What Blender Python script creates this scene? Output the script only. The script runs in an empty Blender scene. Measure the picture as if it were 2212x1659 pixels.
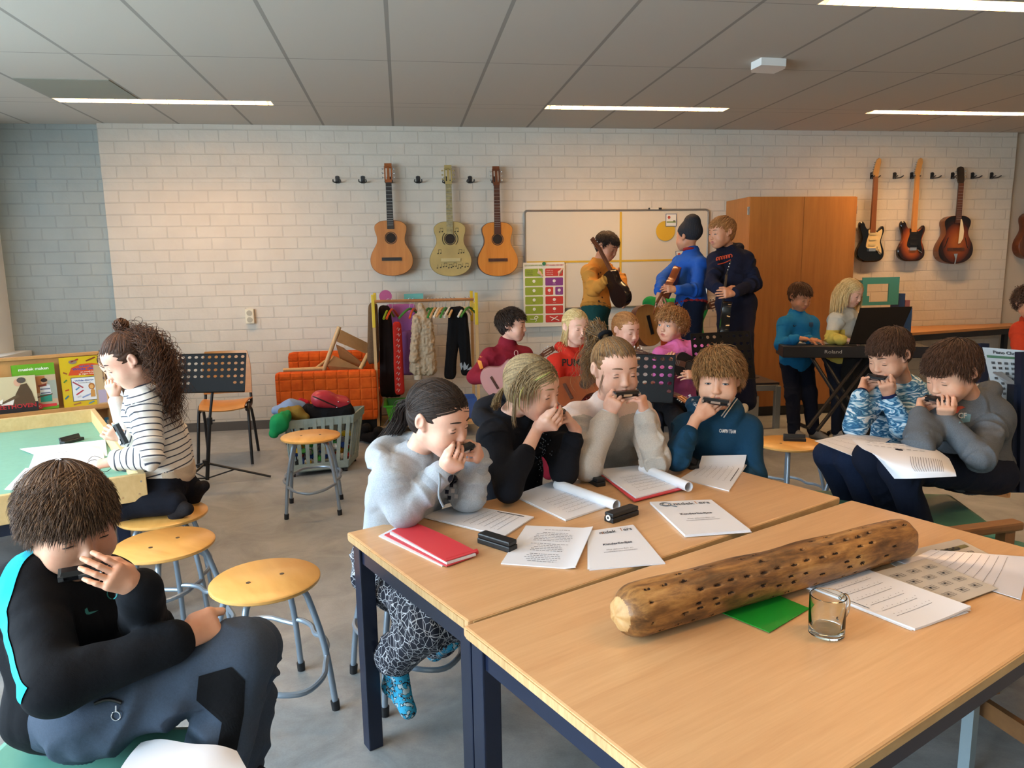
import bpy, bmesh, math, random
import numpy as np
from mathutils import Vector, Matrix, Euler, Quaternion
from mathutils.bvhtree import BVHTree
random.seed(7)
SC = bpy.context.scene
COL = SC.collection
PI = math.pi
W_, H_, FL = 2212.0, 1659.0, 1583.8
YAW, PITCH, ROLL, CZ = .145008, .15999, .0169045, 1.4426
FWD = Vector((math.sin(YAW)*math.cos(PITCH), math.cos(YAW)*math.cos(PITCH), -math.sin(PITCH)))
_r = Vector((math.cos(YAW), -math.sin(YAW), 0)); _u = _r.cross(FWD)
RGT = _r*math.cos(ROLL) - _u*math.sin(ROLL); UPV = RGT.cross(FWD)
CAM = Vector((0, 0, CZ))
def _ray(x, y): return FWD + RGT*((x-W_/2)/FL) - UPV*((y-H_/2)/FL)
def J(x, y, D): return CAM + _ray(x, y)*D          # photo point at distance D along the view
def Zp(x, y, z): d = _ray(x, y); return CAM + d*((z-CZ)/d.z)   # photo point on a level plane
def Yp(x, y, Y): d = _ray(x, y); return CAM + d*(Y/d.y)        # photo point on a wall-parallel plane
cam = bpy.data.cameras.new('camera'); camo = bpy.data.objects.new('camera', cam); COL.objects.link(camo)
cam.sensor_fit = 'HORIZONTAL'; cam.sensor_width = 36; cam.lens = 36*FL/W_; cam.clip_start = .02
M3 = Matrix((RGT, UPV, -FWD)).transposed()
camo.matrix_world = Matrix.Translation(CAM) @ M3.to_4x4()
SC.camera = camo
SC.view_settings.view_transform = 'Standard'; SC.view_settings.look = 'None'
SC.view_settings.gamma = 1; SC.view_settings.use_curve_mapping = False
def lin(c):
 if isinstance(c, str): c = tuple(int(c[i:i+2], 16)/255 for i in (0, 2, 4))
 return tuple((v/12.92 if v <= .04045 else ((v+.055)/1.055)**2.4) for v in c[:3])+(1,)
_MC = {}
class NT:
 def __init__(s, name):
  s.m = bpy.data.materials.new(name); s.m.use_nodes = True; s.t = s.m.node_tree
  s.b = s.t.nodes['Principled BSDF']; s._o = None
 def n(s, ty, **k):
  x = s.t.nodes.new(ty)
  for a, v in k.items():
   if a in ('inp',):
    for q, w in v.items(): x.inputs[q].default_value = w
   else: setattr(x, a, v)
  return x
 def l(s, a, b): s.t.links.new(a, b)
 def coord(s, kind='Object'):
  if s._o is None: s._o = s.n('ShaderNodeTexCoord')
  return s._o.outputs[kind]
 def mapn(s, scale=(1, 1, 1), rot=(0, 0, 0), src=None, loc=(0, 0, 0)):
  x = s.n('ShaderNodeMapping'); x.inputs['Scale'].default_value = scale; x.inputs['Rotation'].default_value = rot; x.inputs['Location'].default_value = loc
  s.l(src or s.coord(), x.inputs['Vector']); return x.outputs[0]
 def noise(s, scale, det=3, vec=None, rough=.5, dist=0):
  x = s.n('ShaderNodeTexNoise'); x.inputs['Scale'].default_value = scale; x.inputs['Detail'].default_value = det
  x.inputs['Roughness'].default_value = rough; x.inputs['Distortion'].default_value = dist
  s.l(vec or s.coord(), x.inputs['Vector']); return x.outputs[0]
 def ramp(s, fac, stops, interp='LINEAR'):
  x = s.n('ShaderNodeValToRGB'); e = x.color_ramp; e.interpolation = interp
  while len(e.elements) < len(stops): e.elements.new(.5)
  for q, (p, c) in zip(e.elements, stops): q.position = p; q.color = lin(c) if not isinstance(c, float) else (c, c, c, 1)
  s.l(fac, x.inputs[0]); return x.outputs[0]
 def mix(s, fac, a, b, mode='MIX'):
  x = s.n('ShaderNodeMix', data_type='RGBA', blend_type=mode)
  for i, v in ((0, fac), (6, a), (7, b)):
   if hasattr(v, 'is_linked'): s.l(v, x.inputs[i])
   else: x.inputs[i].default_value = v if i == 0 else (lin(v) if isinstance(v, str) else v)
  return x.outputs[2]
 def math(s, op, a, b=0.0):
  x = s.n('ShaderNodeMath', operation=op)
  for i, v in ((0, a), (1, b)):
   if hasattr(v, 'is_linked'): s.l(v, x.inputs[i])
   else: x.inputs[i].default_value = v
  return x.outputs[0]
 def base(s, v):
  if hasattr(v, 'is_linked'): s.l(v, s.b.inputs['Base Color'])
  else: s.b.inputs['Base Color'].default_value = lin(v)
 def bump(s, h, strength=.3, dist=.01):
  x = s.n('ShaderNodeBump'); x.inputs['Strength'].default_value = strength; x.inputs['Distance'].default_value = dist
  s.l(h, x.inputs['Height']); s.l(x.outputs[0], s.b.inputs['Normal'])
 def set(s, **k):
  for a, v in k.items(): s.b.inputs[a.replace('_', ' ')].default_value = v
def mat(name, c, rough=.5, metal=0, spec=None, var=0, vs=8, bump=0, bs=200, sheen=0, alpha=None, trans=0):
 key = (name,)
 if key in _MC: return _MC[key]
 t = NT(name)
 if var:
  n = t.noise(vs, 4); a = lin(c); lo = tuple(v*(1-var) for v in a[:3])+(1,); hi = tuple(min(1, v*(1+var)) for v in a[:3])+(1,)
  r = t.n('ShaderNodeValToRGB'); r.color_ramp.elements[0].position = .3; r.color_ramp.elements[1].position = .7
  r.color_ramp.elements[0].color = lo; r.color_ramp.elements[1].color = hi; t.l(n, r.inputs[0]); t.base(r.outputs[0])
 else: t.base(c)
 t.set(Roughness=rough, Metallic=metal)
 if spec is not None: t.b.inputs['Specular IOR Level'].default_value = spec
 if sheen: t.b.inputs['Sheen Weight'].default_value = sheen
 if trans: t.b.inputs['Transmission Weight'].default_value = trans
 if bump: t.bump(t.noise(bs, 3), bump, .002)
 _MC[key] = t.m; return t.m
def fabric(name, c, var=.12, heather=0, rough=.9):
 key = ('f', name)
 if key in _MC: return _MC[key]
 t = NT(name); a = lin(c)
 n = t.noise(350 if not heather else 260, 5, rough=.7); v = max(var, heather)
 r = t.n('ShaderNodeValToRGB'); e = r.color_ramp.elements
 e[0].position = .3; e[1].position = .7
 e[0].color = tuple(x*(1-v) for x in a[:3])+(1,); e[1].color = tuple(min(1, x*(1+v)) for x in a[:3])+(1,)
 t.l(n, r.inputs[0]); t.base(r.outputs[0]); t.set(Roughness=rough); t.b.inputs['Specular IOR Level'].default_value = .2
 b = t.math('ADD', t.math('MULTIPLY', t.noise(900, 2), .4), t.math('MULTIPLY', t.noise(45, 3), 1.6))
 t.bump(b, .35, .003)
 _MC[key] = t.m; return t.m
def wood(name, c1, c2, scale=(2, 30, 30), rough=.4, bands=None, rot=(0, 0, 0)):
 key = ('w', name)
 if key in _MC: return _MC[key]
 t = NT(name); v = t.mapn(scale, rot)
 n = t.noise(1.2, 6, v, .6, .6); n2 = t.noise(6, 4, v, .6)
 f = t.math('ADD', t.math('MULTIPLY', n, .7), t.math('MULTIPLY', n2, .3))
 t.base(t.ramp(f, [(.3, c1), (.68, c2)])); t.set(Roughness=rough)
 t.bump(n2, .06, .002)
 _MC[key] = t.m; return t.m
def newobj(name, verts, faces, m, parent=None, smooth=False, mi=None):
 me = bpy.data.meshes.new(name)
 if parent is not None:
  rt = parent
  while rt.parent: rt = rt.parent
  if rt.get('_off'): inv = rt.matrix_world.inverted(); verts = [inv @ Vector(v) for v in verts]
 me.from_pydata([tuple(v) for v in verts], [], faces)
 for q in (m if isinstance(m, (list, tuple)) else [m]): me.materials.append(q)
 if mi is not None: me.polygons.foreach_set('material_index', np.asarray(mi, dtype=np.int32))
 if smooth: me.polygons.foreach_set('use_smooth', np.ones(len(me.polygons), dtype=bool))
 me.update(); o = bpy.data.objects.new(name, me); COL.objects.link(o)
 if parent: o.parent = parent
 return o
class MB:
 "collects shapes into one mesh object"
 def __init__(s): s.v = []; s.f = []; s.mi = []; s.sm = []
 def add(s, vs, fs, mi=0, sm=False, T=None):
  o = len(s.v)
  s.v += [(T @ Vector(v) if T is not None else Vector(v)) for v in vs]
  for f in fs: s.f.append([o+i for i in f]); s.mi.append(mi); s.sm.append(sm)
  return s
 def box(s, c, d, T=None, mi=0, bev=0):
  x, y, z = d[0]/2, d[1]/2, d[2]/2; c = Vector(c)
  if bev:
   bm = bmesh.new(); bmesh.ops.create_cube(bm, size=1)
   for v in bm.verts: v.co = Vector((v.co.x*d[0], v.co.y*d[1], v.co.z*d[2]))+c
   bmesh.ops.bevel(bm, geom=bm.edges[:], offset=bev, segments=2, affect='EDGES', profile=.6)
   bm.verts.index_update(); s.add([v.co.copy() for v in bm.verts], [[v.index for v in f.verts] for f in bm.faces], mi, False, T); bm.free(); return s
  vs = [c+Vector((i*x, j*y, k*z)) for i in (-1, 1) for j in (-1, 1) for k in (-1, 1)]
  return s.add(vs, [(0, 1, 3, 2), (4, 6, 7, 5), (0, 4, 5, 1), (2, 3, 7, 6), (0, 2, 6, 4), (1, 5, 7, 3)], mi, False, T)
 def tube(s, pts, r, n=10, cap=True, mi=0, T=None, closed=False):
  pts = [Vector(p) for p in pts]; m = len(pts)
  if m < 2: return s
  rs = r if isinstance(r, (list, tuple)) else [r]*m
  vs = []; fs = []; up = None
  for i, p in enumerate(pts):
   if closed: d = (pts[(i+1) % m]-pts[i-1])
   else: d = (pts[min(i+1, m-1)]-pts[max(i-1, 0)])
   d.normalize()
   if up is None:
    up = d.orthogonal().normalized()
   up = (up-d*up.dot(d)); up = up.normalized() if up.length > 1e-6 else d.orthogonal().normalized()
   w = d.cross(up)
   for k in range(n):
    a = 2*PI*k/n; vs.append(p+(up*math.cos(a)+w*math.sin(a))*rs[i])
  for i in range(m if closed else m-1):
   j = (i+1) % m
   for k in range(n): fs.append((i*n+k, i*n+(k+1) % n, j*n+(k+1) % n, j*n+k))
  if cap and not closed: fs.append(tuple(range(n-1, -1, -1))); fs.append(tuple((m-1)*n+k for k in range(n)))
  return s.add(vs, fs, mi, True, T)
 def cyl(s, a, b, r, r2=None, n=20, mi=0, T=None): return s.tube([a, b], [r, r if r2 is None else r2], n, True, mi, T)
 def lathe(s, prof, n=28, T=None, mi=0, cap=True):
  vs = []; fs = []
  for (r, z) in prof:
   for k in range(n): a = 2*PI*k/n; vs.append((r*math.cos(a), r*math.sin(a), z))
  for i in range(len(prof)-1):
   for k in range(n): fs.append((i*n+k, i*n+(k+1) % n, (i+1)*n+(k+1) % n, (i+1)*n+k))
  if cap: fs.append(tuple(range(n-1, -1, -1))); fs.append(tuple((len(prof)-1)*n+k for k in range(n)))
  return s.add(vs, fs, mi, True, T)
 def prism(s, poly, z0, z1, T=None, mi=0, mside=None):
  n = len(poly); vs = [(x, y, z0) for x, y in poly]+[(x, y, z1) for x, y in poly]
  s.add(vs, [tuple(range(n-1, -1, -1)), tuple(range(n, 2*n))], mi, False, T)
  return s.add(vs, [(i, (i+1) % n, n+(i+1) % n, n+i) for i in range(n)], mi if mside is None else mside, n > 12, T)
 def ball(s, c, r, T=None, mi=0, n=12):
  c = Vector(c); r = Vector(r) if not isinstance(r, (int, float)) else Vector((r, r, r))
  vs = []; fs = []
  for i in range(n+1):
   t = PI*i/n
   for k in range(2*n): a = PI*k/n; vs.append(c+Vector((r.x*math.sin(t)*math.cos(a), r.y*math.sin(t)*math.sin(a), r.z*math.cos(t))))
  m = 2*n
  for i in range(n):
   for k in range(m): fs.append((i*m+k, (i+1)*m+k, (i+1)*m+(k+1) % m, i*m+(k+1) % m))
  return s.add(vs, fs, mi, True, T)
 def sheet(s, fn, nu, nv, th=.001, mi=0):
  "thick surface from fn(u,v)->point"
  P = [[Vector(fn(i/nu, j/nv)) for j in range(nv+1)] for i in range(nu+1)]
  N = [[None]*(nv+1) for _ in range(nu+1)]
  for i in range(nu+1):
   for j in range(nv+1):
    a = P[min(i+1, nu)][j]-P[max(i-1, 0)][j]; b = P[i][min(j+1, nv)]-P[i][max(j-1, 0)]
    q = a.cross(b); N[i][j] = q.normalized() if q.length > 1e-12 else Vector((0, 0, 1))
  w = nv+1; vs = [P[i][j] for i in range(nu+1) for j in range(w)]+[P[i][j]-N[i][j]*th for i in range(nu+1) for j in range(w)]; K = (nu+1)*w
  fs = []
  for i in range(nu):
   for j in range(nv):
    a, b, c, d = i*w+j, (i+1)*w+j, (i+1)*w+j+1, i*w+j+1
    fs.append((a, b, c, d)); fs.append((K+d, K+c, K+b, K+a))
  for i in range(nu): fs.append((i*w, K+i*w, K+(i+1)*w, (i+1)*w)); fs.append((i*w+nv, (i+1)*w+nv, K+(i+1)*w+nv, K+i*w+nv))
  for j in range(nv): fs.append((j, j+1, K+j+1, K+j)); q = nu*w; fs.append((q+j, K+q+j, K+q+j+1, q+j+1))
  return s.add(vs, fs, mi, True)
 def build(s, name, m, parent=None, auto=True):
  o = newobj(name, s.v, s.f, m, parent, False, s.mi)
  o.data.polygons.foreach_set('use_smooth', np.array(s.sm, dtype=bool))
  if auto and s.f and any(s.sm):
   try: o.data.set_sharp_from_angle(angle=math.radians(40))
   except Exception: pass
  return o
def thing(name, label, cat, loc=(0, 0, 0), rz=0, group=None, keep=False):
 o = bpy.data.objects.new(name, None); COL.objects.link(o); o.empty_display_size = .05
 o.location = loc; o.rotation_euler = (0, 0, rz); o['label'] = label; o['category'] = cat
 o.matrix_world = Matrix.Translation(Vector(loc)) @ Matrix.Rotation(rz, 4, 'Z')
 if group: o['group'] = group
 return o
def wthing(name, label, cat, loc=(0, 0, 0), group=None):
 "thing whose parts are given in world coordinates (offset handled on attach)"
 o = thing(name, label, cat, loc, 0, group); o['_off'] = 1; WT.append(o); return o
WT = []
def tag(o, label, cat, group=None):
 o['label'] = label; o['category'] = cat
 if group: o['group'] = group
 return o
def struct(o): o['kind'] = 'structure'; return o
def rebase(o, loc):
 "move a mesh object's origin"
 loc = Vector(loc); o.data.transform(Matrix.Translation(-loc)); o.location = loc; return o
def copy_tree(o, parent=None):
 c = o.copy(); COL.objects.link(c); c.parent = parent
 if parent is not None: c.matrix_parent_inverse = o.matrix_parent_inverse.copy()
 for ch in o.children: copy_tree(ch, c)
 return c
def frame(o, x, y=None, z=None):
 "4x4 from origin and axes"
 x = Vector(x).normalized(); z = Vector(z).normalized() if z is not None else x.cross(Vector(y)).normalized()
 y = z.cross(x).normalized(); z = x.cross(y)
 return Matrix.Translation(Vector(o)) @ Matrix((x, y, z)).transposed().to_4x4()
def catmull(pts, n=6, closed=False):
 pts = [Vector(p) for p in pts]; out = []; m = len(pts)
 for i in range(m if closed else m-1):
  p0 = pts[(i-1) % m] if closed else pts[max(i-1, 0)]; p1 = pts[i]; p2 = pts[(i+1) % m]; p3 = pts[(i+2) % m] if closed else pts[min(i+2, m-1)]
  for k in range(n):
   t = k/n; out.append(.5*((2*p1)+(p2-p0)*t+(2*p0-5*p1+4*p2-p3)*t*t+(3*p1-p0-3*p2+p3)*t**3))
 if not closed: out.append(pts[-1])
 return out
_TC = {}
def text_tris(s, bold=False):
 "flat letters as verts/faces in the xy plane, height of caps about 1, centred at x"
 k = (s, bold)
 if k in _TC: return _TC[k]
 cu = bpy.data.curves.new('t', 'FONT'); cu.body = s; cu.size = 1.37; cu.align_x = 'CENTER'; cu.resolution_u = 2
 if bold: cu.offset = .03
 o = bpy.data.objects.new('t', cu); COL.objects.link(o)
 dg = bpy.context.evaluated_depsgraph_get(); me = bpy.data.meshes.new_from_object(o.evaluated_get(dg))
 bpy.data.objects.remove(o)
 bm = bmesh.new(); bm.from_mesh(me); bmesh.ops.triangulate(bm, faces=bm.faces[:])
 es = [e for e in bm.edges if e.calc_length() > .25]
 if es: bmesh.ops.subdivide_edges(bm, edges=es, cuts=2); bmesh.ops.triangulate(bm, faces=bm.faces[:])
 bm.verts.index_update()
 r = ([tuple(v.co) for v in bm.verts], [[v.index for v in f.verts] for f in bm.faces]); bm.free(); _TC[k] = r; return r
def text_mb(mb, s, T, h, bold=False, mi=0, fn=None, width=None):
 vs, fs = text_tris(s, bold); sx = h
 if width:
  w = max(v[0] for v in vs)-min(v[0] for v in vs); sx = width/w
 if fn: mb.add([fn(v[0]*sx, v[1]*h) for v in vs], fs, mi)
 else: mb.add([T @ Vector((v[0]*sx, v[1]*h, 0)) for v in vs], fs, mi)
LAMP_W = 42; DAY = (150, 130, 60, 5)
SC.view_settings.exposure = 0.0
CH = 2.68; YB = 6.86
def brick_mat(name, c, bumpk=.5):
 t = NT(name); sep = t.n('ShaderNodeSeparateXYZ'); t.l(t.coord(), sep.inputs[0])
 com = t.n('ShaderNodeCombineXYZ'); t.l(t.math('ADD', sep.outputs[0], sep.outputs[1]), com.inputs[0]); t.l(sep.outputs[2], com.inputs[1])
 b = t.n('ShaderNodeTexBrick'); t.l(com.outputs[0], b.inputs['Vector']); b.offset = .5
 for k, v in (('Scale', 1), ('Mortar Size', .006), ('Mortar Smooth', .35), ('Bias', 0), ('Brick Width', .243), ('Row Height', .1015)): b.inputs[k].default_value = v
 b.inputs['Color1'].default_value = lin(c); b.inputs['Color2'].default_value = lin(c); b.inputs['Mortar'].default_value = tuple(v*.88 for v in lin(c)[:3])+(1,)
 n = t.noise(30, 4)
 col = t.mix(.12, b.outputs[0], t.ramp(t.noise(5, 3), [(.3, '9c9388'), (.7, 'd8d2c6')]), 'MIX'); t.base(col)
 hgt = t.math('ADD', t.math('MULTIPLY', t.math('SUBTRACT', 1.0, b.outputs[1]), 1.0), t.math('MULTIPLY', n, .35))
 t.bump(hgt, bumpk, .012); t.set(Roughness=.55); return t.m
M_brick = brick_mat('painted_brick', 'c9c1b3')
M_brick2 = brick_mat('painted_brick_shade_tint', '95a1a0')  # same brick; cool dim light of the recess put into its colour
M_plaster = mat('plaster', 'bdb09e', .7, bump=.1, bs=60)
M_white = mat('white_paint', 'dcdcd8', .45)
def quadobj(name, pts, m): return struct(newobj(name, pts, [tuple(range(len(pts)))], m))
def slab(name, lo, hi, m):
 mb = MB(); mb.box([(a+b)/2 for a, b in zip(lo, hi)], [b-a for a, b in zip(lo, hi)]); return struct(mb.build(name, m))
XL, XR, YN = -3.36, 8.2, -2.6
slab('wall_back', (-2.482, YB, 0), (6.19, YB+.1, 2.2), M_brick)
slab('trim_1', (-2.482, YB-.006, 2.2), (6.19, YB+.1, CH), M_brick)
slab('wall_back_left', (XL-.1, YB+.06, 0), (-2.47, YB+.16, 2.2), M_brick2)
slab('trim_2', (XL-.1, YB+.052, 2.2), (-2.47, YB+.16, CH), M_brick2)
slab('wall_back_right', (6.18, YB+.05, 0), (XR+.1, YB+.15, CH), M_plaster)
slab('wall_right', (XR, YN-.1, 0), (XR+.1, YB+.1, CH), M_plaster)
slab('wall_front', (XL-.1, YN-.1, 0), (XR+.1, YN, CH), M_plaster)
slab('wall_left', (XL-.2, YN-.1, 0), (XL, YB+.16, .78), M_plaster)
slab('wall_left_lintel', (XL-.2, YN-.1, 2.45), (XL, YB+.16, CH), M_plaster)
wf = MB()
bays = [(-2.4, -.4), (-.3, 1.9), (2.0, 4.3), (4.4, 6.66)]
M_alu = mat('window_frame_white', 'e6ebee', .4)
M_glass = None
t = NT('window_glass'); gl = t.n('ShaderNodeBsdfGlossy'); gl.inputs['Roughness'].default_value = .02; tr = t.n('ShaderNodeBsdfTransparent'); mx = t.n('ShaderNodeMixShader'); mx.inputs[0].default_value = .06
t.l(tr.outputs[0], mx.inputs[1]); t.l(gl.outputs[0], mx.inputs[2]); t.l(mx.outputs[0], t.t.nodes['Material Output'].inputs[0]); M_pane = t.m
prev = YN-.1
for i, (a, b) in enumerate(bays):
 slab('trim_%d' % (i+3), (XL-.2, prev, .78), (XL, a, 2.45), M_alu); prev = b
 fr = MB(); w = .05
 for y0, y1, z0, z1 in ((a, a+w, .78, 2.45), (b-w, b, .78, 2.45), (a, b, .78, .78+w), (a, b, 2.4, 2.45), (a, b, 1.9, 1.94), ((a+b)/2-.03, (a+b)/2+.03, .78, 2.45)):
  fr.box((XL-.09, (y0+y1)/2, (z0+z1)/2), (.06, y1-y0, z1-z0))
 f = struct(fr.build('window_%d' % (i+1), M_alu)); del f['kind']; f['kind'] = 'structure'
 pn = MB(); pn.box((XL-.1, (a+b)/2, 1.61), (.006, b-a-.02, 1.6)); p_ = pn.build('pane', M_pane, f)
slab('trim_7', (XL-.2, prev, .78), (XL, YB+.16, 2.45), M_alu)
slab('trim_8', (XL, YN, .74), (XL+.14, YB+.05, .785), M_white)
t = NT('linoleum'); v = t.mapn((1, 1, 1))
n1 = t.noise(3.2, 8, v, .65, 1.2); n2 = t.noise(26, 5, v, .6); n3 = t.noise(170, 2, v)
f = t.math('ADD', t.math('MULTIPLY', n1, .65), t.math('ADD', t.math('MULTIPLY', n2, .22), t.math('MULTIPLY', n3, .13)))
t.base(t.ramp(f, [(.32, '767a7c'), (.5, '8f9496'), (.68, 'a5a9ab')])); t.l(t.ramp(n2, [(.3, .30), (.7, .5)]), t.b.inputs['Roughness']); t.b.inputs['Specular IOR Level'].default_value = .4
slab('floor', (XL-.2, YN-.1, -.08), (XR+.1, YB+.16, 0), t.m)
M_base = mat('baseboard_grey', '57534f', .5)
slab('baseboard_back', (-2.48, YB-.012, 0), (6.19, YB, .082), M_base)
slab('baseboard_left', (XL, YB+.045, 0), (-2.47, YB+.06, .082), M_base)
slab('baseboard_right', (6.19, YB+.035, 0), (XR, YB+.05, .082), M_base)
t = NT('ceiling_tile'); sep = t.n('ShaderNodeSeparateXYZ'); t.l(t.coord(), sep.inputs[0])
def linemask(src, off, per, w):
 a = t.math('FRACT', t.math('DIVIDE', t.math('SUBTRACT', src, off), per))
 return t.math('LESS_THAN', t.math('MULTIPLY', t.math('ABSOLUTE', t.math('SUBTRACT', a, .5)), per), w/2)
mA = linemask(sep.outputs[0], -1.824-.3, .6, .021)
mB = linemask(sep.outputs[1], 4.75-1.24, 2.48, .008)
mC = linemask(sep.outputs[1], 5.92-1.24, 2.48, .006); mD = linemask(sep.outputs[1], 6.06-1.24, 2.48, .006)
mx = t.math('MAXIMUM', t.math('MULTIPLY', mA, .8), t.math('MAXIMUM', mB, t.math('MAXIMUM', mC, mD)))
bc = t.ramp(t.noise(400, 2), [(.3, 'b7b2a8'), (.7, 'bfbab0')])
t.base(t.mix(mx, bc, '8b8780')); t.set(Roughness=.9); t.b.inputs['Specular IOR Level'].default_value = .1
t.bump(t.math('SUBTRACT', 1.0, mx), .5, .006)
M_ceil = t.m
LIGHTS = [(-2.43, 5.99), (1.18, 5.99), (3.98, 5.99), (2.06, 3.51), (4.9, 3.51), (-1.6, 3.51), (-2.4, 1.03), (1.2, 1.03), (4.0, 1.03)]
LL = 1.52
mb = MB()
def crect(x0, x1, y0, y1): mb.box(((x0+x1)/2, (y0+y1)/2, CH+.01), (x1-x0, y1-y0, .02))
rows = sorted(set(y for _, y in LIGHTS)); yy = YN-.1
for ry in rows:
 crect(XL-.2, XR+.1, yy, ry-.07); xx = XL-.2
 for x0 in sorted(x for x, y in LIGHTS if y == ry): crect(xx, x0, ry-.07, ry+.07); xx = x0+LL
 crect(xx, XR+.1, ry-.07, ry+.07); yy = ry+.07
crect(XL-.2, XR+.1, yy, YB+.16)
struct(mb.build('ceiling', M_ceil))
slab('ceiling_slab', (XL-.2, YN-.1, CH+.16), (XR+.1, YB+.16, CH+.2), M_plaster).name = 'trim_9'
slab('trim_10', (-2.412, 5.352, CH-.004), (-1.836, 5.9, CH), mat('stained_tile', '8d8d80', .9))
M_refl = mat('lamp_reflector', 'efe8d8', .3)
t = NT('tube_glow'); t.set(Roughness=.5); t.b.inputs['Emission Color'].default_value = (1, .74, .45, 1); t.b.inputs['Emission Strength'].default_value = 3; M_tube = t.m
where = {(-2.43, 5.99): 'above the left end of the back wall', (1.18, 5.99): 'above the whiteboard', (3.98, 5.99): 'above the electric guitars',
         (2.06, 3.51): 'at the top right corner', (4.9, 3.51): 'further right in the middle row', (-1.6, 3.51): 'over the curly-haired girl in the middle row',
         (-2.4, 1.03): 'over the cushioned bench', (1.2, 1.03): 'over the near table', (4.0, 1.03): 'right of the near table'}
WARM = (1, .56, .24)
for (x0, y0) in LIGHTS:
 r = thing('ceiling_light', 'recessed strip ceiling light with white louvre, '+where[(x0, y0)], 'light', (x0+LL/2, y0, CH), 0, 'recessed strip lights in the ceiling')
 h = MB()
 for yy, zz, dy, dz in ((-.0665, .06, .005, .12), (.0665, .06, .005, .12), (0, .12, .138, .005)): h.box((0, yy, zz), (LL, dy, dz))
 for sx in (-1, 1): h.box((sx*(LL/2-.003), 0, .06), (.006, .138, .12))
 h.build('housing', M_refl, r)
 lv = MB(); nf = 17
 for k in range(nf):
  x = -LL/2+(k+.5)*LL/nf
  lv.add([(x-.002, -.064, 0), (x+.002, -.064, 0), (x+.012, -.064, .035), (x-.012, -.064, .035), (x-.002, 0, .014), (x+.002, 0, .014), (x-.002, .064, 0), (x+.002, .064, 0), (x+.012, .064, .035), (x-.012, .064, .035), (x+.012, 0, .045), (x-.012, 0, .045)],
               [(0, 1, 5, 4), (4, 5, 7, 6), (1, 2, 10, 5), (5, 10, 8, 7), (0, 4, 11, 3), (4, 6, 9, 11), (0, 3, 2, 1), (6, 7, 8, 9)])
 lv.build('louvre', M_refl, r)
 tb = MB(); tb.cyl((-LL/2+.03, 0, .085), (LL/2-.03, 0, .085), .013); tb.build('fluorescent_tube', M_tube, r)
 ld = bpy.data.lights.new('tube_lamp', 'AREA'); ld.shape = 'RECTANGLE'; ld.size = LL-.04; ld.size_y = .12; ld.energy = LAMP_W*(1.75 if (x0, y0) == (3.98, 5.99) else 1.15 if y0 > 5 else .85); ld.color = WARM
 lo = bpy.data.objects.new('tube_lamp', ld); COL.objects.link(lo); lo.parent = r; lo.location = (0, 0, .066)
for (a, b), dw in zip(bays, DAY):
 if not dw: continue
 ld = bpy.data.lights.new('daylight', 'AREA'); ld.shape = 'RECTANGLE'; ld.size = b-a-.1; ld.size_y = 1.55; ld.energy = dw*(b-a); ld.color = (.68, .86, 1)
 lo = bpy.data.objects.new('daylight', ld); COL.objects.link(lo); lo.location = (XL-.35, (a+b)/2, 1.62); lo.rotation_euler = (0, -PI/2, 0)
 lo.rotation_euler = Vector((-1, 0, .25)).to_track_quat('Z', 'Y').to_euler()
wd = bpy.data.worlds.new('world'); SC.world = wd; wd.use_nodes = True
bg = wd.node_tree.nodes['Background']; bg.inputs[0].default_value = (.75, .88, 1, 1); bg.inputs[1].default_value = 1.15
p = MB(); T = Matrix.Translation((2.33, 4.58, CH-.025)) @ Matrix.Rotation(.08, 4, 'Z')
p.prism([(-.10, -.09), (.07, -.09), (.1, -.03), (.1, .09), (-.06, .09), (-.1, .03)], -.02, .025, T); p.box((.02, -.05, .02), (.03, .03, .004), T, 1)
o = p.build('ceiling_box', [mat('white_plastic', 'e4e4e0', .4), mat('black_plastic', '15161a', .45)])
tag(rebase(o, (2.33, 4.58, CH)), 'small white angular plastic box mounted on the ceiling', 'sensor box')
r = wthing('power_socket', 'cream double power socket on the white brick wall left of the coat rack', 'power socket', (-1.357, YB, 1.035))
p = MB(); p.box((-1.357, YB-.02, 1.035), (.075, .04, .13), bev=.006); p.build('socket_box', mat('cream_plastic', 'd9cfb4', .4), r)
for dz in (-.03, .03):
 q = MB(); q.tube([(-1.357, YB-.041, 1.035+dz), (-1.357, YB-.043, 1.035+dz)], .024, 20); q.build('outlet', mat('cream_plastic_dark', 'a79d86', .4), r)
M_beech = wood('beech_laminate', 'c4976a', 'd6ad7e', (1.5, 26, 26), .32)
M_edge = wood('beech_edge', 'a98555', 'cfae7c', (3, 60, 8), .6)
M_navy = mat('navy_steel', '131c33', .35, var=.15, vs=4)
M_black = mat('black_plastic', '15161a', .45)
TZ = .68
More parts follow.
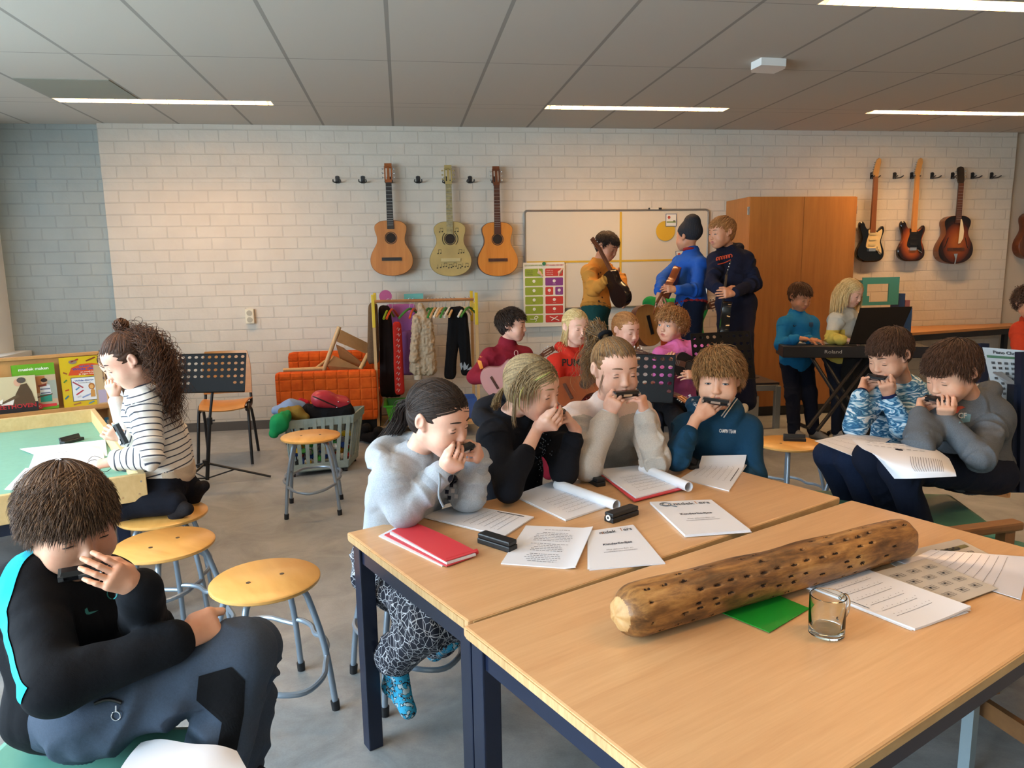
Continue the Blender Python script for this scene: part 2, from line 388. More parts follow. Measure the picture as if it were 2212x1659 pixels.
def school_table(name, label, A, ang, L, Wd, parent_z=TZ):
 c, s = math.cos(ang), math.sin(ang)
 r = thing(name, label, 'table', (A[0], A[1], 0), ang)
 m = MB(); m.box((L/2, -Wd/2, TZ-.0125), (L, Wd, .025), None, 0, .006); m.build('tabletop', M_beech, r)
 e = MB(); th = .0035
 for (x, y, dx, dy) in ((L/2, 0, L-.03, th), (L/2, -Wd, L-.03, th), (0, -Wd/2, th, Wd-.03), (L, -Wd/2, th, Wd-.03)): e.box((x, y, TZ-.0125), (dx, dy, .019))
 e.build('edge_band', M_edge, r)
 f = MB(); i = .035
 for (x, y, dx, dy) in ((L/2, -i, L-.1, .03), (L/2, -Wd+i, L-.1, .03), (i, -Wd/2, .03, Wd-.1), (L-i, -Wd/2, .03, Wd-.1)): f.box((x, y, TZ-.055), (dx, dy, .055))
 f.build('frame', M_navy, r)
 for x in (i, L-i):
  for y in (-i, -Wd+i):
   g = MB(); g.box((x, y, (TZ-.03)/2), (.046, .046, TZ-.03), None, 0, .004); g.build('leg', M_navy, r)
 return r
TA = math.radians(26.3)
A1 = Zp(749, 1150, TZ)
school_table('school_table', 'beech school table with navy legs where four children play harmonicas', (A1.x, A1.y), TA, 1.42, .68)
A2 = Zp(1000, 1352, TZ)
A2 = (A2.x, A2.y)
school_table('school_table', 'nearest beech school table carrying the knobbly rainstick and glass mug', A2, math.radians(25.2), 1.44, .73)
M_ply = wood('plywood_seat', 'c88f45', 'e0ad62', (6, 1.4, 6), .3)
M_steel = mat('grey_lacquered_steel', '8795a3', .3, metal=.35)
def make_stool(label, x, y, z=.45, rz=0, R=.174):
 r = thing('round_stool', label, 'stool', (x, y, 0), rz, 'round plywood stools')
 s = MB(); s.lathe([(R-.004, z-.016), (R, z-.012), (R, z-.004), (R-.005, z)], 48); s.build('seat', M_ply, r)
 sc = MB()
 for sx in (-.055, .055): sc.cyl((sx, 0, z), (sx, 0, z+.0012), .0075, n=12)
 sc.build('screw', mat('dark_screw', '4a3a2a', .5), r)
 ft = []
 for k in range(4):
  a = PI/4+k*PI/2; ca, sa = math.cos(a), math.sin(a)
  pts = catmull([(ca*.02, sa*.02, z-.026), (ca*.09, sa*.09, z-.026), (ca*.128, sa*.128, z-.038), (ca*.15, sa*.15, z-.085), (ca*.19, sa*.19, .22), (ca*.215, sa*.215, .025)], 5)
  g = MB(); g.tube(pts, .0105, 10); lg = g.build('leg', M_steel, r)
  c = MB(); c.cyl((ca*.213, sa*.213, .032), (ca*.216, sa*.216, .0), .0145, .0135, 12); c.build('rubber_foot', M_black, lg)
 for k in range(4):
  a0 = PI/4+k*PI/2; a1 = a0+PI/2; zz = .19+.02*(k % 2); am = (a0+a1)/2; ro = .29 if k % 2 == 0 else .19
  def q(a, rr, z): return (math.cos(a)*rr, math.sin(a)*rr, z)
  pts = catmull([q(a0, .195, zz), q(a0+.22, .185 if k % 2 else .215, zz), q(a0+.5, .17 if k % 2 else .265, zz), q(am, ro-.035 if k % 2 else ro, zz-.005), q(a1-.5, .17 if k % 2 else .265, zz), q(a1-.22, .185 if k % 2 else .215, zz), q(a1, .195, zz)], 4)
  g = MB(); g.tube(pts, .009, 8); g.build('foot_rail', M_steel, r)
 return r
S = {}
c1 = Zp(573, 1249, .45); make_stool('empty round plywood stool standing alone between the boy and the tables', c1.x, c1.y, .45, .5)
c2 = Zp(355, 1172, .46); make_stool('empty plywood stool directly behind the boy in black, half hidden by him', c2.x, c2.y, .46, .9)
c3 = Zp(352, 1108, .45); make_stool('plywood stool on which the curly-haired girl kneels', c3.x, c3.y, .45, .2)
c4 = Zp(671, 940, .46); make_stool('empty stool in front of the grey slatted crate', c4.x, c4.y, .46, 0.05)
c5 = Zp(1703, 955, .46); make_stool('plywood stool with a harmonica case on it beside the striped-shirt boy', c5.x, c5.y, .46, .3)
make_stool('stool under the girl in the grey hoodie at the table corner', -.03, 2.43, .45, .4)
make_stool('stool under the girl in the black hoodie', .42, 2.72, .45, .1)
make_stool('stool under the girl in the cream sweatshirt', .78, 2.86, .45, .6)
make_stool('stool under the boy in the navy blue hoodie', 1.2, 2.93, .45, .2)
make_stool('stool under the boy in the wavy striped shirt', 2.22, 3.25, .45, .7)
M_green = mat('green_vinyl', '5f9a8a', .32, var=.06, vs=20)
M_plyedge = wood('ply_edge', '8d6b45', 'b08a5c', (4, 40, 4), .6)
M_grey = mat('pale_grey_steel', '8fa0a8', .4)
def cushion_bench(label, o, dx, dy, L, Wd, z, cush=M_green, group='green cushioned benches'):
 dx = Vector((dx[0], dx[1], 0)).normalized(); ang = math.atan2(dx.y, dx.x)
 if Wd < 0: o = (o[0]-dx.y*Wd, o[1]+dx.x*Wd); Wd = -Wd
 r = thing('cushioned_bench', label, 'bench', (o[0], o[1], 0), ang, group)
 f = MB(); f.box((L/2, Wd/2, z-.075), (L-.02, Wd-.02, .03), None, 0, .004); f.build('seat_board', M_plyedge, r)
 c = MB(); c.box((L/2, Wd/2, z-.03), (L, Wd, .058), None, 0, .02); cc = c.build('cushion', cush, r)
 g = MB()
 for y in (.03, Wd-.03): g.box((L/2, y, z-.11), (L-.04, .03, .04))
 for x in (.03, L-.03): g.box((x, Wd/2, z-.11), (.03, Wd-.06, .04))
 g.build('frame', M_grey, r)
 for x in (.03, L-.03):
  for y in (.03, Wd-.03): q = MB(); q.box((x, y, (z-.1)/2), (.03, .03, z-.1)); q.build('leg', M_grey, r)
 return r
cushion_bench('green cushioned bench under the boy in black at lower left', (-.875, 1.61), (1.0, -.14), None, .42, -.42, .465)
o_ = Zp(2148, 1150, .46)
cushion_bench('long green cushioned bench under the boy in the grey hoodie', (o_.x+.04, o_.y), (-.95, .3), None, .62, -.46, .46)
M_shell = wood('chair_ply', 'a9713a', 'c78c4c', (1.5, 1.5, 9), .35)
def tube_chair(name, label, x, y, rz, z=.44, M=M_shell, fr=M_navy, cat='chair', seatm=None):
 r = thing(name, label, cat, (x, y, 0), rz)
 s = MB(); s.sheet(lambda u, v: ((u-.5)*.36*(1-.12*(1-v)), (v-.5)*.36, z+.018*(2*u-1)**2+.01*math.sin(v*PI)-.02*max(0, .15-v)/.15), 12, 12, .01); s.build('seat', seatm or M, r)
 def back(u, v):
  w = .36*(1-.25*max(0, v-.6)**1.5*2) ; return ((u-.5)*w, .185+.05*v-.02*(1-(2*u-1)**2)*-1, z+.05+v*.33)
 b = MB(); b.sheet(back, 12, 12, -.01); b.build('backrest', M, r)
 for sx in (-1, 1):
  g = MB(); g.tube(catmull([(sx*.19, -.20, .005), (sx*.175, -.08, z-.03), (sx*.17, .05, z-.035), (sx*.17, .17, z-.02), (sx*.165, .2, z+.1)], 4), .011, 10); g.build('leg', fr, r)
  g = MB(); g.tube(catmull([(sx*.165, -.1, z-.035), (sx*.175, .1, z-.07), (sx*.19, .23, .005)], 4), .011, 10); g.build('leg', fr, r)
 g = MB(); g.cyl((-.17, -.02, z-.03), (.17, -.02, z-.03), .01, n=10); g.cyl((-.168, .16, z-.025), (.168, .16, z-.025), .01, n=10); g.build('stretcher', fr, r)
 return r
tube_chair('plywood_chair', 'plywood chair with black steel legs behind the left music stand', -1.37, 5.75, 0.08, .44, M_shell, M_black)
def music_stand(label, base, top, tilt, yaw, w=.46, h=.3, group='black perforated music stands', legs=(0, 2.09, 4.19), zleg=.23, lr=.26):
 "base: floor point; top: centre of the desk"
 r = wthing('music_stand', label, 'music stand', (base.x, base.y, 0), group)
 t = NT('perforated') if 'perf' not in _MC else None
 M = mat('black_sheet_steel', '08090b', .55, spec=.2)
 R3 = Matrix.Rotation(yaw, 3, 'Z') @ Matrix.Rotation(tilt, 3, 'X')   # plate lies in local xz, facing -y
 T = Matrix.Translation(top) @ R3.to_4x4()
 nx, nz = max(5, int(w/.044)), 6; cw, chh = w/nx, h/nz; mb = MB(); hole = .010; K = 12
 for i in range(nx):
  for j in range(nz):
   cx, cz_ = -w/2+(i+.5)*cw, -h/2+(j+.5)*chh
   solid = (j < 2 and .2*nx <= i < .8*nx) or j == 0
   if solid:
    mb.box((cx, 0, cz_), (cw, .0025, chh), T)
   else:
    vs = []; fs = []
    for y in (-.00125, .00125):
     for k in range(K):
      a = 2*PI*k/K+PI/4; c_, s_ = math.cos(a), math.sin(a); q = max(abs(c_), abs(s_)); vs.append((cx+c_/q*cw/2, y, cz_+s_/q*chh/2))
     for k in range(K): a = 2*PI*k/K+PI/4; vs.append((cx+math.cos(a)*hole*1.25, y, cz_+math.sin(a)*hole))
    for k in range(K):
     n = (k+1) % K; fs += [(k, n, K+n, K+k), (2*K+k, 3*K+k, 3*K+n, 2*K+n), (K+k, K+n, 3*K+n, 3*K+k)]
    mb.add(vs, fs, 0, False, T)
 for x in (-w/2, w/2): mb.cyl(T @ Vector((x, 0, -h/2)), T @ Vector((x, 0, h/2)), .003, n=6)
 mb.cyl(T @ Vector((-w/2, 0, h/2)), T @ Vector((w/2, 0, h/2)), .003, n=6)
 mb.box((0, -.022, -h/2), (w, .045, .003), T)
 mb.build('desk', M, r)
 hub = Vector((base.x, base.y, zleg)); tp = T @ Vector((0, .02, -h/2+.05))
 p = MB(); p.tube([hub-Vector((0, 0, .12)), hub+(tp-hub)*.55], .013, 12); p.build('lower_tube', M_black, r)
 p = MB(); p.tube([hub+(tp-hub)*.5, tp-Vector((0, 0, .02)), tp], .009, 12); p.ball(tp, .02, None, 0, 8); p.build('upper_tube', M_black, r)
 p = MB(); cpt = hub+(tp-hub)*.55; p.cyl(cpt-Vector((0, 0, .025)), cpt+Vector((0, 0, .02)), .019, n=14); p.cyl(cpt, cpt+Vector((.035, 0, 0)), .007, n=8); p.build('clamp', M_black, r)
 p = MB(); p.cyl(hub-Vector((0, 0, .02)), hub+Vector((0, 0, .02)), .021, n=14); p.build('collar', M_black, r)
 for a in legs:
  e = Vector((base.x+math.cos(a)*lr, base.y+math.sin(a)*lr, .012))
  p = MB(); p.tube([hub, hub.lerp(e, .5)+Vector((0, 0, .0)), e], .008, 10); p.tube([Vector((base.x, base.y, zleg-.11)), hub.lerp(e, .45)], .005, 8); p.build('leg', M_black, r)
 return r
music_stand('tall black music stand left of the orange sofa, its tripod spread on the floor', Zp(445, 1046, .0)+Vector((0, .04, 0)), J(458, 806, 5.0), -.35, -.12, .45, .27, lr=.42, legs=(.05, 2.6, 4.3), zleg=.14)
music_stand('black music stand facing the boy in pink, right behind the cream-shirt girl', Vector((1.28, 3.75, 0)), J(1411, 818, 3.95), -.3, -.5, .22, .26, lr=.24)
music_stand('black music stand at the feet of the standing boy in navy', Vector((2.1, 4.35, 0)), J(1562, 770, 4.55), -.25, .15, .42, .3, lr=.26)
def A3(p): return np.array([p[0], p[1], p[2]], dtype=np.float32)
def vnoise(P, seed=0):
 "smooth 3d value noise, -1..1"
 P = np.asarray(P, dtype=np.float32)+np.float32(seed*17.31+100); I = np.floor(P).astype(np.int64); f = P-I; f = f*f*(3-2*f)
 def h(i, j, k):
  n = (i*73856093) ^ (j*19349663) ^ (k*83492791); n = (n ^ (n >> 13))*1274126177 & 0x7fffffff
  return ((n >> 7) & 0xffff).astype(np.float32)/32767.5-1
 x, y, z = I[..., 0], I[..., 1], I[..., 2]; fx, fy, fz = f[..., 0], f[..., 1], f[..., 2]
 def lp(a, b, t): return a+(b-a)*t
 return lp(lp(lp(h(x, y, z), h(x+1, y, z), fx), lp(h(x, y+1, z), h(x+1, y+1, z), fx), fy),
              lp(lp(h(x, y, z+1), h(x+1, y, z+1), fx), lp(h(x, y+1, z+1), h(x+1, y+1, z+1), fx), fy), fz)
class Blob:
 def __init__(s, h=.005, k=.02): s.h = h; s.k = k; s.pr = []
 def cone(s, a, b, ra, rb=None, k=None, sub=False, tg=0): s.pr.append(('c', A3(a), A3(b), float(ra), float(ra if rb is None else rb), s.k if k is None else k, sub, tg)); return s
 def chain(s, pts, rs, k=None, sub=False, tg=0):
  for i in range(len(pts)-1): s.cone(pts[i], pts[i+1], rs[i], rs[i+1], k, sub, tg)
  return s
 def ell(s, c, r, R=None, k=None, sub=False, tg=0): s.pr.append(('e', A3(c), np.array(r, dtype=np.float32), (np.eye(3, dtype=np.float32) if R is None else np.array([list(q) for q in R], dtype=np.float32)), None, s.k if k is None else k, sub, tg)); return s
 def _bb(s, p):
  if p[0] == 'c': a, b, ra, rb = p[1:5]; return np.minimum(a-ra, b-rb), np.maximum(a+ra, b+rb)
  m = np.max(p[2]); return p[1]-m, p[1]+m
 @staticmethod
 def dist(p, P):
  if p[0] == 'c':
   a, b, ra, rb = p[1:5]; ba = b-a; L = float(ba@ba)+1e-12; pa = P-a
   t = np.clip((pa@ba)/L, 0, 1); return np.linalg.norm(pa-t[..., None]*ba, axis=-1)-(ra+(rb-ra)*t)
  c, r, R = p[1:4]; q = (P-c)@R; k0 = np.linalg.norm(q/r, axis=-1); k1 = np.linalg.norm(q/(r*r), axis=-1)+1e-9
  return k0*(k0-1)/k1
 def field(s):
  h = s.h; los, his = zip(*[s._bb(p) for p in s.pr if not p[6]]); lo = np.min(los, 0)-4*h-.004; hi = np.max(his, 0)+4*h+.004
  n = np.ceil((hi-lo)/h).astype(int)+1; F = np.full(n, .3, dtype=np.float32)
  ax = [lo[i]+h*np.arange(n[i], dtype=np.float32) for i in range(3)]
  for p in s.pr:
   k = p[5]; a, b = s._bb(p); mg = max(k, 3*h)+h
   i0 = np.clip(np.floor((a-mg-lo)/h).astype(int), 0, n-1); i1 = np.clip(np.ceil((b+mg-lo)/h).astype(int)+1, 1, n)
   if np.any(i1 <= i0): continue
   sl = tuple(slice(i0[q], i1[q]) for q in range(3))
   P = np.stack(np.meshgrid(ax[0][sl[0]], ax[1][sl[1]], ax[2][sl[2]], indexing='ij'), -1)
   d = s.dist(p, P).astype(np.float32); f = F[sl]
   if p[6]:
    d = -d; hh = np.clip(k-np.abs(f-d), 0, None)/max(k, 1e-6); F[sl] = np.maximum(f, d)+hh*hh*k*.25
   else:
    hh = np.clip(k-np.abs(f-d), 0, None)/max(k, 1e-6); F[sl] = np.minimum(f, d)-hh*hh*k*.25
  return F, lo, n
 def mesh(s, disp=None, dispn=None):
  F, lo, n = s.field(); h = s.h
  S = F < 0
  c = [S[i:n[0]-1+i, j:n[1]-1+j, k:n[2]-1+k] for i in (0, 1) for j in (0, 1) for k in (0, 1)]
  tot = sum(x.astype(np.int8) for x in c); act = (tot > 0) & (tot < 8)
  idx = np.argwhere(act); vid = np.full(act.shape, -1, dtype=np.int64); vid[act] = np.arange(len(idx))
  acc = np.zeros((len(idx), 3), dtype=np.float32); cnt = np.zeros(len(idx), dtype=np.float32)
  cor = np.array([(i, j, k) for i in (0, 1) for j in (0, 1) for k in (0, 1)])
  vals = np.stack([F[idx[:, 0]+q[0], idx[:, 1]+q[1], idx[:, 2]+q[2]] for q in cor], 1)
  for a in range(8):
   for b in range(a+1, 8):
    if np.abs(cor[a]-cor[b]).sum() != 1: continue
    va, vb = vals[:, a], vals[:, b]; m = (va < 0) != (vb < 0); t = np.where(m, va/(va-vb+1e-12), 0)
    acc += np.where(m[:, None], cor[a]+t[:, None]*(cor[b]-cor[a]), 0); cnt += m
  V = (idx+acc/cnt[:, None])*h+lo
  faces = []
  for ax in range(3):
   o1, o2 = [q for q in range(3) if q != ax]
   sl0 = [slice(None)]*3; sl1 = [slice(None)]*3; sl0[ax] = slice(0, n[ax]-1); sl1[ax] = slice(1, n[ax])
   A = S[tuple(sl0)]; B = S[tuple(sl1)]; E = np.argwhere(A != B)
   E = E[(E[:, o1] > 0) & (E[:, o2] > 0) & (E[:, o1] < n[o1]-1) & (E[:, o2] < n[o2]-1)]
   if len(E) == 0: continue
   ins = A[E[:, 0], E[:, 1], E[:, 2]]
   def cell(d1, d2):
    q = E.copy(); q[:, o1] -= d1; q[:, o2] -= d2; return vid[q[:, 0], q[:, 1], q[:, 2]]
   q = np.stack([cell(1, 1), cell(0, 1), cell(0, 0), cell(1, 0)], 1)
   flip = ins if ax != 1 else ~ins
   q[~flip] = q[~flip][:, ::-1]
   faces.append(q)
  Fq = np.concatenate(faces); Fq = Fq[(Fq >= 0).all(1)]
  if disp is not None or dispn is not None:
   g = np.gradient(F, h); gi = np.clip(np.round((V-lo)/h).astype(int), 0, n-1)
   N = np.stack([q[gi[:, 0], gi[:, 1], gi[:, 2]] for q in g], 1); N /= np.linalg.norm(N, axis=1, keepdims=True)+1e-9
   if disp is not None: V = V+N*disp(V)[:, None]
  return V.astype(np.float64), Fq
 def tags(s, V):
  "nearest tagged primitive for each point -> (tag, axial coordinate)"
  best = np.full(len(V), 9.); tg = np.zeros(len(V), int); ax = np.zeros(len(V))
  for p in s.pr:
   if p[6]: continue
   d = s.dist(p, V); m = d < best; best[m] = d[m]; tg[m] = p[7]
   if p[0] == 'c':
    ba = p[2]-p[1]; L = np.linalg.norm(ba)+1e-9; ax[m] = ((V-p[1])@ba/L)[m]
  return tg, ax
def npmesh(name, V, Fq, mats, parent=None, mi=None, attr=None, smooth=True):
 me = bpy.data.meshes.new(name)
 if parent is not None:
  rt = parent
  while rt.parent: rt = rt.parent
  if rt.get('_off'):
   M = np.array(rt.matrix_world.inverted()); V = V@M[:3, :3].T+M[:3, 3]
 me.vertices.add(len(V)); me.vertices.foreach_set('co', V.astype(np.float32).ravel())
 k = Fq.shape[1]; me.loops.add(len(Fq)*k); me.loops.foreach_set('vertex_index', Fq.astype(np.int32).ravel())
 me.polygons.add(len(Fq)); me.polygons.foreach_set('loop_start', np.arange(0, len(Fq)*k, k, dtype=np.int32))
 try: me.polygons.foreach_set('loop_total', np.full(len(Fq), k, dtype=np.int32))
 except Exception: pass
 for q in (mats if isinstance(mats, (list, tuple)) else [mats]): me.materials.append(q)
 if mi is not None: me.polygons.foreach_set('material_index', np.asarray(mi, dtype=np.int32))
 me.polygons.foreach_set('use_smooth', np.full(len(Fq), smooth, dtype=bool))
 me.update(calc_edges=True)
 if attr:
  for n_, a in attr.items(): at = me.attributes.new(n_, 'FLOAT', 'POINT'); at.data.foreach_set('value', a.astype(np.float32))
 me.validate()
 o = bpy.data.objects.new(name, me); COL.objects.link(o)
 if parent: o.parent = parent
 return o
def relax(V, Fq, it=1, w=.5):
 n = len(V)
 for _ in range(it):
  acc = np.zeros_like(V); c = np.zeros(n)
  for i in range(Fq.shape[1]):
   a = Fq[:, i]; b = Fq[:, (i+1) % Fq.shape[1]]
   for q in range(3): acc[:, q] += np.bincount(a, V[b, q], n)+np.bincount(b, V[a, q], n)
   c += np.bincount(a, minlength=n)+np.bincount(b, minlength=n)
  V = V*(1-w)+w*acc/np.maximum(c, 1)[:, None]
 return V
def normals(V, Fq):
 a, b, c = V[Fq[:, 0]], V[Fq[:, 1]], V[Fq[:, 2]]; fn = np.cross(b-a, c-a); N = np.zeros_like(V)
 for i in range(Fq.shape[1]):
  for q in range(3): N[:, q] += np.bincount(Fq[:, i], fn[:, q], len(V))
 return N/(np.linalg.norm(N, axis=1, keepdims=True)+1e-12)
def cloth_mesh(bl, amp=.004, seed=1, it=2, cuff=None, ringf=75):
 "mesh a garment and add folds: rings that gather along the limbs, soft drapes on the trunk"
 V, Fq = bl.mesh(); V = relax(V, Fq, it)
 tg, ax = bl.tags(V); N = normals(V, Fq)
 n1 = vnoise(V*9, seed)*1.6; n2 = vnoise(V*22, seed+3); n3 = np.clip(vnoise(V*7, seed+5)*2.2, -1, 1)
 limb = tg == 1
 ph = ax*ringf+n1*3.5+n3*4; rg = (1-np.abs(np.sin(ph*.5))*1.6)*np.clip(.25+1.1*n3+.35*n1, 0, 1.1)
 w_ = V*np.array([8, 8, 6])+np.stack([n1, n3, n1-n3], 1)*.7; r1 = 1-np.abs(vnoise(w_, seed+9))*2.6; r1 = np.clip(r1, -.3, 1)
 tr = r1*np.clip(.35+1.1*n3, 0, 1)
 d = np.where(limb, rg*.9+.35*n2+.35*tr, tr*.75+.25*n2)
 if cuff is not None: d = d*cuff(V)
 V = V+N*(d*amp)[:, None]
 return V, Fq, tg, ax
def skin(name, c, blush):
 key = ('skin', name)
 if key in _MC: return _MC[key]
 t = NT('skin_'+name); n = t.noise(14, 3); n2 = t.noise(90, 3)
 t.base(t.ramp(t.math('ADD', t.math('MULTIPLY', n, .75), t.math('MULTIPLY', n2, .25)), [(.3, c), (.72, blush)]))
 t.set(Roughness=.48); t.b.inputs['Specular IOR Level'].default_value = .35
 t.b.inputs['Subsurface Weight'].default_value = .12; t.b.inputs['Subsurface Radius'].default_value = (.012, .005, .003); t.b.inputs['Subsurface Scale'].default_value = .5
 t.bump(n2, .08, .001); _MC[key] = t.m; return t.m
SK = skin('fair', 'd9a98c', 'cf9478'); SKT = skin('tan', 'c98f6c', 'b97c5c'); SKP = skin('pale', 'e3b8a0', 'd9a08a')
M_lip = mat('lips', 'b8705f', .4); M_lash = mat('lashes', '2a1c16', .7); M_eye = mat('eye_white', 'dcd6d0', .15); M_iris = mat('iris', '4a5a66', .15); M_pupil = mat('pupil', '0a0a0c', .1); M_nail = mat('nail', 'dda996', .3)
def hairmat(name, c1, c2, c3=None):
 key = ('hair', name)
 if key in _MC: return _MC[key]
 t = NT('hair_'+name); v = t.mapn((60, 60, 14)); n = t.noise(3, 4, v, .6)
 t.base(t.ramp(n, [(.3, c1), (.62, c2)]+([(.8, c3)] if c3 else []))); t.set(Roughness=.55); t.b.inputs['Specular IOR Level'].default_value = .28
 t.bump(n, .2, .002); _MC[key] = t.m; return t.m
class Head:
 """c: centre of the skull; look: unit vector the face points along; up: rough up; s: scale (1 = 21 cm tall)"""
 def __init__(s, c, look, tilt=0, sc=1.0, up=(0, 0, 1)):
  f = Vector(look).normalized(); u = Vector(up)-f*Vector(up).dot(f); u.normalize(); x = f.cross(u).normalized()
  u2 = Matrix.Rotation(tilt, 3, f) @ u; x = f.cross(u2).normalized()
  s.R = Matrix((x, f, u2)).transposed(); s.c = Vector(c); s.s = sc   # columns: right of face, forward, up
 def w(s, p): return s.c+s.R @ (Vector(p)*s.s)
 def d(s, p): return s.R @ Vector(p)
 def local(s, V): return (V-np.array(s.c))@np.array(s.R)/s.s
def look_dir(yaw, pitch):
 "yaw 0 = towards the camera side (-Y), + = to the right of the photo; pitch + = down, degrees"
 y, p = math.radians(yaw), math.radians(pitch)
 return Vector((math.sin(y)*math.cos(p), -math.cos(y)*math.cos(p), -math.sin(p)))
def head_blob(H, neck=None, h=.0028, mouth='closed', neckr=.037):
 s = H.s; b = Blob(h, .02*s); E = lambda c, r, k=.03, sub=False: b.ell(H.w(c), [q*s for q in r], H.R, k*s, sub)
 C = lambda a, q, ra, rb, k=.012, sub=False: b.cone(H.w(a), H.w(q), ra*s, rb*s, k*s, sub)
 E((0, -.014, .028), (.071, .088, .077)); E((0, .029, -.022), (.058, .056, .074), .035)
 E((0, .036, .034), (.056, .042, .046), .03); E((0, .064, -.082), (.016, .014, .013), .03)
 for q in (-1, 1):
  C((q*.043, .0, -.050), (q*.020, .052, -.080), .02, .015, .035)
  E((q*.034, .056, -.038), (.028, .024, .027), .03)
  E((q*.030, .097, .005), (.016, .012, .0105), .014, True)
  E((q*.030, .0715, .002), (.0142, .0130, .0120), .004)
  E((q*.0085, .0905, -.029), (.0062, .0075, .0055), .006)
  C((q*.072, -.004, .012), (q*.070, .004, -.020), .011, .008, .007)
  E((q*.080, -.010, .004), (.009, .0155, .0245), .006)
  E((q*.0865, -.003, .003), (.006, .009, .015), .005, True)
 C((0, .083, .004), (0, .0965, -.024), .0052, .0082, .014)
 E((0, .083, -.054), (.021, .008, .012), .014)
 C((-.014, .085, -.0495), (0, .0905, -.0480), .0026, .0040, .007); C((.014, .085, -.0495), (0, .0905, -.0480), .0026, .0040, .007)
 C((-.012, .085, -.0590), (0, .0885, -.0610), .0036, .0048, .007); C((.012, .085, -.0590), (0, .0885, -.0610), .0036, .0048, .007)
 if mouth == 'open': E((0, .092, -.0545), (.011, .012, .0055), .003, True)
 else: C((-.016, .0895, -.0538), (.016, .0895, -.0538), .0010, .0010, .0015, True)
 if neck is not None:
  b.cone(H.w((0, -.022, -.045)), neck, neckr*s, neckr*s*1.08, .03)
 return b
def face_parts(mb_lash, H, brow, eyes='down', open_=.0):
 "lashes, brows; eyes are added to a material-indexed builder: 0 lash, 1 brow, 2 white, 3 iris, 4 pupil"
 s = H.s; out = []
 for q in (-1, 1):
  cx, cy, cz_ = q*.030, .0715, .002
  def onlid(a, v, rr=.0140):
   x = math.sin(a)*rr*1.02; y = math.cos(a)*rr*.95
   return H.w((cx+x, cy+y*math.cos(v), cz_+math.sin(v)*rr*.92))
  if eyes == 'down':
   mb_lash.tube([onlid(a, -.38+.28*abs(a)/.9*-1+.1) for a in np.linspace(-.95, .95, 9)], [.0005*s]+[.0013*s]*7+[.0005*s], 6, mi=0)
   mb_lash.tube([onlid(a, .55-.25*abs(a)/.95) for a in np.linspace(-.9, .9, 9)], [.0003*s]+[.0006*s]*7+[.0003*s], 5, mi=0)
  else:
   g = .42 if eyes == 'open' else .22; ga = -.12 if eyes == 'half' else 0
   vs = []; fs = []; n = 12
   for i in range(n+1):
    a = -.85+1.7*i/n; o = g*math.cos(a/.85*PI/2)
    for j in range(5): vs.append(onlid(a, ga-o+2*o*j/4, .0149))
   for i in range(n):
    for j in range(4): fs.append((i*5+j, (i+1)*5+j, (i+1)*5+j+1, i*5+j+1))
   mb_lash.add(vs, fs, 2, True)
   for rr, m, e in ((.34, 3, .0154), (.15, 4, .0157)):
    vs = [onlid(0, ga, e)]; vs += [onlid(max(-.8, min(.8, rr*math.cos(t))), ga+max(-g*.97, min(g*.97, rr*math.sin(t))), e) for t in np.linspace(0, 2*PI, 17)[:-1]]
    mb_lash.add(vs, [(0, 1+i, 1+(i+1) % 16) for i in range(16)], m, True)
   mb_lash.tube([onlid(a, ga+g*math.cos(a/.85*PI/2), .0156) for a in np.linspace(-.88, .88, 9)], [.0005*s]+[.0012*s]*7+[.0005*s], 6, mi=0)
   mb_lash.tube([onlid(a, ga-g*math.cos(a/.85*PI/2), .0153) for a in np.linspace(-.85, .85, 9)], .0005*s, 5, mi=0)
  pts = []
  for t in np.linspace(0, 1, 8):
   o = H.w((q*(.012+.034*t), .16, .0280+.0030*math.sin(t*2.6)-.0035*t)); hit = brow.ray_cast(o, H.d((0, -1, 0)), .3) if brow else (None,)
   pts.append(hit[0]+H.d((0, .0006*s, 0)) if hit[0] is not None else H.w((q*(.012+.034*t), .0905-.0125*t**1.6, .0280+.0030*math.sin(t*2.6)-.0035*t)))
  mb_lash.tube(pts, [.0012*s, .0023*s, .0026*s, .0026*s, .0024*s, .002*s, .0014*s, .0006*s], 6, mi=1)
 return
class Hand:
 pass
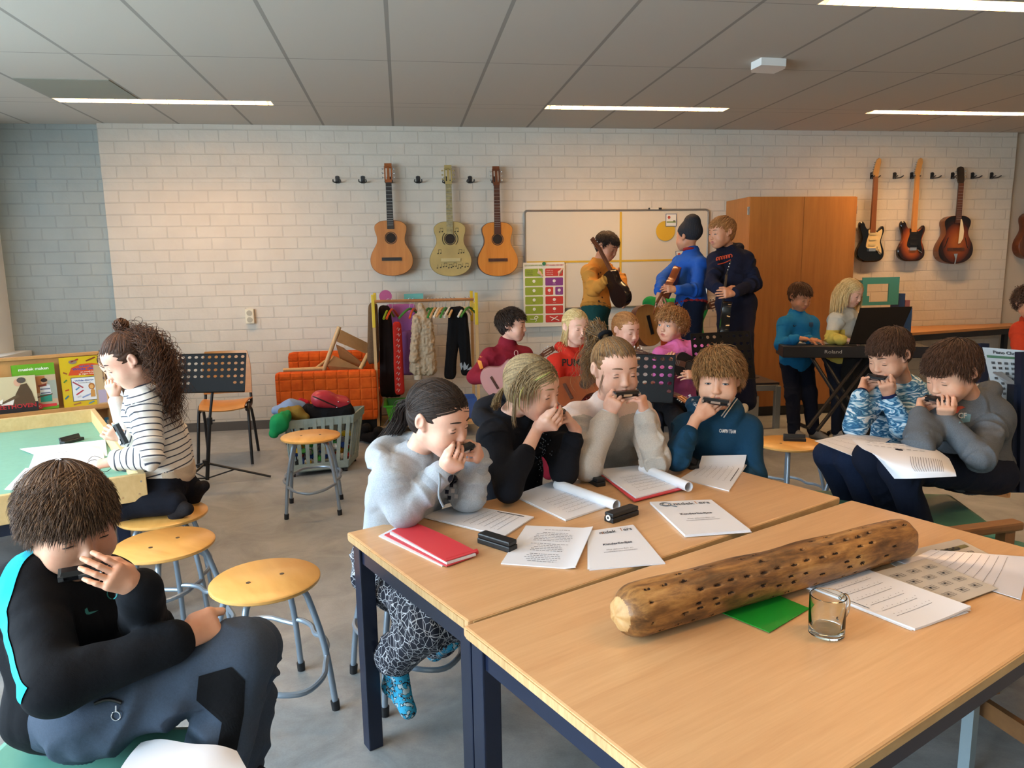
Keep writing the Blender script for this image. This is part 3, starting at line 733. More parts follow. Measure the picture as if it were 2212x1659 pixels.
def hand_blob(b, wrist, fdir, back, side, s=1.0, curl=(.5, .5, .4), spread=.10, thumb=(.6, .35), k=.004, curls=None, nails=None):
 """fdir: wrist->knuckles; back: normal of the back of the hand; side: +1 if the thumb lies at fdir x back ... sign"""
 y = Vector(fdir).normalized(); z = Vector(back); z = (z-y*z.dot(y)).normalized(); x = y.cross(z)*side   # x points to the thumb side
 T = lambda p: Vector(wrist)+(x*p[0]+y*p[1]+z*p[2])*s
 b.cone(T((0, -.012, 0)), T((0, .014, 0)), .0185*s, .0195*s, .012*s)
 for a, r0, r1 in ((.0215, .0125, .0105), (.007, .013, .0112), (-.0075, .0125, .0108), (-.021, .0115, .0095)):
  b.cone(T((a*.62, .012, 0)), T((a, .054, .001)), r0*s, r1*s, .009*s)
 b.cone(T((.016, .014, -.005)), T((.023, .032, -.007)), .0125*s, .0105*s, .01*s)
 L = ((.031, .020, .016), (.034, .023, .017), (.032, .021, .016), (.025, .016, .014))
 for i, a in enumerate((.0235, .0078, -.0078, -.0225)):
  cu = curls[i] if curls else curl
  p = Vector((a, .057-.004*abs(i-1.3), .001)); th = 0; sp = (1.4-i)*spread; r = (.0071, .0073, .0070, .0063)[i]
  for jn in range(3):
   th += cu[jn]*1.0
   dv = Vector((math.sin(sp)*math.cos(th), math.cos(sp)*math.cos(th), -math.sin(th)))
   q = p+dv*L[i][jn]; r2 = r*.92
   b.cone(T(p), T(q), r*s, r2*s, .0025*s); p = q; r = r2
  if nails is not None:
   nv = Vector((-0, math.sin(th), math.cos(th))); nails.append((T(p+dv*.001+nv*r*.8), y, x, z, dv, nv, s, x, y, z))
 p = Vector((.026, .026, -.008)); a1, a2 = thumb
 d1 = Vector((math.sin(a1), math.cos(a1), -math.sin(a2))).normalized(); q = p+d1*.030; b.cone(T(p), T(q), .0115*s, .0098*s, .008*s)
 d2 = (d1+Vector((-.35, .25, -.25))).normalized(); q2 = q+d2*.024; b.cone(T(q), T(q2), .0096*s, .008*s, .004*s)
 return T
def reach(sh, wr, l1, l2, pole):
 "elbow position for an arm from shoulder to wrist"
 sh, wr = Vector(sh), Vector(wr); d = wr-sh; L = min(d.length, (l1+l2)*.999); n = d.normalized()
 a = (l1*l1-l2*l2+L*L)/(2*L); hgt = math.sqrt(max(0, l1*l1-a*a)); p = Vector(pole); p = (p-n*p.dot(n)).normalized()
 return sh+n*a+p*hgt
def join_np(name, parts, mats, parent):
 "parts: (V array, F list/array, mi int or list)"
 V = []; Fs = []; mi = []; o = 0
 for v, f, m in parts:
  V += [tuple(q) for q in np.asarray(v)]; fl = f.tolist() if hasattr(f, 'tolist') else f
  Fs += [[i+o for i in q] for q in fl]; mi += (list(m) if hasattr(m, '__len__') else [m]*len(fl)); o += len(v)
 return newobj(name, V, Fs, mats, parent, True, mi)
EC = np.array([0, -.014, .028]); ER = np.array([.073, .092, .079])
def hairline(D, f=((-1, -.80), (-.2, -.62), (.08, -.25), (.22, .0), (.42, .32), (.65, .36), (1, .38))):
 return D[:, 2] > np.interp(D[:, 1], [a for a, _ in f], [b for _, b in f])
def strand_pts(H, N, seed, L, flow, region=hairline, K=12, off=.10, hang=.45, grav=1., curl=None, jit=.25, out=0., coll=(), Lj=.25, offend=None, stiff=.6):
 rg = np.random.RandomState(seed); D = rg.normal(size=(N*6, 3)); D /= np.linalg.norm(D, axis=1, keepdims=True); D = D[region(D)][:N]; N = len(D)
 Lr = L*(1+Lj*(rg.rand(N)*2-1)) if not callable(L) else L(D)*(1+Lj*(rg.rand(N)*2-1))
 N = len(D); ofr = off*(.7+.6*rg.rand(N)); P = EC+D*ER*(1+ofr[:, None]); step = Lr/(K-1)/H.s
 g = np.array(H.R.transposed() @ Vector((0, 0, -1))); g = g/np.linalg.norm(g)
 J_ = rg.normal(size=(N, 3))*jit; V = None; out_ = [P.copy()]
 for k in range(1, K):
  t = k/(K-1); F = flow(P, D)+J_*.5
  Nn = (P-EC)/ER**2; Nn /= np.linalg.norm(Nn, axis=1, keepdims=True)
  w = np.clip((t-hang)/.25, 0, 1)*grav
  T = F*(1-w)+g*w+Nn*out*(1-t)
  T /= np.linalg.norm(T, axis=1, keepdims=True)+1e-9
  V = T if V is None else V*stiff+T*(1-stiff)
  V /= np.linalg.norm(V, axis=1, keepdims=True)+1e-9
  P = P+V*step[:, None]
  q = (P-EC)/ER; r = np.linalg.norm(q, axis=1); mn = 1+ofr*(1 if offend is None else (1+(offend-1)*t))
  bad = r < mn
  if w < .5:   # keep close to the scalp
   tgt = np.where(bad | (t < hang), mn, r); P = EC+q/r[:, None]*tgt[:, None]*ER
  else: P = np.where(bad[:, None], EC+q/r[:, None]*mn[:, None]*ER, P)
  for (c, rr) in coll:
   q = P-np.array(c); r = np.linalg.norm(q, axis=1); m = r < rr; P[m] = np.array(c)+q[m]/r[m][:, None]*rr
  out_.append(P.copy())
 A = np.stack(out_, 1)
 W = A@np.array(H.R).T*H.s+np.array(H.c)
 if curl:
  amp, fr, start = curl; t = np.linspace(0, 1, K)[None, :]; ph = rg.rand(N, 1)*6.28; a = amp*np.clip((t-start)/.3, 0, 1)*(.6+.8*rg.rand(N, 1)); fr = fr*(.8+.4*rg.rand(N, 1))
  T = np.gradient(W, axis=1); T /= np.linalg.norm(T, axis=2, keepdims=True)+1e-9
  u = np.cross(T, [[[.3, .8, .5]]]); u /= np.linalg.norm(u, axis=2, keepdims=True)+1e-9; v = np.cross(T, u)
  W = W+u*(a*np.cos(t*fr+ph))[..., None]+v*(a*np.sin(t*fr+ph))[..., None]
 return W
HW = .74
def strands_np(W, wid, seed=0, flat=.55, ntone=3, center=None):
 N, K, _ = W.shape; rg = np.random.RandomState(seed+5)
 T = np.gradient(W, axis=1); T /= np.linalg.norm(T, axis=2, keepdims=True)+1e-9
 c = W.mean(axis=(0, 1)) if center is None else np.array(center)
 o = W-c; o /= np.linalg.norm(o, axis=2, keepdims=True)+1e-9; u = np.cross(T, o); u /= np.linalg.norm(u, axis=2, keepdims=True)+1e-9; v = np.cross(u, T)
 t = np.linspace(0, 1, K); prof = np.minimum(1, .45+t*3)*np.sqrt(np.clip(1-t**2.5, 0, 1))+.04; ww = wid*(.6+.8*rg.rand(N, 1))*HW*prof[None, :]
 S = 5; vs = []
 for s in range(S): a = 2*PI*s/S; vs.append(W+u*(ww*math.cos(a))[..., None]+v*(ww*flat*math.sin(a))[..., None])
 V = np.stack(vs, 2).reshape(-1, 3)
 i = np.arange(N)[:, None, None]*K*S+np.arange(K-1)[None, :, None]*S; s = np.arange(S)[None, None, :]; s2 = (s+1) % S
 Fq = np.stack([i+s, i+s2, i+S+s2, i+S+s], -1).reshape(-1, 4)
 mi = np.repeat(rg.randint(0, ntone, N), (K-1)*S)
 return V, Fq, mi
def cap_np(H, off=.06, h=.004, extra=None, cuts=True, seed=1, low=True, face=((0, .108, -.048), (.080, .070, .084))):
 s = H.s; b = Blob(h, .02*s); E = lambda c, r, k=.02, sub=False: b.ell(H.w(c), [q*s for q in r], H.R, k*s, sub)
 E(EC, ER*(1+off)); 
 if low: E((0, -.045, -.018), (.060, .052, .062), .03)
 if extra: extra(b, H)
 E(face[0], face[1], .012, True)
 for q in (-1, 1): E((q*.09, .02, -.03), (.032, .035, .042), .01, True)
 V, Fq = b.mesh(); V = relax(V, Fq, 2); N = normals(V, Fq); L = H.local(V)
 rid = np.sin(np.arctan2(L[:, 0], L[:, 2]-.03)*26+vnoise(L*40, seed)*3); V = V+N*(rid*.0012*s)[:, None]
 return V, Fq
def hair_obj(root, H, sets, mats, cap=None, name='hair', capmi=0, nt=2):
 parts = []
 if cap is not None: parts.append((cap[0], cap[1], capmi))
 for (W, wid, *r) in sets:
  V, Fq, mi = strands_np(W, wid, len(W), center=H.c, ntone=nt)
  if len(r) > 1 and r[1] is not None: mi = np.full(len(mi), r[1])
  parts.append((V, Fq, mi))
 V = np.concatenate([p[0] for p in parts]); o = 0; Fs = []; ms = []
 for v, f, m in parts: Fs.append(f+o); o += len(v); ms.append(np.full(len(f), m) if np.isscalar(m) else m)
 return npmesh(name, V, np.concatenate(Fs), mats, root, np.concatenate(ms))
def fl_crown(cx=0, cy=-.45, cz=.9, fwd=0., side=0.):
 c = np.array([cx, cy, cz])
 def f(P, D):
  q = (P-EC)/ER-c; q[:, 1] += fwd*0; T = q/(np.linalg.norm(q, axis=1, keepdims=True)+1e-9)
  return T+np.array([side, fwd, 0])
 return f
def fl_to(pt, w=1.):
 p = np.array(pt)
 def f(P, D):
  q = p-P; return q/(np.linalg.norm(q, axis=1, keepdims=True)+1e-9)*w
 return f
def fl_part(px=0., back=.25):
 def f(P, D):
  sg = np.where(D[:, 0] > px, 1., -1.); n = len(P)
  return np.stack([sg*.9, np.full(n, -back), np.full(n, -.55)], 1)
 return f
def tail_pts(path, N, seed, rad, K=16, curl=None, spread=.6):
 "bundle of strands along a world path"
 rg = np.random.RandomState(seed); C = catmull(path, max(2, K//(len(path)-1)+1)); C = np.array([list(c) for c in C]); tt = np.linspace(0, 1, len(C)); t = np.linspace(0, 1, K)
 P = np.stack([np.interp(t, tt, C[:, q]) for q in range(3)], 1)
 o = rg.normal(size=(N, 3)); r = rad if callable(rad) else (lambda t: rad*np.sin(np.clip(t*1.2+.12, 0, 1)*PI*.55))
 cut = .75+.3*rg.rand(N)
 W = np.stack([np.stack([np.interp(np.clip(t*c, 0, 1), t, P[:, q]) for q in range(3)], 1) for c in cut])
 W = W+o[:, None, :]*np.asarray(r(t))[None, :, None]*spread
 if curl:
  amp, fr = curl; ph = rg.rand(N, 1)*6.28; f2 = fr*(.8+.4*rg.rand(N, 1)); a = amp*(.5+rg.rand(N, 1))*np.clip(t*4, 0, 1)[None, :]
  T = np.gradient(W, axis=1); T /= np.linalg.norm(T, axis=2, keepdims=True)+1e-9
  u = np.cross(T, [[[.3, .8, .5]]]); u /= np.linalg.norm(u, axis=2, keepdims=True)+1e-9; v = np.cross(T, u)
  W = W+u*(a*np.cos(t[None]*f2+ph))[..., None]+v*(a*np.sin(t[None]*f2+ph))[..., None]
 return W
def ring(b, c, R, rx, ry, r, k=.01, n=18, tg=0, dz=0):
 pts = [Vector(c)+R @ Vector((math.cos(a)*rx, math.sin(a)*ry, dz*math.sin(a))) for a in [2*PI*i/n for i in range(n)]]
 for i in range(n): b.cone(pts[i], pts[(i+1) % n], r, r, k, False, tg)
def body_frame(neck, pelvis, shR, shL):
 up = (neck-pelvis).normalized(); x = (shR-shL); x = (x-up*x.dot(up)).normalized(); y = up.cross(x)   # y = forward when x is the person's right? fixed below
 return Matrix((x, y, up)).transposed()
def trunk(b, P, f=0., tg=0, low=1.):
 n, p = P['neck'], P['pelvis']; R = P['R']; d = n-p; bend = P.get('bend', Vector((0, 0, 0)))
 b.ell(p+d*.70+bend*.8, (.128+f, .082+f, .135), R, .04, tg=tg); b.ell(p+d*.38+bend, (.115+f, .080+f, .13), R, .05, tg=tg)
 b.ell(p+d*.06, (.128+f, .092+f, .10*low), R, .05, tg=tg)
 b.cone(P['shR'], P['shL'], .046+f*.7, None, .05, tg=tg); b.cone(n+(p-n).normalized()*.02, p+d*.8, .050+f*.6, .07+f, .05, tg=tg)
def sleeve(b, sh, el, wr, f=0., cut=1., wrr=.031, tg=1):
 w2 = el.lerp(wr, cut); b.cone(sh, el, .038+f, .032+f*.9, .035, tg=tg); b.cone(el, w2, .032+f*.9, .026+f*.7, .02, tg=tg)
def make_person(spec):
 H = spec['head']; P = dict(spec); s = H.s; h = spec.get('h', .004)
 neck, pelvis = P['neck'], P['pelvis']; P['R'] = body_frame(neck, pelvis, P['shR'], P['shL'])
 r = wthing('person', spec['label'], 'person', (pelvis.x, pelvis.y, 0), spec.get('group'))
 sk = spec.get('skin', SK); bro = spec.get('brow', 'browhair')
 mats = [sk, M_lip, M_lash, spec['browm'], M_eye, spec.get('iris', M_iris), M_pupil, M_nail]
 hb = head_blob(H, neck, spec.get('hh', .0028), spec.get('mouth', 'closed')); V, Fq = hb.mesh(); V = relax(V, Fq, 1, .4)
 L = H.local(V); fc = L[Fq].mean(1)
 lz = np.abs(fc[:, 2]+.0545); lip = (np.abs(fc[:, 0]) < .017) & (fc[:, 1] > .080) & (lz < .0092*np.sqrt(np.clip(1-(fc[:, 0]/.0175)**2, 0, 1)))
 parts = [(V, Fq, np.where(lip, 1, 0))]
 fm = MB(); face_parts(fm, H, BVHTree.FromPolygons([Vector(q) for q in V], Fq.tolist()), spec.get('eyes', 'down')); parts.append((fm.v, fm.f, [q+2 for q in fm.mi]))
 ab = Blob(spec.get('ha', .0035), .01)
 arms = {}
 for q in 'RL':
  if 'wr'+q not in P: continue
  el = P['el'+q]; wr = P['wr'+q]; ab.cone(el.lerp(wr, .25), wr, .027, .0195, .01)
  hd = P.get('hand'+q)
  if hd: hand_blob(ab, wr+(Vector(hd['f']).normalized()*.012), hd['f'], hd['b'], -1 if q == 'R' else 1, hd.get('s', .92), hd.get('curl', (.4, .6, .4)), hd.get('spread', .06), hd.get('thumb', (.5, .4)), curls=hd.get('curls'))
 if ab.pr:
  V, Fq = ab.mesh(); V = relax(V, Fq, 1, .3); parts.append((V, Fq, 0))
 if not spec.get('nobody'):
  tb = Blob(.009, .03); trunk(tb, P, -.012)
  for q in 'RL':
   if 'el'+q in P: tb.cone(P['sh'+q], P['el'+q], .035, .03); tb.cone(P['el'+q], P['el'+q].lerp(P['wr'+q], .5), .03, .024)
   if 'kn'+q in P: hp = P['hip'+q]; tb.cone(hp, P['kn'+q], .06, .045); tb.cone(P['kn'+q], P['an'+q], .043, .028)
  V, Fq = tb.mesh(); parts.append((V, Fq, 0))
 join_np('body', parts, mats, r)
 tp = spec['top']; f = tp.get('f', .014); b = Blob(h, .02); trunk(b, P, f, low=tp.get('low', 1.))
 for q in 'RL':
  if 'wr'+q in P: sleeve(b, P['sh'+q], P['el'+q], P['wr'+q], tp.get('sf', f), tp.get('cut', .93) if not isinstance(tp.get('cut'), dict) else tp['cut'][q])
  elif 'el'+q in P: b.cone(P['sh'+q], P['el'+q], .046+f, .04+f, .03, tg=1)
 nd = (H.w((0, -.022, -.045))-neck).normalized(); nR = Matrix((P['R'].col[0], nd.cross(P['R'].col[0]), nd)).transposed()
 if tp.get('collar', 'crew') == 'crew': ring(b, neck+nd*.012, nR, .050, .052, .008, .01)
 elif tp['collar'] == 'high': b.cone(neck, neck+nd*.03, .052, .046, .02); ring(b, neck+nd*.02, nR, .048, .050, .010, .015); ring(b, neck+nd*.04, nR, .046, .048, .008, .01)
 if tp.get('hood'):
  fw = P['fw']; up = Vector((0, 0, 1)); x = P['R'].col[0]; bk = -fw
  hs = tp.get('hs', 1.)
  pts = [neck+fw*.062+x*.018-up*.035, neck+x*.062+fw*.03+up*.0, neck+x*.080*hs+bk*.03+up*.02, neck+x*.055*hs+bk*.085+up*.018, neck+bk*.105*hs+up*.012,
               neck-x*.055*hs+bk*.085+up*.018, neck-x*.080*hs+bk*.03+up*.02, neck-x*.062+fw*.03+up*.0, neck+fw*.062-x*.018-up*.035]
  pts = catmull(pts, 3); rr = [(.015+.016*hs*math.sin(PI*i/(len(pts)-1))) for i in range(len(pts))]; b.chain(pts, rr, .015)
  b.cone(neck+bk*.09*hs-up*.0, neck+bk*.10*hs-up*.07*hs, .045*hs, .03, .03)
 V, Fq, tg, ax = cloth_mesh(b, tp.get('amp', .004), spec.get('seed', 1), 2)
 fc = V[Fq].mean(1); mi = tp['mi'](fc) if 'mi' in tp else None
 top = npmesh(tp.get('name', 'sweater'), V, Fq, tp['m'], r, mi, {'limb': tg.astype(float), 'axial': ax})
 cf = tp.get('cuff')
 if cf is not None:
  for q in 'RL':
   if 'wr'+q not in P: continue
   c = tp.get('cut', .93); c = c[q] if isinstance(c, dict) else c
   d = (P['wr'+q]-P['el'+q]).normalized(); w2 = P['el'+q].lerp(P['wr'+q], c); cb = Blob(min(h, .004), .006); rr = .0265+f*.6
   cb.cone(w2-d*.03, w2+d*.012, rr+.003, rr-.002); V, Fq = cb.mesh(); npmesh('cuff', relax(V, Fq, 1), Fq, cf, top)
 pt = spec.get('pants')
 if pt:
  b = Blob(pt.get('h', .006), .03); fp = pt.get('f', .012); p = pelvis; b.ell(p+(neck-pelvis)*.05, (.122+fp, .090+fp, .10), P['R'], .04)
  for q in 'RL':
   if 'kn'+q in P:
    b.cone(P['hip'+q], P['kn'+q], .062+fp, .044+fp, .05, tg=1)
    if 'an'+q in P: b.cone(P['kn'+q], P['an'+q], .043+fp, pt.get('ra', .036)+fp*.8, .03, tg=1)
  V, Fq, tg, ax = cloth_mesh(b, pt.get('amp', .004), spec.get('seed', 1)+11, 2, ringf=45)
  fc = V[Fq].mean(1); npmesh('trousers', V, Fq, pt['m'], r, pt['mi'](fc) if 'mi' in pt else None, {'limb': tg.astype(float), 'axial': ax})
 ft = spec.get('feet')
 if ft:
  for q in 'RL':
   if 'toe'+q in P:
    a, t_ = P['an'+q], P['toe'+q]; b = Blob(.004, .02); d = (t_-a); dn = d.normalized()
    heel = a+Vector((0, 0, -.045)) if abs(dn.z) < .85 else a
    he = ft.get('heel', {}).get(q); heel = he if he is not None else heel
    b.cone(a+(a-P['kn'+q]).normalized()*-.05, a, .032, .033); b.cone(a, heel, .032, .027); b.cone(heel, t_, .027, .021); b.cone(a, t_, .030, .019)
    V, Fq = b.mesh(); npmesh('sock', relax(V, Fq, 2), Fq, ft['m'], r)
 return r, P, H, top
def RC(bv, p): d = (Vector(p)-CAM).normalized(); return bv.ray_cast(CAM+d*.2, d, 9)
def decal(target, mb_pts, faces, d, m, name, parent, off=.0015):
 "print projected along d onto a garment"
 bv = target if isinstance(target, BVHTree) else bvh_of(target); d = Vector(d).normalized(); vs = []
 for p in mb_pts:
  p = Vector(p); hit = RC(bv, p) if d.dot(FWD) > .9 else bv.ray_cast(p-d*.3, d, .8); vs.append((hit[0]-d*off) if hit[0] is not None else p)
 return newobj(name, vs, faces, m, parent)
def bvh_of(o):
 me = o.data; rt = o
 while rt.parent: rt = rt.parent
 M = rt.matrix_world
 return BVHTree.FromPolygons([M @ v.co for v in me.vertices], [tuple(p.vertices) for p in me.polygons])
def decal_text(target, s, c, ux, uy, h, m, parent, name='printed_text', bold=True, width=None, off=.002):
 vs, fs = text_tris(s, bold); ux = Vector(ux).normalized(); uy = (Vector(uy)-ux*Vector(uy).dot(ux)).normalized(); n = ux.cross(uy)
 sx = h if width is None else width/(max(v[0] for v in vs)-min(v[0] for v in vs))
 return decal(target, [Vector(c)+ux*v[0]*sx+uy*v[1]*h for v in vs], fs, -n, m, name, parent, off)
def poly_tris(poly, step=.15):
 bm = bmesh.new(); vv = [bm.verts.new((x, y, 0)) for x, y in poly]; f = bm.faces.new(vv); bmesh.ops.triangulate(bm, faces=[f])
 for _ in range(3):
  es = [e for e in bm.edges if e.calc_length() > step]
  if not es: break
  bmesh.ops.subdivide_edges(bm, edges=es, cuts=1); bmesh.ops.triangulate(bm, faces=bm.faces[:])
 bm.verts.index_update(); r = ([tuple(v.co) for v in bm.verts], [[v.index for v in f.verts] for f in bm.faces]); bm.free(); return r
def decal_poly(target, poly, c, ux, uy, sc, m, parent, name='print', off=.0018):
 vs, fs = poly_tris(poly); ux = Vector(ux).normalized(); uy = (Vector(uy)-ux*Vector(uy).dot(ux)).normalized(); n = ux.cross(uy)
 return decal(target, [Vector(c)+ux*v[0]*sc+uy*v[1]*sc for v in vs], fs, -n, m, name, parent, off)
TICK = [(-.5, .12), (-.42, -.12), (-.28, -.24), (-.08, -.2), (.2, -.02), (.55, .3), (.1, .08), (-.15, -.02), (-.3, -.03), (-.38, .05), (-.42, .15), (-.36, .28)]
M_chrome = mat('chrome', 'c8ccd0', .15, metal=.9); M_comb = mat('harmonica_black', '101114', .3)
def harmonica(label, c, x, f, L=.102, plate=True, txt=True, mcov=None):
 "c centre, x long axis, f direction from the mouth outwards"
 T = frame(c, x, f)   # local y = outward
 r = wthing('harmonica', label, 'harmonica', c, 'harmonicas')
 m = MB(); m.box((0, -.002, 0), (L, .024, .007), T); m.build('comb', M_comb, r)
 for q in (-1, 1):
  m = MB(); m.add([(-L/2+.003, -.013, q*.004), (L/2-.003, -.013, q*.004), (L/2-.003, .014, q*.004), (-L/2+.003, .014, q*.004), (-L/2+.005, -.010, q*.0085), (L/2-.005, -.010, q*.0085), (L/2-.006, .008, q*.012), (-L/2+.006, .008, q*.012)],
              [(0, 1, 5, 4), (1, 2, 6, 5), (2, 3, 7, 6), (3, 0, 4, 7), (4, 5, 6, 7), (3, 2, 1, 0)], 0, False, T); m.build('cover_plate', mcov or M_comb, r)
 m = MB()
 for q in (-1, 1): m.box((q*(L/2-.004), .0, 0), (.009, .026, .012), T)
 if plate: m.box((0, .0145, 0), (.034, .002, .009), T)
 m.build('chrome_plate', M_chrome, r)
 return r
def hold(P, q, H, hc, s=1.0, curls=None, back=None, out=.054, fw=.020, up=-.018, cut=None):
 "close a hand round one end of the harmonica: moves the wrist so the knuckles sit outside its end"
 side = 1 if q == 'R' else -1; xr = H.d((1, 0, 0)); fwd = H.d((0, 1, 0)); uu = H.d((0, 0, 1))
 K = hc+xr*side*out+fwd*fw+uu*up; d = (K-P['wr'+q]).normalized(); P['wr'+q] = K-d*.066*s
 P['hand'+q] = dict(f=d, b=back or (fwd*.75+xr*side*.75), s=s, curls=curls or ((1.15, .5, .25), (1.15, .55, .3), (1.15, .6, .3), (1.15, .65, .3)), thumb=(.2, .7), spread=.05)
def dep(p): return (Vector(p)-CAM).dot(FWD)
def V3(*a): return Vector(a)
Z_ = Vector((0, 0, 1))
HM = {'dark': (hairmat('near_black', '17100d', '2d1f18'), hairmat('near_black2', '1f1612', '3a2a20')),
      'brown': (hairmat('brown', '2b1a11', '4b3121'), hairmat('brown2', '3a2518', '5e4030')),
      'mid': (hairmat('mid_brown', '5b3d24', '86603a'), hairmat('mid_brown2', '6e4c2e', 'a07a4c')),
      'blond': (hairmat('blond', 'a78a55', 'd1b67e'), hairmat('blond2', 'bfa067', 'e4cf9c')),
      'dblond': (hairmat('dark_blond', '66543f', '8d7856'), hairmat('dark_blond2', '7a664a', 'a89068')),
      'ginger': (hairmat('ginger', '7a4d2c', 'a87443'), hairmat('ginger2', '8f5f38', 'c08d58'))}
BROW = {k: mat('brow_'+k, c, .8) for k, c in (('dark', '2a1c14'), ('brown', '3c281a'), ('mid', '6a4a30'), ('blond', 'ad9060'), ('dblond', '8a7048'), ('ginger', '8a5d3a'))}
def arm(P, q, sh, el, wr): P['sh'+q] = sh; P['el'+q] = el; P['wr'+q] = wr
def legs_seated(P, fw, kz=.50, L=.36, spread=.09, shin=.42, back=0.):
 rt = fw.cross(Z_).normalized()
 for q, s in (('R', 1), ('L', -1)):
  hp = P['pelvis']+rt*s*.07-Z_*.01; kn = hp+fw*L+rt*s*(spread-.07); kn.z = kz; P['hip'+q] = hp; P['kn'+q] = kn
  an = kn+fw*(.02-back); an.z = max(.07, kz-shin); P['an'+q] = an; P['toe'+q] = an+fw*.13+V3(0, 0, -.045)
def hair_short(root, H, key, N=1500, L=.065, fwd=.35, side=0, seed=1, wid=.0021, cy=-.45, off=.13, oe=1.5, fl=None, jit=.15, cap=.06, hang=.8, stiff=.6, capkw={}, sets=()):
 kw = {} if fl is None else dict(region=lambda D: hairline(D, fl))
 W = strand_pts(H, N, seed, L, fl_crown(0, cy, .9, fwd, side), hang=hang, off=off, jit=jit, offend=oe, stiff=stiff, **kw)
 W2 = strand_pts(H, N//5, seed+50, L*.95, fl_crown(0, -.1, .9, .8+fwd*.5, side), hang=.85, off=off*.9, jit=jit*.8, offend=1.3, region=lambda D: (D[:, 1] > .3) & (np.abs(D[:, 0]) < .75) & hairline(D))
 return hair_obj(root, H, [(W, wid), (W2, wid)]+list(sets), list(HM[key]), cap_np(H, off=cap, **capkw))
def girl_grey():
 H = Head(J(948, 902, 2.18), look_dir(50, 20), .05, 1.0); hc = H.w((0, .106, -.056)); dh = dep(hc)
 P = dict(head=H, neck=J(893, 992, 2.24), pelvis=J(848, 1198, 2.42), fw=look_dir(48, 0), h=.0042)
 arm(P, 'R', J(850, 1035, 2.16), Zp(872, 1105, .735), J(955, 1020, dh+.0))
 arm(P, 'L', J(965, 1030, 2.42), Zp(1015, 1072, .735), J(1033, 988, dh+.10))
 hold(P, 'R', H, hc); hold(P, 'L', H, hc)
 hipR = P['pelvis']+V3(-.05, -.04, -.02); P['hipR'] = hipR; P['knR'] = J(935, 1345, 2.02); P['anR'] = J(855, 1414, 2.2); P['toeR'] = J(882, 1535, 2.18)
 P['hipL'] = P['pelvis']+V3(.08, .05, -.02); P['knL'] = J(1030, 1300, 2.15); P['anL'] = J(938, 1380, 2.42); P['toeL'] = J(975, 1388, 2.28)
 t = NT('crackle_trousers'); v = t.n('ShaderNodeTexVoronoi', feature='DISTANCE_TO_EDGE'); v.inputs['Scale'].default_value = 42; t.l(t.mapn((1, 1, 1)), v.inputs[0])
 v2 = t.n('ShaderNodeTexVoronoi', feature='DISTANCE_TO_EDGE'); v2.inputs['Scale'].default_value = 30; t.l(t.mapn((1.3, .8, 1), (.5, .4, .3)), v2.inputs[0])
 mn = t.math('MINIMUM', v.outputs[0], v2.outputs[0]); t.base(t.mix(t.math('LESS_THAN', mn, .020), '161b2c', 'c9ced6')); t.set(Roughness=.85)
 tl = NT('leopard_sock'); n = tl.noise(75, 2); m = tl.ramp(n, [(0, '2fa3cf'), (.50, '2fa3cf'), (.505, '10141f'), (.56, '10141f'), (.565, 'a9c4cf')], 'CONSTANT'); tl.base(m); tl.set(Roughness=.9)
 P.update(label='girl in a light grey hoodie with dark ponytail playing harmonica at the table corner', browm=BROW['dark'], skin=SKP, seed=3,
             top=dict(m=fabric('grey_marl', 'a9b0b8', heather=.18), f=.016, sf=.017, hood=1, hs=1.15, amp=.010, cuff=fabric('grey_marl_cuff', '9da5ae', heather=.15), name='hoodie'),
             pants=dict(m=t.m, f=.018, ra=.05, amp=.010, h=.005), feet=dict(m=tl.m, heel={'R': J(846, 1480, 2.26)}))
 r, P, H, top = make_person(P)
 m = MB(); n = P['neck']; fw = P['fw']; m.tube(catmull([J(942, 1000, 2.14), J(950, 1035, 2.10), J(948, 1070, 2.08), J(958, 1095, 2.08)], 4), .0035, 8); m.build('drawstring', fabric('grey_marl_cord', '8a939c'), top)
 tie = (.0, -.105, .005)
 W = strand_pts(H, 4500, 4, .17, fl_to(tie), hang=2, off=.075, jit=.03, K=14, stiff=.3, Lj=.4)
 W2 = strand_pts(H, 900, 5, .11, lambda Pp, D: fl_part(.1, .9)(Pp, D), hang=2, off=.085, jit=.04, K=12, stiff=.3)
 tw = H.w(tie); tl_ = tail_pts([tw, tw+H.d((0, -.03, -.03)), J(868, 905, 2.3), J(845, 940, 2.32), J(822, 965, 2.33)], 260, 8, .02, K=14)
 hair_obj(r, H, [(W, .0017), (W2, .0017), (tl_, .0018)], list(HM['dark']), cap_np(H, .055))
 for c, x, y, s in (((1002, 1030), 0, 0, .012),):
  m2 = mat('print_navy', '1b2338', .7); wht = mat('print_white', 'd8d8d8', .7)
  decal_poly(top, [(math.cos(a)*1.1, math.sin(a)) for a in np.linspace(0, 2*PI, 17)[:-1]], J(978, 1035, 2.1), RGT, UPV, .013, m2, top)
  for i, (px, py) in enumerate(((965, 1062), (978, 1060), (970, 1075), (985, 1072), (975, 1048))):
   decal_poly(top, [(-.5, -.6), (.5, -.6), (.6, .5), (-.4, .6)], J(px, py, 2.1), RGT, UPV, .010, wht if i % 2 else m2, top)
 harmonica('harmonica played by the girl in the grey hoodie', hc, H.d((1, 0, 0)), H.d((0, 1, -.15)))
girl_grey()
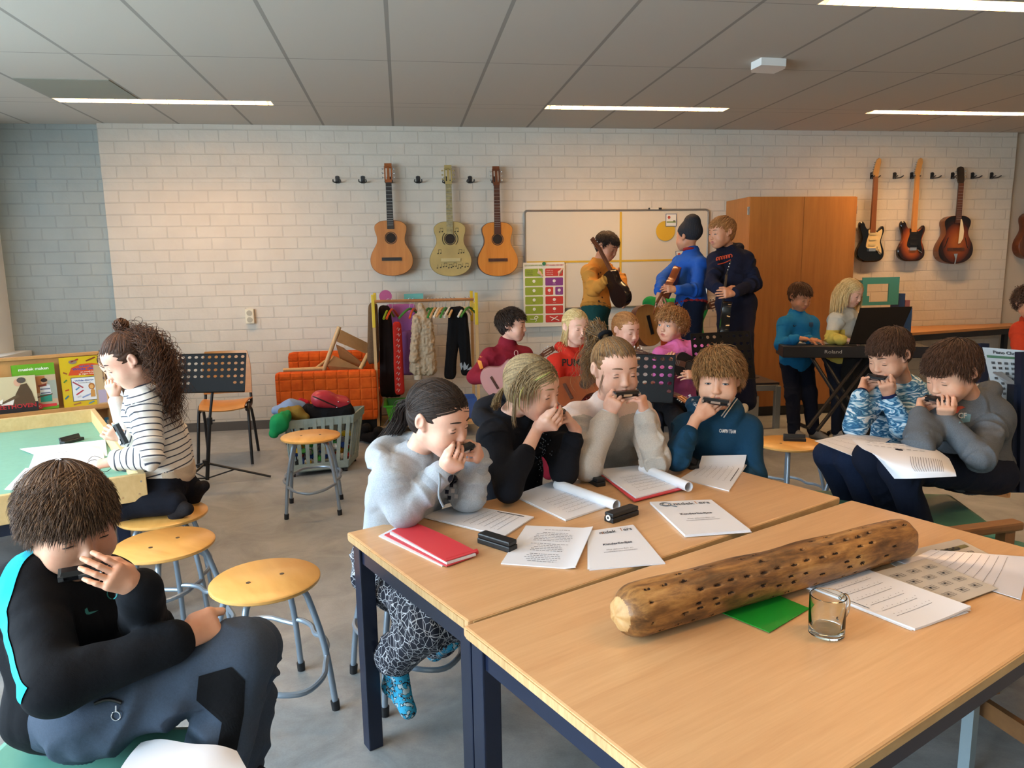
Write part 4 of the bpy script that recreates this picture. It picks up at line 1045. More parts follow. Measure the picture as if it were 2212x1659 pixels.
def girl_black():
 H = Head(J(1150, 838, 2.50), look_dir(50, 15), .04, 1.0); hc = H.w((0, .106, -.056)); dh = dep(hc)
 P = dict(head=H, neck=J(1098, 900, 2.56), pelvis=J(1110, 1110, 2.85), fw=look_dir(35, 0), h=.0045)
 arm(P, 'R', J(1068, 945, 2.50), Zp(1098, 1055, .735), J(1166, 920, dh+.0))
 arm(P, 'L', J(1195, 930, 2.72), Zp(1218, 1020, .735), J(1236, 918, dh+.06))
 hold(P, 'R', H, hc); hold(P, 'L', H, hc)
 legs_seated(P, P['fw'])
 P.update(label='girl in a black hoodie with green-streaked dark blond hair playing harmonica at the table', browm=BROW['dblond'], skin=SKP, seed=5,
             top=dict(m=fabric('black_sweat', '14161d'), f=.014, sf=.014, hood=1, amp=.010, cut={'R': .50, 'L': .72}, name='hoodie', cuff=fabric('black_cuff', '101219')),
             pants=dict(m=fabric('dark_denim', '1d2230'), f=.01))
 r, P, H, top = make_person(P)
 tie = (0, -.10, -.03)
 W = strand_pts(H, 4000, 4, .15, fl_to(tie), hang=2, off=.075, jit=.035, K=14, stiff=.3, Lj=.4)
 W2 = strand_pts(H, 500, 9, .16, fl_part(-.1, .55), hang=.5, off=.09, jit=.05, K=14, stiff=.4, region=lambda D: (D[:, 1] > .35) & hairline(D))
 G = hairmat('green_streak', '7f9448', 'a9b868'); t2 = hairmat('yellow_streak', 'b5a860', 'd8cc86')
 loc = tail_pts([H.w((.07, -.02, -.02)), H.w((.078, -.01, -.06)), H.w((.085, .0, -.10)), H.w((.10, .02, -.115))], 30, 3, .006, K=10)
 nape = tail_pts([H.w((.02, -.10, -.03)), H.w((.04, -.105, -.07)), H.w((.065, -.09, -.09)), H.w((.09, -.085, -.075))], 80, 4, .012, K=12)
 W3 = strand_pts(H, 60, 19, .17, fl_part(-.1, .45), hang=.5, off=.105, jit=.05, K=14, stiff=.4, region=lambda D: (D[:, 1] > .5) & (D[:, 0] > .1) & hairline(D))
 hair_obj(r, H, [(W, .0017), (W2, .0017), (loc, .0012), (nape, .0017), (W3, .0016, 3, 2), (W3[:20]+np.array([0, 0, .003]), .0016, 3, 3)], list(HM['dblond'])+[G, t2], cap_np(H, .055))
 sq = mat('sequin', '3a3d44', .2, metal=.8)
 m = MB(); rg = random.Random(4); bv = bvh_of(top)
 for i in range(80):
  p = J(1165+rg.gauss(0, 8)+(i % 40)*.4, 930+i*1.4, 2.4); hit = RC(bv, p)
  if hit[0] is not None: m.cyl(hit[0], hit[0]-FWD*.0015, .0022, n=6)
 m.build('sequin_trim', sq, top)
 harmonica('harmonica played by the girl in the black hoodie', hc, H.d((1, 0, 0)), H.d((0, 1, -.15)))
girl_black()
def girl_cream():
 H = Head(J(1328, 797, 2.72), look_dir(9, 11), .0, 1.03); hc = H.w((0, .106, -.056)); dh = dep(hc)
 P = dict(head=H, neck=J(1311, 868, 2.82), pelvis=J(1318, 1085, 3.05), fw=look_dir(12, 0), h=.0045)
 arm(P, 'R', J(1247, 905, 2.82), J(1268, 1005, 2.60), J(1312, 905, dh+.01))
 arm(P, 'L', J(1384, 905, 2.86), J(1416, 990, 2.66), J(1393, 900, dh+.02))
 hold(P, 'R', H, hc); hold(P, 'L', H, hc)
 legs_seated(P, P['fw'])
 a = fabric('blush_cream', 'e2cfc6', var=.08); b = fabric('oatmeal_grey', 'b9b2a9', heather=.15)
 wrR, wrL, el, er = P['wrR'], P['wrL'], P['elL'], P['elR']; zc = J(1330, 935, 2.7).z
 def mi(c):
  d = np.minimum(*[np.linalg.norm(c-np.array(w_), axis=1) for w_ in (er.lerp(wrR, .35), el.lerp(wrL, .35))])
  return np.where((d < .17) | (c[:, 2] < zc-.035), 1, 0)
 P.update(label='girl in a cream and grey sweatshirt with high curly ponytail playing harmonica', browm=BROW['mid'], skin=SKP, seed=8,
             top=dict(m=[a, b], mi=mi, f=.018, sf=.024, amp=.011, name='sweatshirt', collar='crew', cuff=fabric('light_cuff', 'c3c6cc'), cut=.93), pants=dict(m=fabric('pale_jeans', '8fa3b8'), f=.01))
 r, P, H, top = make_person(P)
 tie = (.02, -.055, .105)
 W = strand_pts(H, 4500, 4, .16, fl_to(tie), hang=2, off=.07, jit=.03, K=14, stiff=.3, Lj=.4)
 tw = H.w(tie)
 t1 = tail_pts([tw, tw+V3(-.03, .05, .035), J(1285, 745, 2.86), J(1268, 790, 2.84), J(1272, 835, 2.8)], 240, 8, .028, K=34, curl=(.009, 22))
 t2 = tail_pts([tw, tw+V3(-.01, .01, .04), tw+V3(-.03, .0, .045)], 40, 18, .012, K=10)
 loc = tail_pts([H.w((.060, .035, .02)), H.w((.066, .045, -.02)), H.w((.07, .04, -.06)), H.w((.065, .035, -.085))], 6, 6, .007, K=12)
 hair_obj(r, H, [(W, .0017), (t1, .0016), (t2, .0015), (loc, .0012)], [HM['mid'][0], hairmat('ash', '4f4032', '7a6650'), HM['mid'][1]], cap_np(H, .05), nt=3)
 m = MB(); pts = [tw+H.d((math.cos(a_)*.02, math.sin(a_)*.012-.006, math.sin(a_)*.016+.006)) for a_ in np.linspace(0, 2*PI, 17)[:-1]]; m.tube(pts, .0085, 8, closed=True)
 m.build('hair_scrunchie', fabric('black_scrunchie', '0d0d10'), r)
 harmonica('harmonica with a bright maker plate played by the girl in the cream sweatshirt', hc, H.d((1, 0, 0)), H.d((0, 1, -.1)))
girl_cream()
def boy_navy():
 H = Head(J(1552, 817, 2.78), look_dir(-28, 6), .0, 1.02); hc = H.w((0, .106, -.058)); dh = dep(hc)
 P = dict(head=H, neck=J(1550, 893, 2.86), pelvis=J(1548, 1085, 3.0), fw=look_dir(0, 0), h=.0045)
 arm(P, 'R', J(1485, 925, 2.86), J(1462, 990, 2.68), J(1503, 905, dh+.02))
 arm(P, 'L', J(1613, 930, 2.86), J(1628, 1030, 2.80), J(1580, 1065, 2.66))
 tgt = J(1560, 862, dh); P['handR'] = dict(f=V3(.45, -.1, .75), b=V3(-.25, -.95, .1), s=.98, curls=((.2, .15, .1), (.25, .15, .1), (.3, .2, .1), (.35, .25, .1)), thumb=(.5, .6), spread=.03)
 P['handR']['f'] = (tgt-P['wrR'])
 P['handL'] = dict(f=V3(-.3, -.9, -.1), b=V3(0, 0, 1), s=.95)
 legs_seated(P, P['fw'])
 P.update(label='boy in a petrol blue hoodie with tousled sandy hair, covering his mouth with a harmonica', browm=BROW['dblond'], skin=SK, eyes='half', seed=9,
             top=dict(m=fabric('petrol_sweat', '173f5c'), f=.015, sf=.015, hood=1, hs=.95, amp=.009, name='hoodie', cut={'R': .55, 'L': .95}, cuff=fabric('petrol_cuff', '143850')), pants=dict(m=fabric('dark_denim', '1d2230'), f=.01))
 r, P, H, top = make_person(P)
 W = strand_pts(H, 4200, 4, .085, fl_crown(.0, -.35, .9, .25, -.3), hang=.8, off=.15, jit=.12, K=12, offend=1.35, stiff=.5)
 W2 = strand_pts(H, 260, 6, .075, fl_crown(.0, -.2, .9, .1, -.5), hang=2, off=.18, jit=.3, K=10, offend=1.9, stiff=.5)
 W3 = strand_pts(H, 700, 16, .085, fl_crown(.0, -.2, .9, .7, -.6), hang=.8, off=.15, jit=.12, K=12, offend=1.3, region=lambda D: (D[:, 1] > .45) & hairline(D))
 hair_obj(r, H, [(W, .0019), (W2, .0016), (W3, .0018)], [HM['mid'][0], HM['mid'][1], HM['ginger'][1]], cap_np(H, .08), nt=3)
 wht = mat('print_white', 'd8d8d8', .7)
 decal_text(top, 'CAMPN TEAM', J(1571, 935, 2.72), RGT-UPV*.06, UPV, .0135, wht, top, width=.062)
 for k, dx in enumerate((0, .008)):
  m = MB(); a = J(1560, 905, 2.70); bv = bvh_of(top)
  pts = []
  for t_ in np.linspace(0, 1, 14):
   p = J(1558+t_*32+k*5, 899-t_*44+k*3, 2.6); h_ = RC(bv, p)
   if h_[0] is not None: pts.append(h_[0]-FWD*.001)
  if len(pts) > 2: m.tube(pts, .0022, 6); m.build('piping', wht, top)
 decal_text(top, 'IN DRY / JETS', J(1495, 868, 2.75), V3(.55, 0, -.83), V3(.83, -.3, .55), .010, wht, top, width=.06)
 harmonica('harmonica half hidden by the hand of the boy in the petrol blue hoodie', hc, H.d((1, 0, .1)), H.d((0, 1, -.1)))
boy_navy()
def boy_wavy():
 H = Head(J(1922, 765, 3.18), look_dir(-74, 27), .0, 1.0); hc = H.w((0, .106, -.056)); dh = dep(hc)
 P = dict(head=H, neck=J(1952, 832, 3.30), pelvis=J(1938, 985, 3.42), fw=look_dir(-35, 0), h=.0048)
 arm(P, 'R', J(1890, 862, 3.26), J(1848, 920, 3.10), J(1858, 858, dh))
 arm(P, 'L', J(1998, 860, 3.36), J(1950, 925, 3.12), J(1924, 872, dh))
 hold(P, 'R', H, hc); hold(P, 'L', H, hc)
 P['hipR'] = P['pelvis']+V3(-.06, .05, 0); P['hipL'] = P['pelvis']+V3(.05, -.06, 0)
 P['knR'] = J(1790, 985, 3.05); P['knL'] = J(1838, 992, 2.95); P['anR'] = J(1832, 1085, 3.08); P['anL'] = J(1880, 1105, 2.95)
 P['toeR'] = P['anR']+V3(-.08, -.08, -.06); P['toeL'] = P['anL']+V3(-.08, -.08, -.06)
 t = NT('wavy_brushstrokes'); v = t.mapn((1, 1, 3.6)); n = t.noise(11, 3, v, .55, 1.4)
 t.base(t.ramp(n, [(0, 'e8eef2'), (.40, 'dfe8ee'), (.43, '7fb2cf'), (.47, '2f6f9a'), (.53, '1f5680'), (.56, '5fa0c4'), (.60, 'c9dde8'), (1, 'f0f4f6')])); t.set(Roughness=.85)
 nv = fabric('navy_rib', '1a2148')
 P.update(label='boy in a blue and white brushstroke striped shirt playing harmonica on a stool', browm=BROW['brown'], skin=SK, seed=4,
             top=dict(m=t.m, f=.014, sf=.017, amp=.010, name='sweatshirt', cuff=nv, cut=.86), pants=dict(m=fabric('navy_jeans', '1c2740', heather=.2), f=.010, amp=.003), feet=dict(m=fabric('dark_sock', '222634')))
 r, P, H, top = make_person(P)
 b = Blob(.004, .01); nR = P['R']; ring(b, P['neck']+V3(0, 0, .012), nR, .052, .054, .0095, .005); Vv, Fq = b.mesh(); npmesh('neckband', Vv, Fq, nv, top)
 hair_short(r, H, 'brown', 3500, .05, .35, seed=3, wid=.0020, off=.10, oe=1.25)
 harmonica('harmonica played by the boy in the striped shirt', hc, H.d((1, 0, 0)), H.d((0, 1, -.15)))
boy_wavy()
def boy_grey():
 H = Head(J(2057, 803, 2.80), look_dir(-80, 27), .0, 1.05); hc = H.w((0, .106, -.056)); dh = dep(hc)
 P = dict(head=H, neck=J(2100, 868, 2.90), pelvis=J(2106, 1018, 3.0), fw=look_dir(-45, 0), h=.0045)
 arm(P, 'R', J(2035, 900, 2.88), J(1988, 960, 2.68), J(1985, 900, dh))
 arm(P, 'L', J(2148, 905, 2.92), J(2118, 990, 2.62), J(2040, 897, dh-.02))
 hold(P, 'R', H, hc); hold(P, 'L', H, hc)
 P['hipR'] = P['pelvis']+V3(-.07, .04, 0); P['hipL'] = P['pelvis']+V3(.04, -.07, 0)
 P['knR'] = J(1880, 990, 2.78); P['knL'] = J(1938, 1008, 2.62); P['anR'] = J(1932, 1108, 2.85); P['anL'] = J(1985, 1130, 2.66)
 P['toeR'] = P['anR']+V3(-.08, -.08, -.06); P['toeL'] = P['anL']+V3(-.08, -.08, -.06)
 P.update(label='boy in a mid grey printed hoodie biting on his harmonica at the right', browm=BROW['brown'], skin=SK, mouth='open', seed=14,
             top=dict(m=fabric('mid_grey_marl', '5c6269', heather=.2), f=.020, sf=.019, hood=1, hs=1.1, amp=.010, name='hoodie', cuff=fabric('mid_grey_cuff', '5f656c'), cut=.9), pants=dict(m=fabric('navy_trousers', '141a2b'), f=.014), feet=dict(m=fabric('dark_sock', '222634')))
 r, P, H, top = make_person(P)
 hair_short(r, H, 'brown', 3800, .07, .55, seed=7, wid=.0021, off=.12, oe=1.25, sets=[(strand_pts(H, 160, 31, .075, fl_crown(0, -.3, .9, .9, .1), hang=.7, off=.14, jit=.2, region=lambda D: (D[:, 1] > .6) & hairline(D)), .0019)])
 wht = mat('print_white', 'd8d8d8', .7); red = mat('print_red', 'a5402e', .7); bl = mat('print_blue', '6d97a8', .7)
 c = J(2072, 892, 2.75)
 decal_poly(top, [(-1, -.1), (-.6, -.5), (-.1, -.35), (.2, .1), (.9, .35), (.5, .55), (-.1, .5), (-.7, .35)], J(2070, 886, 2.7), RGT, UPV, .028, red, top)
 decal_poly(top, [(-1, -.9), (.9, -.6), (1.1, .6), (-.3, .9)], J(2083, 903, 2.7), RGT, UPV, .022, bl, top, off=.0012)
 decal_text(top, 'CF', J(2078, 903, 2.7), RGT, UPV, .020, wht, top, off=.0026)
 for k in (0, 1):
  m = MB(); bt_ = bvh_of(top); pp = [RC(bt_, J(2066+t_*46, 858-t_*33+k*(3+t_*3), 2.2))[0] for t_ in np.linspace(0, 1, 8)]; pp = [q_ for q_ in pp if q_ is not None]; m.tube([q_-FWD*.003 for q_ in pp] if len(pp) > 3 else [J(2070, 858+k*4, 2.86), J(2092, 842+k*5, 2.86), J(2116, 828+k*6, 2.9)], .004, 8); m.build('drawstring', fabric('white_cord', 'd0d3d6'), top)
 harmonica('harmonica in the open mouth of the boy in the mid grey hoodie', hc, H.d((1, 0, 0)), H.d((0, 1, -.15)))
boy_grey()
def standing(P, fw, hipw=.075, floor=None):
 rt = fw.cross(Z_).normalized()
 for q, s in (('R', 1), ('L', -1)):
  if 'hip'+q not in P: P['hip'+q] = P['pelvis']+rt*s*hipw-Z_*.03
def boy_black():
 H = Head(J(150, 1124, 1.53), look_dir(42, 17), .05, 1.04)
 hc = J(192, 1232, 1.432); hx = (J(262, 1222, 1.45)-J(143, 1243, 1.41)).normalized()
 P = dict(head=H, neck=J(138, 1216, 1.60), pelvis=J(165, 1530, 1.56), fw=look_dir(55, 0), h=.004, hh=.0024, ha=.0020)
 arm(P, 'R', J(62, 1275, 1.50), J(118, 1482, 1.34), J(388, 1382, 1.45))
 arm(P, 'L', J(232, 1268, 1.74), J(315, 1405, 1.62), J(302, 1270, 1.40))
 P['handL'] = dict(f=J(225, 1238, 1.345)-J(302, 1270, 1.40), b=V3(.35, -.9, .35), s=.88, curls=((.40, .45, .25), (.38, .42, .25), (.40, .45, .25), (.45, .45, .25)), thumb=(.2, 1.2), spread=.055)
 P['handR'] = dict(f=V3(.75, .55, .12), b=V3(.35, -.65, .55), s=1.05, curls=((1.1, 1.2, .6), (1.2, 1.2, .6), (1.25, 1.2, .6), (1.3, 1.2, .6)), thumb=(-.1, -.25), spread=.02)
 P['hipR'] = J(190, 1545, 1.45); P['hipL'] = J(215, 1500, 1.66); P['knR'] = J(522, 1412, 1.52); P['knL'] = J(540, 1405, 1.68)
 P['anR'] = J(452, 1720, 1.50); P['anL'] = J(508, 1650, 1.70); P['toeR'] = P['anR']+V3(.1, -.05, -.04); P['toeL'] = P['anL']+V3(.1, -.05, -.04)
 bk = fabric('black_jersey', '0f1218', var=.1); tq = fabric('turquoise_panel', '2bb8d4', var=.05)
 path = [np.array(J(*q)) for q in ((96, 1168, 1.55), (58, 1200, 1.50), (28, 1260, 1.45), (22, 1320, 1.43), (38, 1390, 1.40), (62, 1440, 1.37), (96, 1480, 1.34))]
 def mi(c):
  d = c-np.array(CAM); z = d@np.array(FWD); px = W_/2+FL*(d@np.array(RGT))/z; py = H_/2-FL*(d@np.array(UPV))/z
  return np.zeros(len(c), int)
 P.update(label='boy in a black training top with turquoise sleeve stripe, cross-legged on the green bench', browm=BROW['brown'], skin=SK, seed=21,
             top=dict(m=bk, f=.022, sf=.022, amp=.011, name='training_top', collar='high', cut=.95), pants=dict(m=fabric('blue_grey_sweat', '3d4858', heather=.1), f=.022, ra=.045, amp=.010), feet=dict(m=fabric('dark_sock', '222634')))
 r, P, H, top = make_person(P); bv = bvh_of(top)
 prev = None; vs = []; fs = []
 C = catmull([Vector(q) for q in path], 8); out = (P['elR']-P['elL']); lat = Vector((-.35, .9, .2))
 o = (-P['R'].col[0]*0+P['R'].col[0]).normalized()       # towards his right
 side = (P['R'].col[0]*.55-FWD*.9).normalized(); n = 5
 for i, c in enumerate(C):
  t = (C[min(i+1, len(C)-1)]-C[max(i-1, 0)]).normalized(); w = t.cross(side).normalized()
  wd = .019 if i < len(C)*.15 else .021
  for k in range(n):
   p = c+w*wd*(k/(n-1)*2-1)*.75; h_ = bv.ray_cast(p+side*.25, -side, .6); vs.append((h_[0]+h_[1]*.0025) if h_[0] is not None else p)
 for i in range(len(C)-1):
  for k in range(n-1): fs.append((i*n+k, i*n+k+1, (i+1)*n+k+1, (i+1)*n+k))
 newobj('sleeve_stripe', vs, fs, tq, top, True)
 decal_poly(bv, TICK, J(197, 1322, 1.5), RGT-UPV*.25, UPV+RGT*.2, .026, mat('teal_print', '1f7f80', .6), top, 'tick_emblem')
 em = MB(); pts = []
 for a_ in np.linspace(0, 2*PI, 15)[:-1]:
  p = J(243+11*math.cos(a_), 1282+12*math.sin(a_), 1.5); h_ = RC(bv, p); pts.append(h_[0]-FWD*.001 if h_[0] is not None else p)
 em.tube(pts, .0012, 6, closed=True); em.build('crest', mat('teal_print', '1f7f80', .6), top)
 tr = [c for c in r.children if c.name.startswith('trousers')][0]; bt = bvh_of(tr)
 z = MB(); pts = []
 for t_ in np.linspace(0, 1, 12):
  p = J(205+t_*58, 1520-8*math.sin(t_*PI)+t_*-2, 1.4); h_ = RC(bt, p); pts.append(h_[0]-FWD*.001 if h_[0] is not None else p)
 z.tube(pts, .0035, 8); zz = z.build('pocket_zip', M_black, tr)
 rg = MB(); rc = J(252, 1545, 1.36); h_ = RC(bt, J(252, 1545, 1.1)); rc = h_[0]-FWD*.003 if h_[0] is not None else rc
 rg.tube([rc+(RGT*math.cos(a_)+UPV*math.sin(a_))*.0085 for a_ in np.linspace(0, 2*PI, 21)[:-1]], .0012, 8, closed=True); rg.tube([rc+UPV*.0085, rc+UPV*.02], .0014, 6); rg.build('zip_ring', M_chrome, tr)
 poly = [(430, 1460), (500, 1440), (530, 1470), (528, 1540), (505, 1659), (462, 1659), (480, 1560), (482, 1485), (425, 1512)]
 vs2, fs2 = poly_tris([(x/100, y/100) for x, y in poly], .12); o2 = []
 for v in vs2: p = J(v[0]*100, v[1]*100, 1.2); h_ = RC(bt, p); o2.append(h_[0]-FWD*.002 if h_[0] is not None else J(v[0]*100, v[1]*100, 1.45))
 fs2 = [f for f in fs2 if max((o2[a]-o2[b]).length for a in f for b in f) < .06]
 newobj('knee_panel', o2, fs2, fabric('black_panel', '0c0d11', var=.1), tr)
 W = strand_pts(H, 6500, 4, .095, fl_crown(-.05, -.4, .9, .22, .20), hang=.8, off=.12, jit=.035, K=14, offend=1.05, stiff=.5)
 W2 = strand_pts(H, 1500, 6, .115, fl_crown(-.45, -.0, .9, .25, .65), hang=.75, off=.13, jit=.04, K=16, offend=1.05, stiff=.5, region=lambda D: (D[:, 1] > .15) & (D[:, 0] > -.55) & hairline(D))
 W3 = strand_pts(H, 120, 9, .09, fl_crown(0, -.4, .9, .3, .3), hang=2, off=.16, jit=.35, K=12, offend=1.5)
 hair_obj(r, H, [(W, .0016), (W2, .0016), (W3, .0009)], [hairmat('umber', '35241a', '604735'), hairmat('umber2', '2b1c14', '4d3828'), hairmat('umber3', '4a3626', '7d6148')], cap_np(H, .07), nt=3)
 hm = harmonica('black harmonica with chrome end held by the boy in the black training top', hc, hx, V3(.3, -.9, -.35))
 decal_text(BVHTree.FromPolygons([tuple(hc+Vector(v)) for v in ((-.2, -.012, -.2), (.2, -.012, -.2), (.2, -.012, .2), (-.2, -.012, .2))], [(0, 1, 2, 3)]), 'HOHNER', hc+hx*.012-Z_*.003, hx, Z_, .004, mat('print_white', 'd8d8d8', .7), [c for c in hm.children][1])
boy_black()
def girl_curly():
 H = Head(J(277, 775, 3.05), look_dir(-66, 30), -.05, 1.04)
 P = dict(head=H, neck=J(305, 845, 3.12), pelvis=J(362, 1035, 3.12), fw=look_dir(-80, 0), h=.005, bend=V3(.03, 0, 0))
 arm(P, 'L', J(312, 875, 2.98), J(325, 985, 2.92), J(252, 995, 2.92))
 arm(P, 'R', J(345, 872, 3.25), J(330, 960, 3.28), J(272, 948, 3.22))
 P['handL'] = dict(f=V3(-.9, -.1, -.15), b=V3(0, -.3, 1), s=1.0, curls=((.2, .3, .2),)*4); P['handR'] = dict(f=V3(-.6, -.2, .6), b=V3(.3, -.9, .3), s=1.0, curls=((.8, .8, .4),)*4)
 P['hipL'] = P['pelvis']+V3(0, -.08, -.03); P['hipR'] = P['pelvis']+V3(0, .08, -.03)
 P['knL'] = J(268, 1088, 2.96); P['knR'] = J(275, 1075, 3.12); P['anL'] = J(378, 1088, 2.99); P['anR'] = J(415, 1056, 3.18); P['toeL'] = J(405, 1100, 2.97); P['toeR'] = J(440, 1050, 3.16)
 t = NT('breton_stripes'); sp = t.n('ShaderNodeSeparateXYZ'); t.l(t.coord(), sp.inputs[0]); at = t.n('ShaderNodeAttribute', attribute_name='axial'); al = t.n('ShaderNodeAttribute', attribute_name='limb')
 z1 = t.math('ADD', sp.outputs[2], t.math('MULTIPLY', sp.outputs[0], -.25)); crd = t.n('ShaderNodeMix'); t.l(al.outputs[2], crd.inputs[0]); t.l(z1, crd.inputs[2]); t.l(at.outputs[2], crd.inputs[3])
 fr = t.math('FRACT', t.math('MULTIPLY', t.math('ADD', crd.outputs[0], t.math('MULTIPLY', t.noise(4, 2), .02)), 38.0)); t.base(t.mix(t.math('LESS_THAN', fr, .2), 'ddd8d0', '3a3f4c')); t.set(Roughness=.9)
 be = fabric('sand_hem', 'c9b7a0'); zc = J(360, 1005, 3.1).z
 P.update(label='girl with long curly brown hair and topknot in a striped jumper, kneeling on a stool', browm=BROW['dark'], skin=SKP, seed=17,
             top=dict(m=[t.m, be], mi=lambda c: np.where((c[:, 2] < zc) & (c[:, 0] > P['pelvis'].x-.16) & (c[:, 0] > P['elL'].x+.02), 1, 0), f=.018, sf=.020, amp=.009, name='jumper', collar='crew'),
             pants=dict(m=fabric('black_navy', '10131d'), f=.014), feet=dict(m=fabric('lace_sock', '1d1a1c', heather=.5)))
 r, P, H, top = make_person(P)
 tie = (.0, -.055, .105)
 W = strand_pts(H, 3000, 4, .15, fl_to(tie), hang=2, off=.07, jit=.04, K=14, stiff=.3, region=lambda D: hairline(D) & (D[:, 2] > .1))
 n = P['neck']
 W2 = strand_pts(H, 620, 5, .40, fl_part(0, .7), hang=.22, off=.13, jit=.25, K=46, grav=1, curl=(.010, 34, .12), out=.25, region=lambda D: hairline(D) & (D[:, 1] < -.12), coll=[((0, -.03, -.09), .07), ((.02, -.07, -.16), .11)])
 W4 = strand_pts(H, 260, 15, .28, fl_part(0, .9), hang=.15, off=.3, jit=.5, K=40, grav=1, curl=(.012, 30, .1), out=.5, region=lambda D: hairline(D) & (D[:, 1] < -.15), coll=[((.02, -.07, -.16), .12)])
 tw = H.w(tie); q = np.random.RandomState(3)
 bun = []
 for i in range(60):
  ax = Vector(q.normal(size=3)).normalized(); u = ax.orthogonal().normalized(); v = ax.cross(u); rr = .022+.01*q.rand(); c = tw+H.d((0, -.0, .02))
  bun.append([list(c+(u*math.cos(a_)+v*math.sin(a_))*rr+ax*.006*math.sin(3*a_)) for a_ in np.linspace(0, 5.2, 14)])
 hair_obj(r, H, [(W, .0017), (W2, .0021), (W4, .0015), (np.array(bun), .0035)], [HM['brown'][0], hairmat('chestnut', '3d2417', '6e452a'), HM['brown'][1]], cap_np(H, .06), nt=3)
 m = MB(); m.tube([tw+H.d((math.cos(a_)*.02, math.sin(a_)*.02, 0)) for a_ in np.linspace(0, 2*PI, 13)[:-1]], .005, 6, closed=True)
 m.add([tw+H.d(v) for v in ((-.02, .02, .0), (-.045, .03, -.03), (-.02, .03, -.04), (-.012, .028, -.01), (-.022, .017, -.002))], [(0, 1, 2, 3), (0, 4, 1), (4, 2, 1), (4, 3, 2)]); m.build('hair_tie', fabric('dark_green', '1e4238'), r)
 harmonica('harmonica held low by the curly-haired girl behind the tray table', J(261, 938, 3.15), V3(-.35, .1, .8), V3(-.6, -.8, -.2), mcov=M_black)
girl_curly()
def girl_hidden():
 H = Head(J(262, 782, 3.62), look_dir(-55, 42), 0, 1.0)
 P = dict(head=H, neck=J(290, 850, 3.75), pelvis=J(330, 1000, 3.85), fw=look_dir(-70, 0), h=.006, hh=.0035)
 arm(P, 'L', J(300, 875, 3.6), J(272, 930, 3.5), J(250, 862, 3.48)); arm(P, 'R', J(320, 870, 3.85), J(290, 930, 3.8), J(262, 900, 3.7))
 P['handL'] = dict(f=J(240, 838, 3.46)-P['wrL'], b=V3(-.3, -.8, .1), s=1.0, curls=((.5, .7, .4),)*4)
 legs_seated(P, P['fw'])
 P.update(label='girl with long straight brown hair mostly hidden behind the curly-haired girl', browm=BROW['brown'], skin=SKP, top=dict(m=fabric('pale_stripe_knit', 'd6d2cf'), f=.014, amp=.008, name='jumper'), pants=dict(m=fabric('dark_denim', '1d2230'), f=.01))
 r, P, H, top = make_person(P)
 W = strand_pts(H, 1500, 5, .24, fl_part(0, .1), hang=.3, off=.10, jit=.08, K=18, grav=1, coll=[((0, -.02, -.1), .05)])
 hair_obj(r, H, [(W, .0022)], [HM['mid'][0], HM['brown'][1]], cap_np(H, .06))
 m = MB()
 for k in range(3): c = P['wrL']+Vector((.004*k, 0, -.02-.012*k)); m.tube([c+Vector((math.cos(a_)*.027, math.sin(a_)*.027, .004*math.sin(a_))) for a_ in np.linspace(0, 2*PI, 13)[:-1]], .0022, 6, closed=True)
 m.build('bracelet', mat('bead_dark', '2b3a55', .4), r)
girl_hidden()
def boy_maroon():
 H = Head(J(1106, 702, 5.0), look_dir(64, 6), 0, 1.0)
 P = dict(head=H, neck=J(1096, 745, 5.05), pelvis=J(1092, 880, 5.1), fw=look_dir(25, 0), h=.006, hh=.0035, ha=.0042)
 arm(P, 'R', J(1058, 770, 4.98), J(1024, 815, 4.92), J(1072, 818, 4.80)); arm(P, 'L', J(1132, 768, 5.1), J(1150, 815, 5.0), J(1125, 815, 4.85))
 P['handR'] = dict(f=V3(.9, -.1, .1), b=V3(0, -.8, .4), s=1.0, curls=((.5, .6, .3),)*4); P['handL'] = dict(f=V3(-.6, -.2, .5), b=V3(.4, -.8, 0), s=1.0, curls=((.6, .7, .3),)*4)
 legs_seated(P, P['fw'], .48)
 P.update(label='dark-haired boy in a maroon football top strumming a ukulele below the poster', browm=BROW['dark'], skin=SKP, seed=31,
             top=dict(m=fabric('maroon_jersey', '7c1c2c'), f=.014, sf=.016, amp=.009, name='training_top', collar='high', cut=.9), pants=dict(m=fabric('maroon_trousers', '8c2034'), f=.012))
 r, P, H, top = make_person(P); bv = bvh_of(top)
 hair_short(r, H, 'dark', 1000, .06, .5, seed=3, wid=.0034, off=.15, oe=1.4, jit=.35)
 org = mat('orange_print', 'd98a35', .6)
 decal_poly(bv, [(-.6, 1), (.35, .65), (.75, -.8), (.1, -1)], J(1036, 787, 5), RGT, UPV, .034, org, top, 'sleeve_band'); decal_poly(bv, TICK, J(1039, 771, 5), RGT-UPV*.4, UPV, .02, org, top, 'tick_emblem')
 m = MB()
 m.tube([(RC(bv, J(1115+4*math.cos(a_), 763+6*math.sin(a_), 4.5))[0] or J(1115, 763, 4.9))-FWD*.002 for a_ in np.linspace(0, 2*PI, 11)[:-1]], .003, 5, closed=True); m.build('crest', mat('crest_pale', 'c9a0a0', .6), top)
boy_maroon()
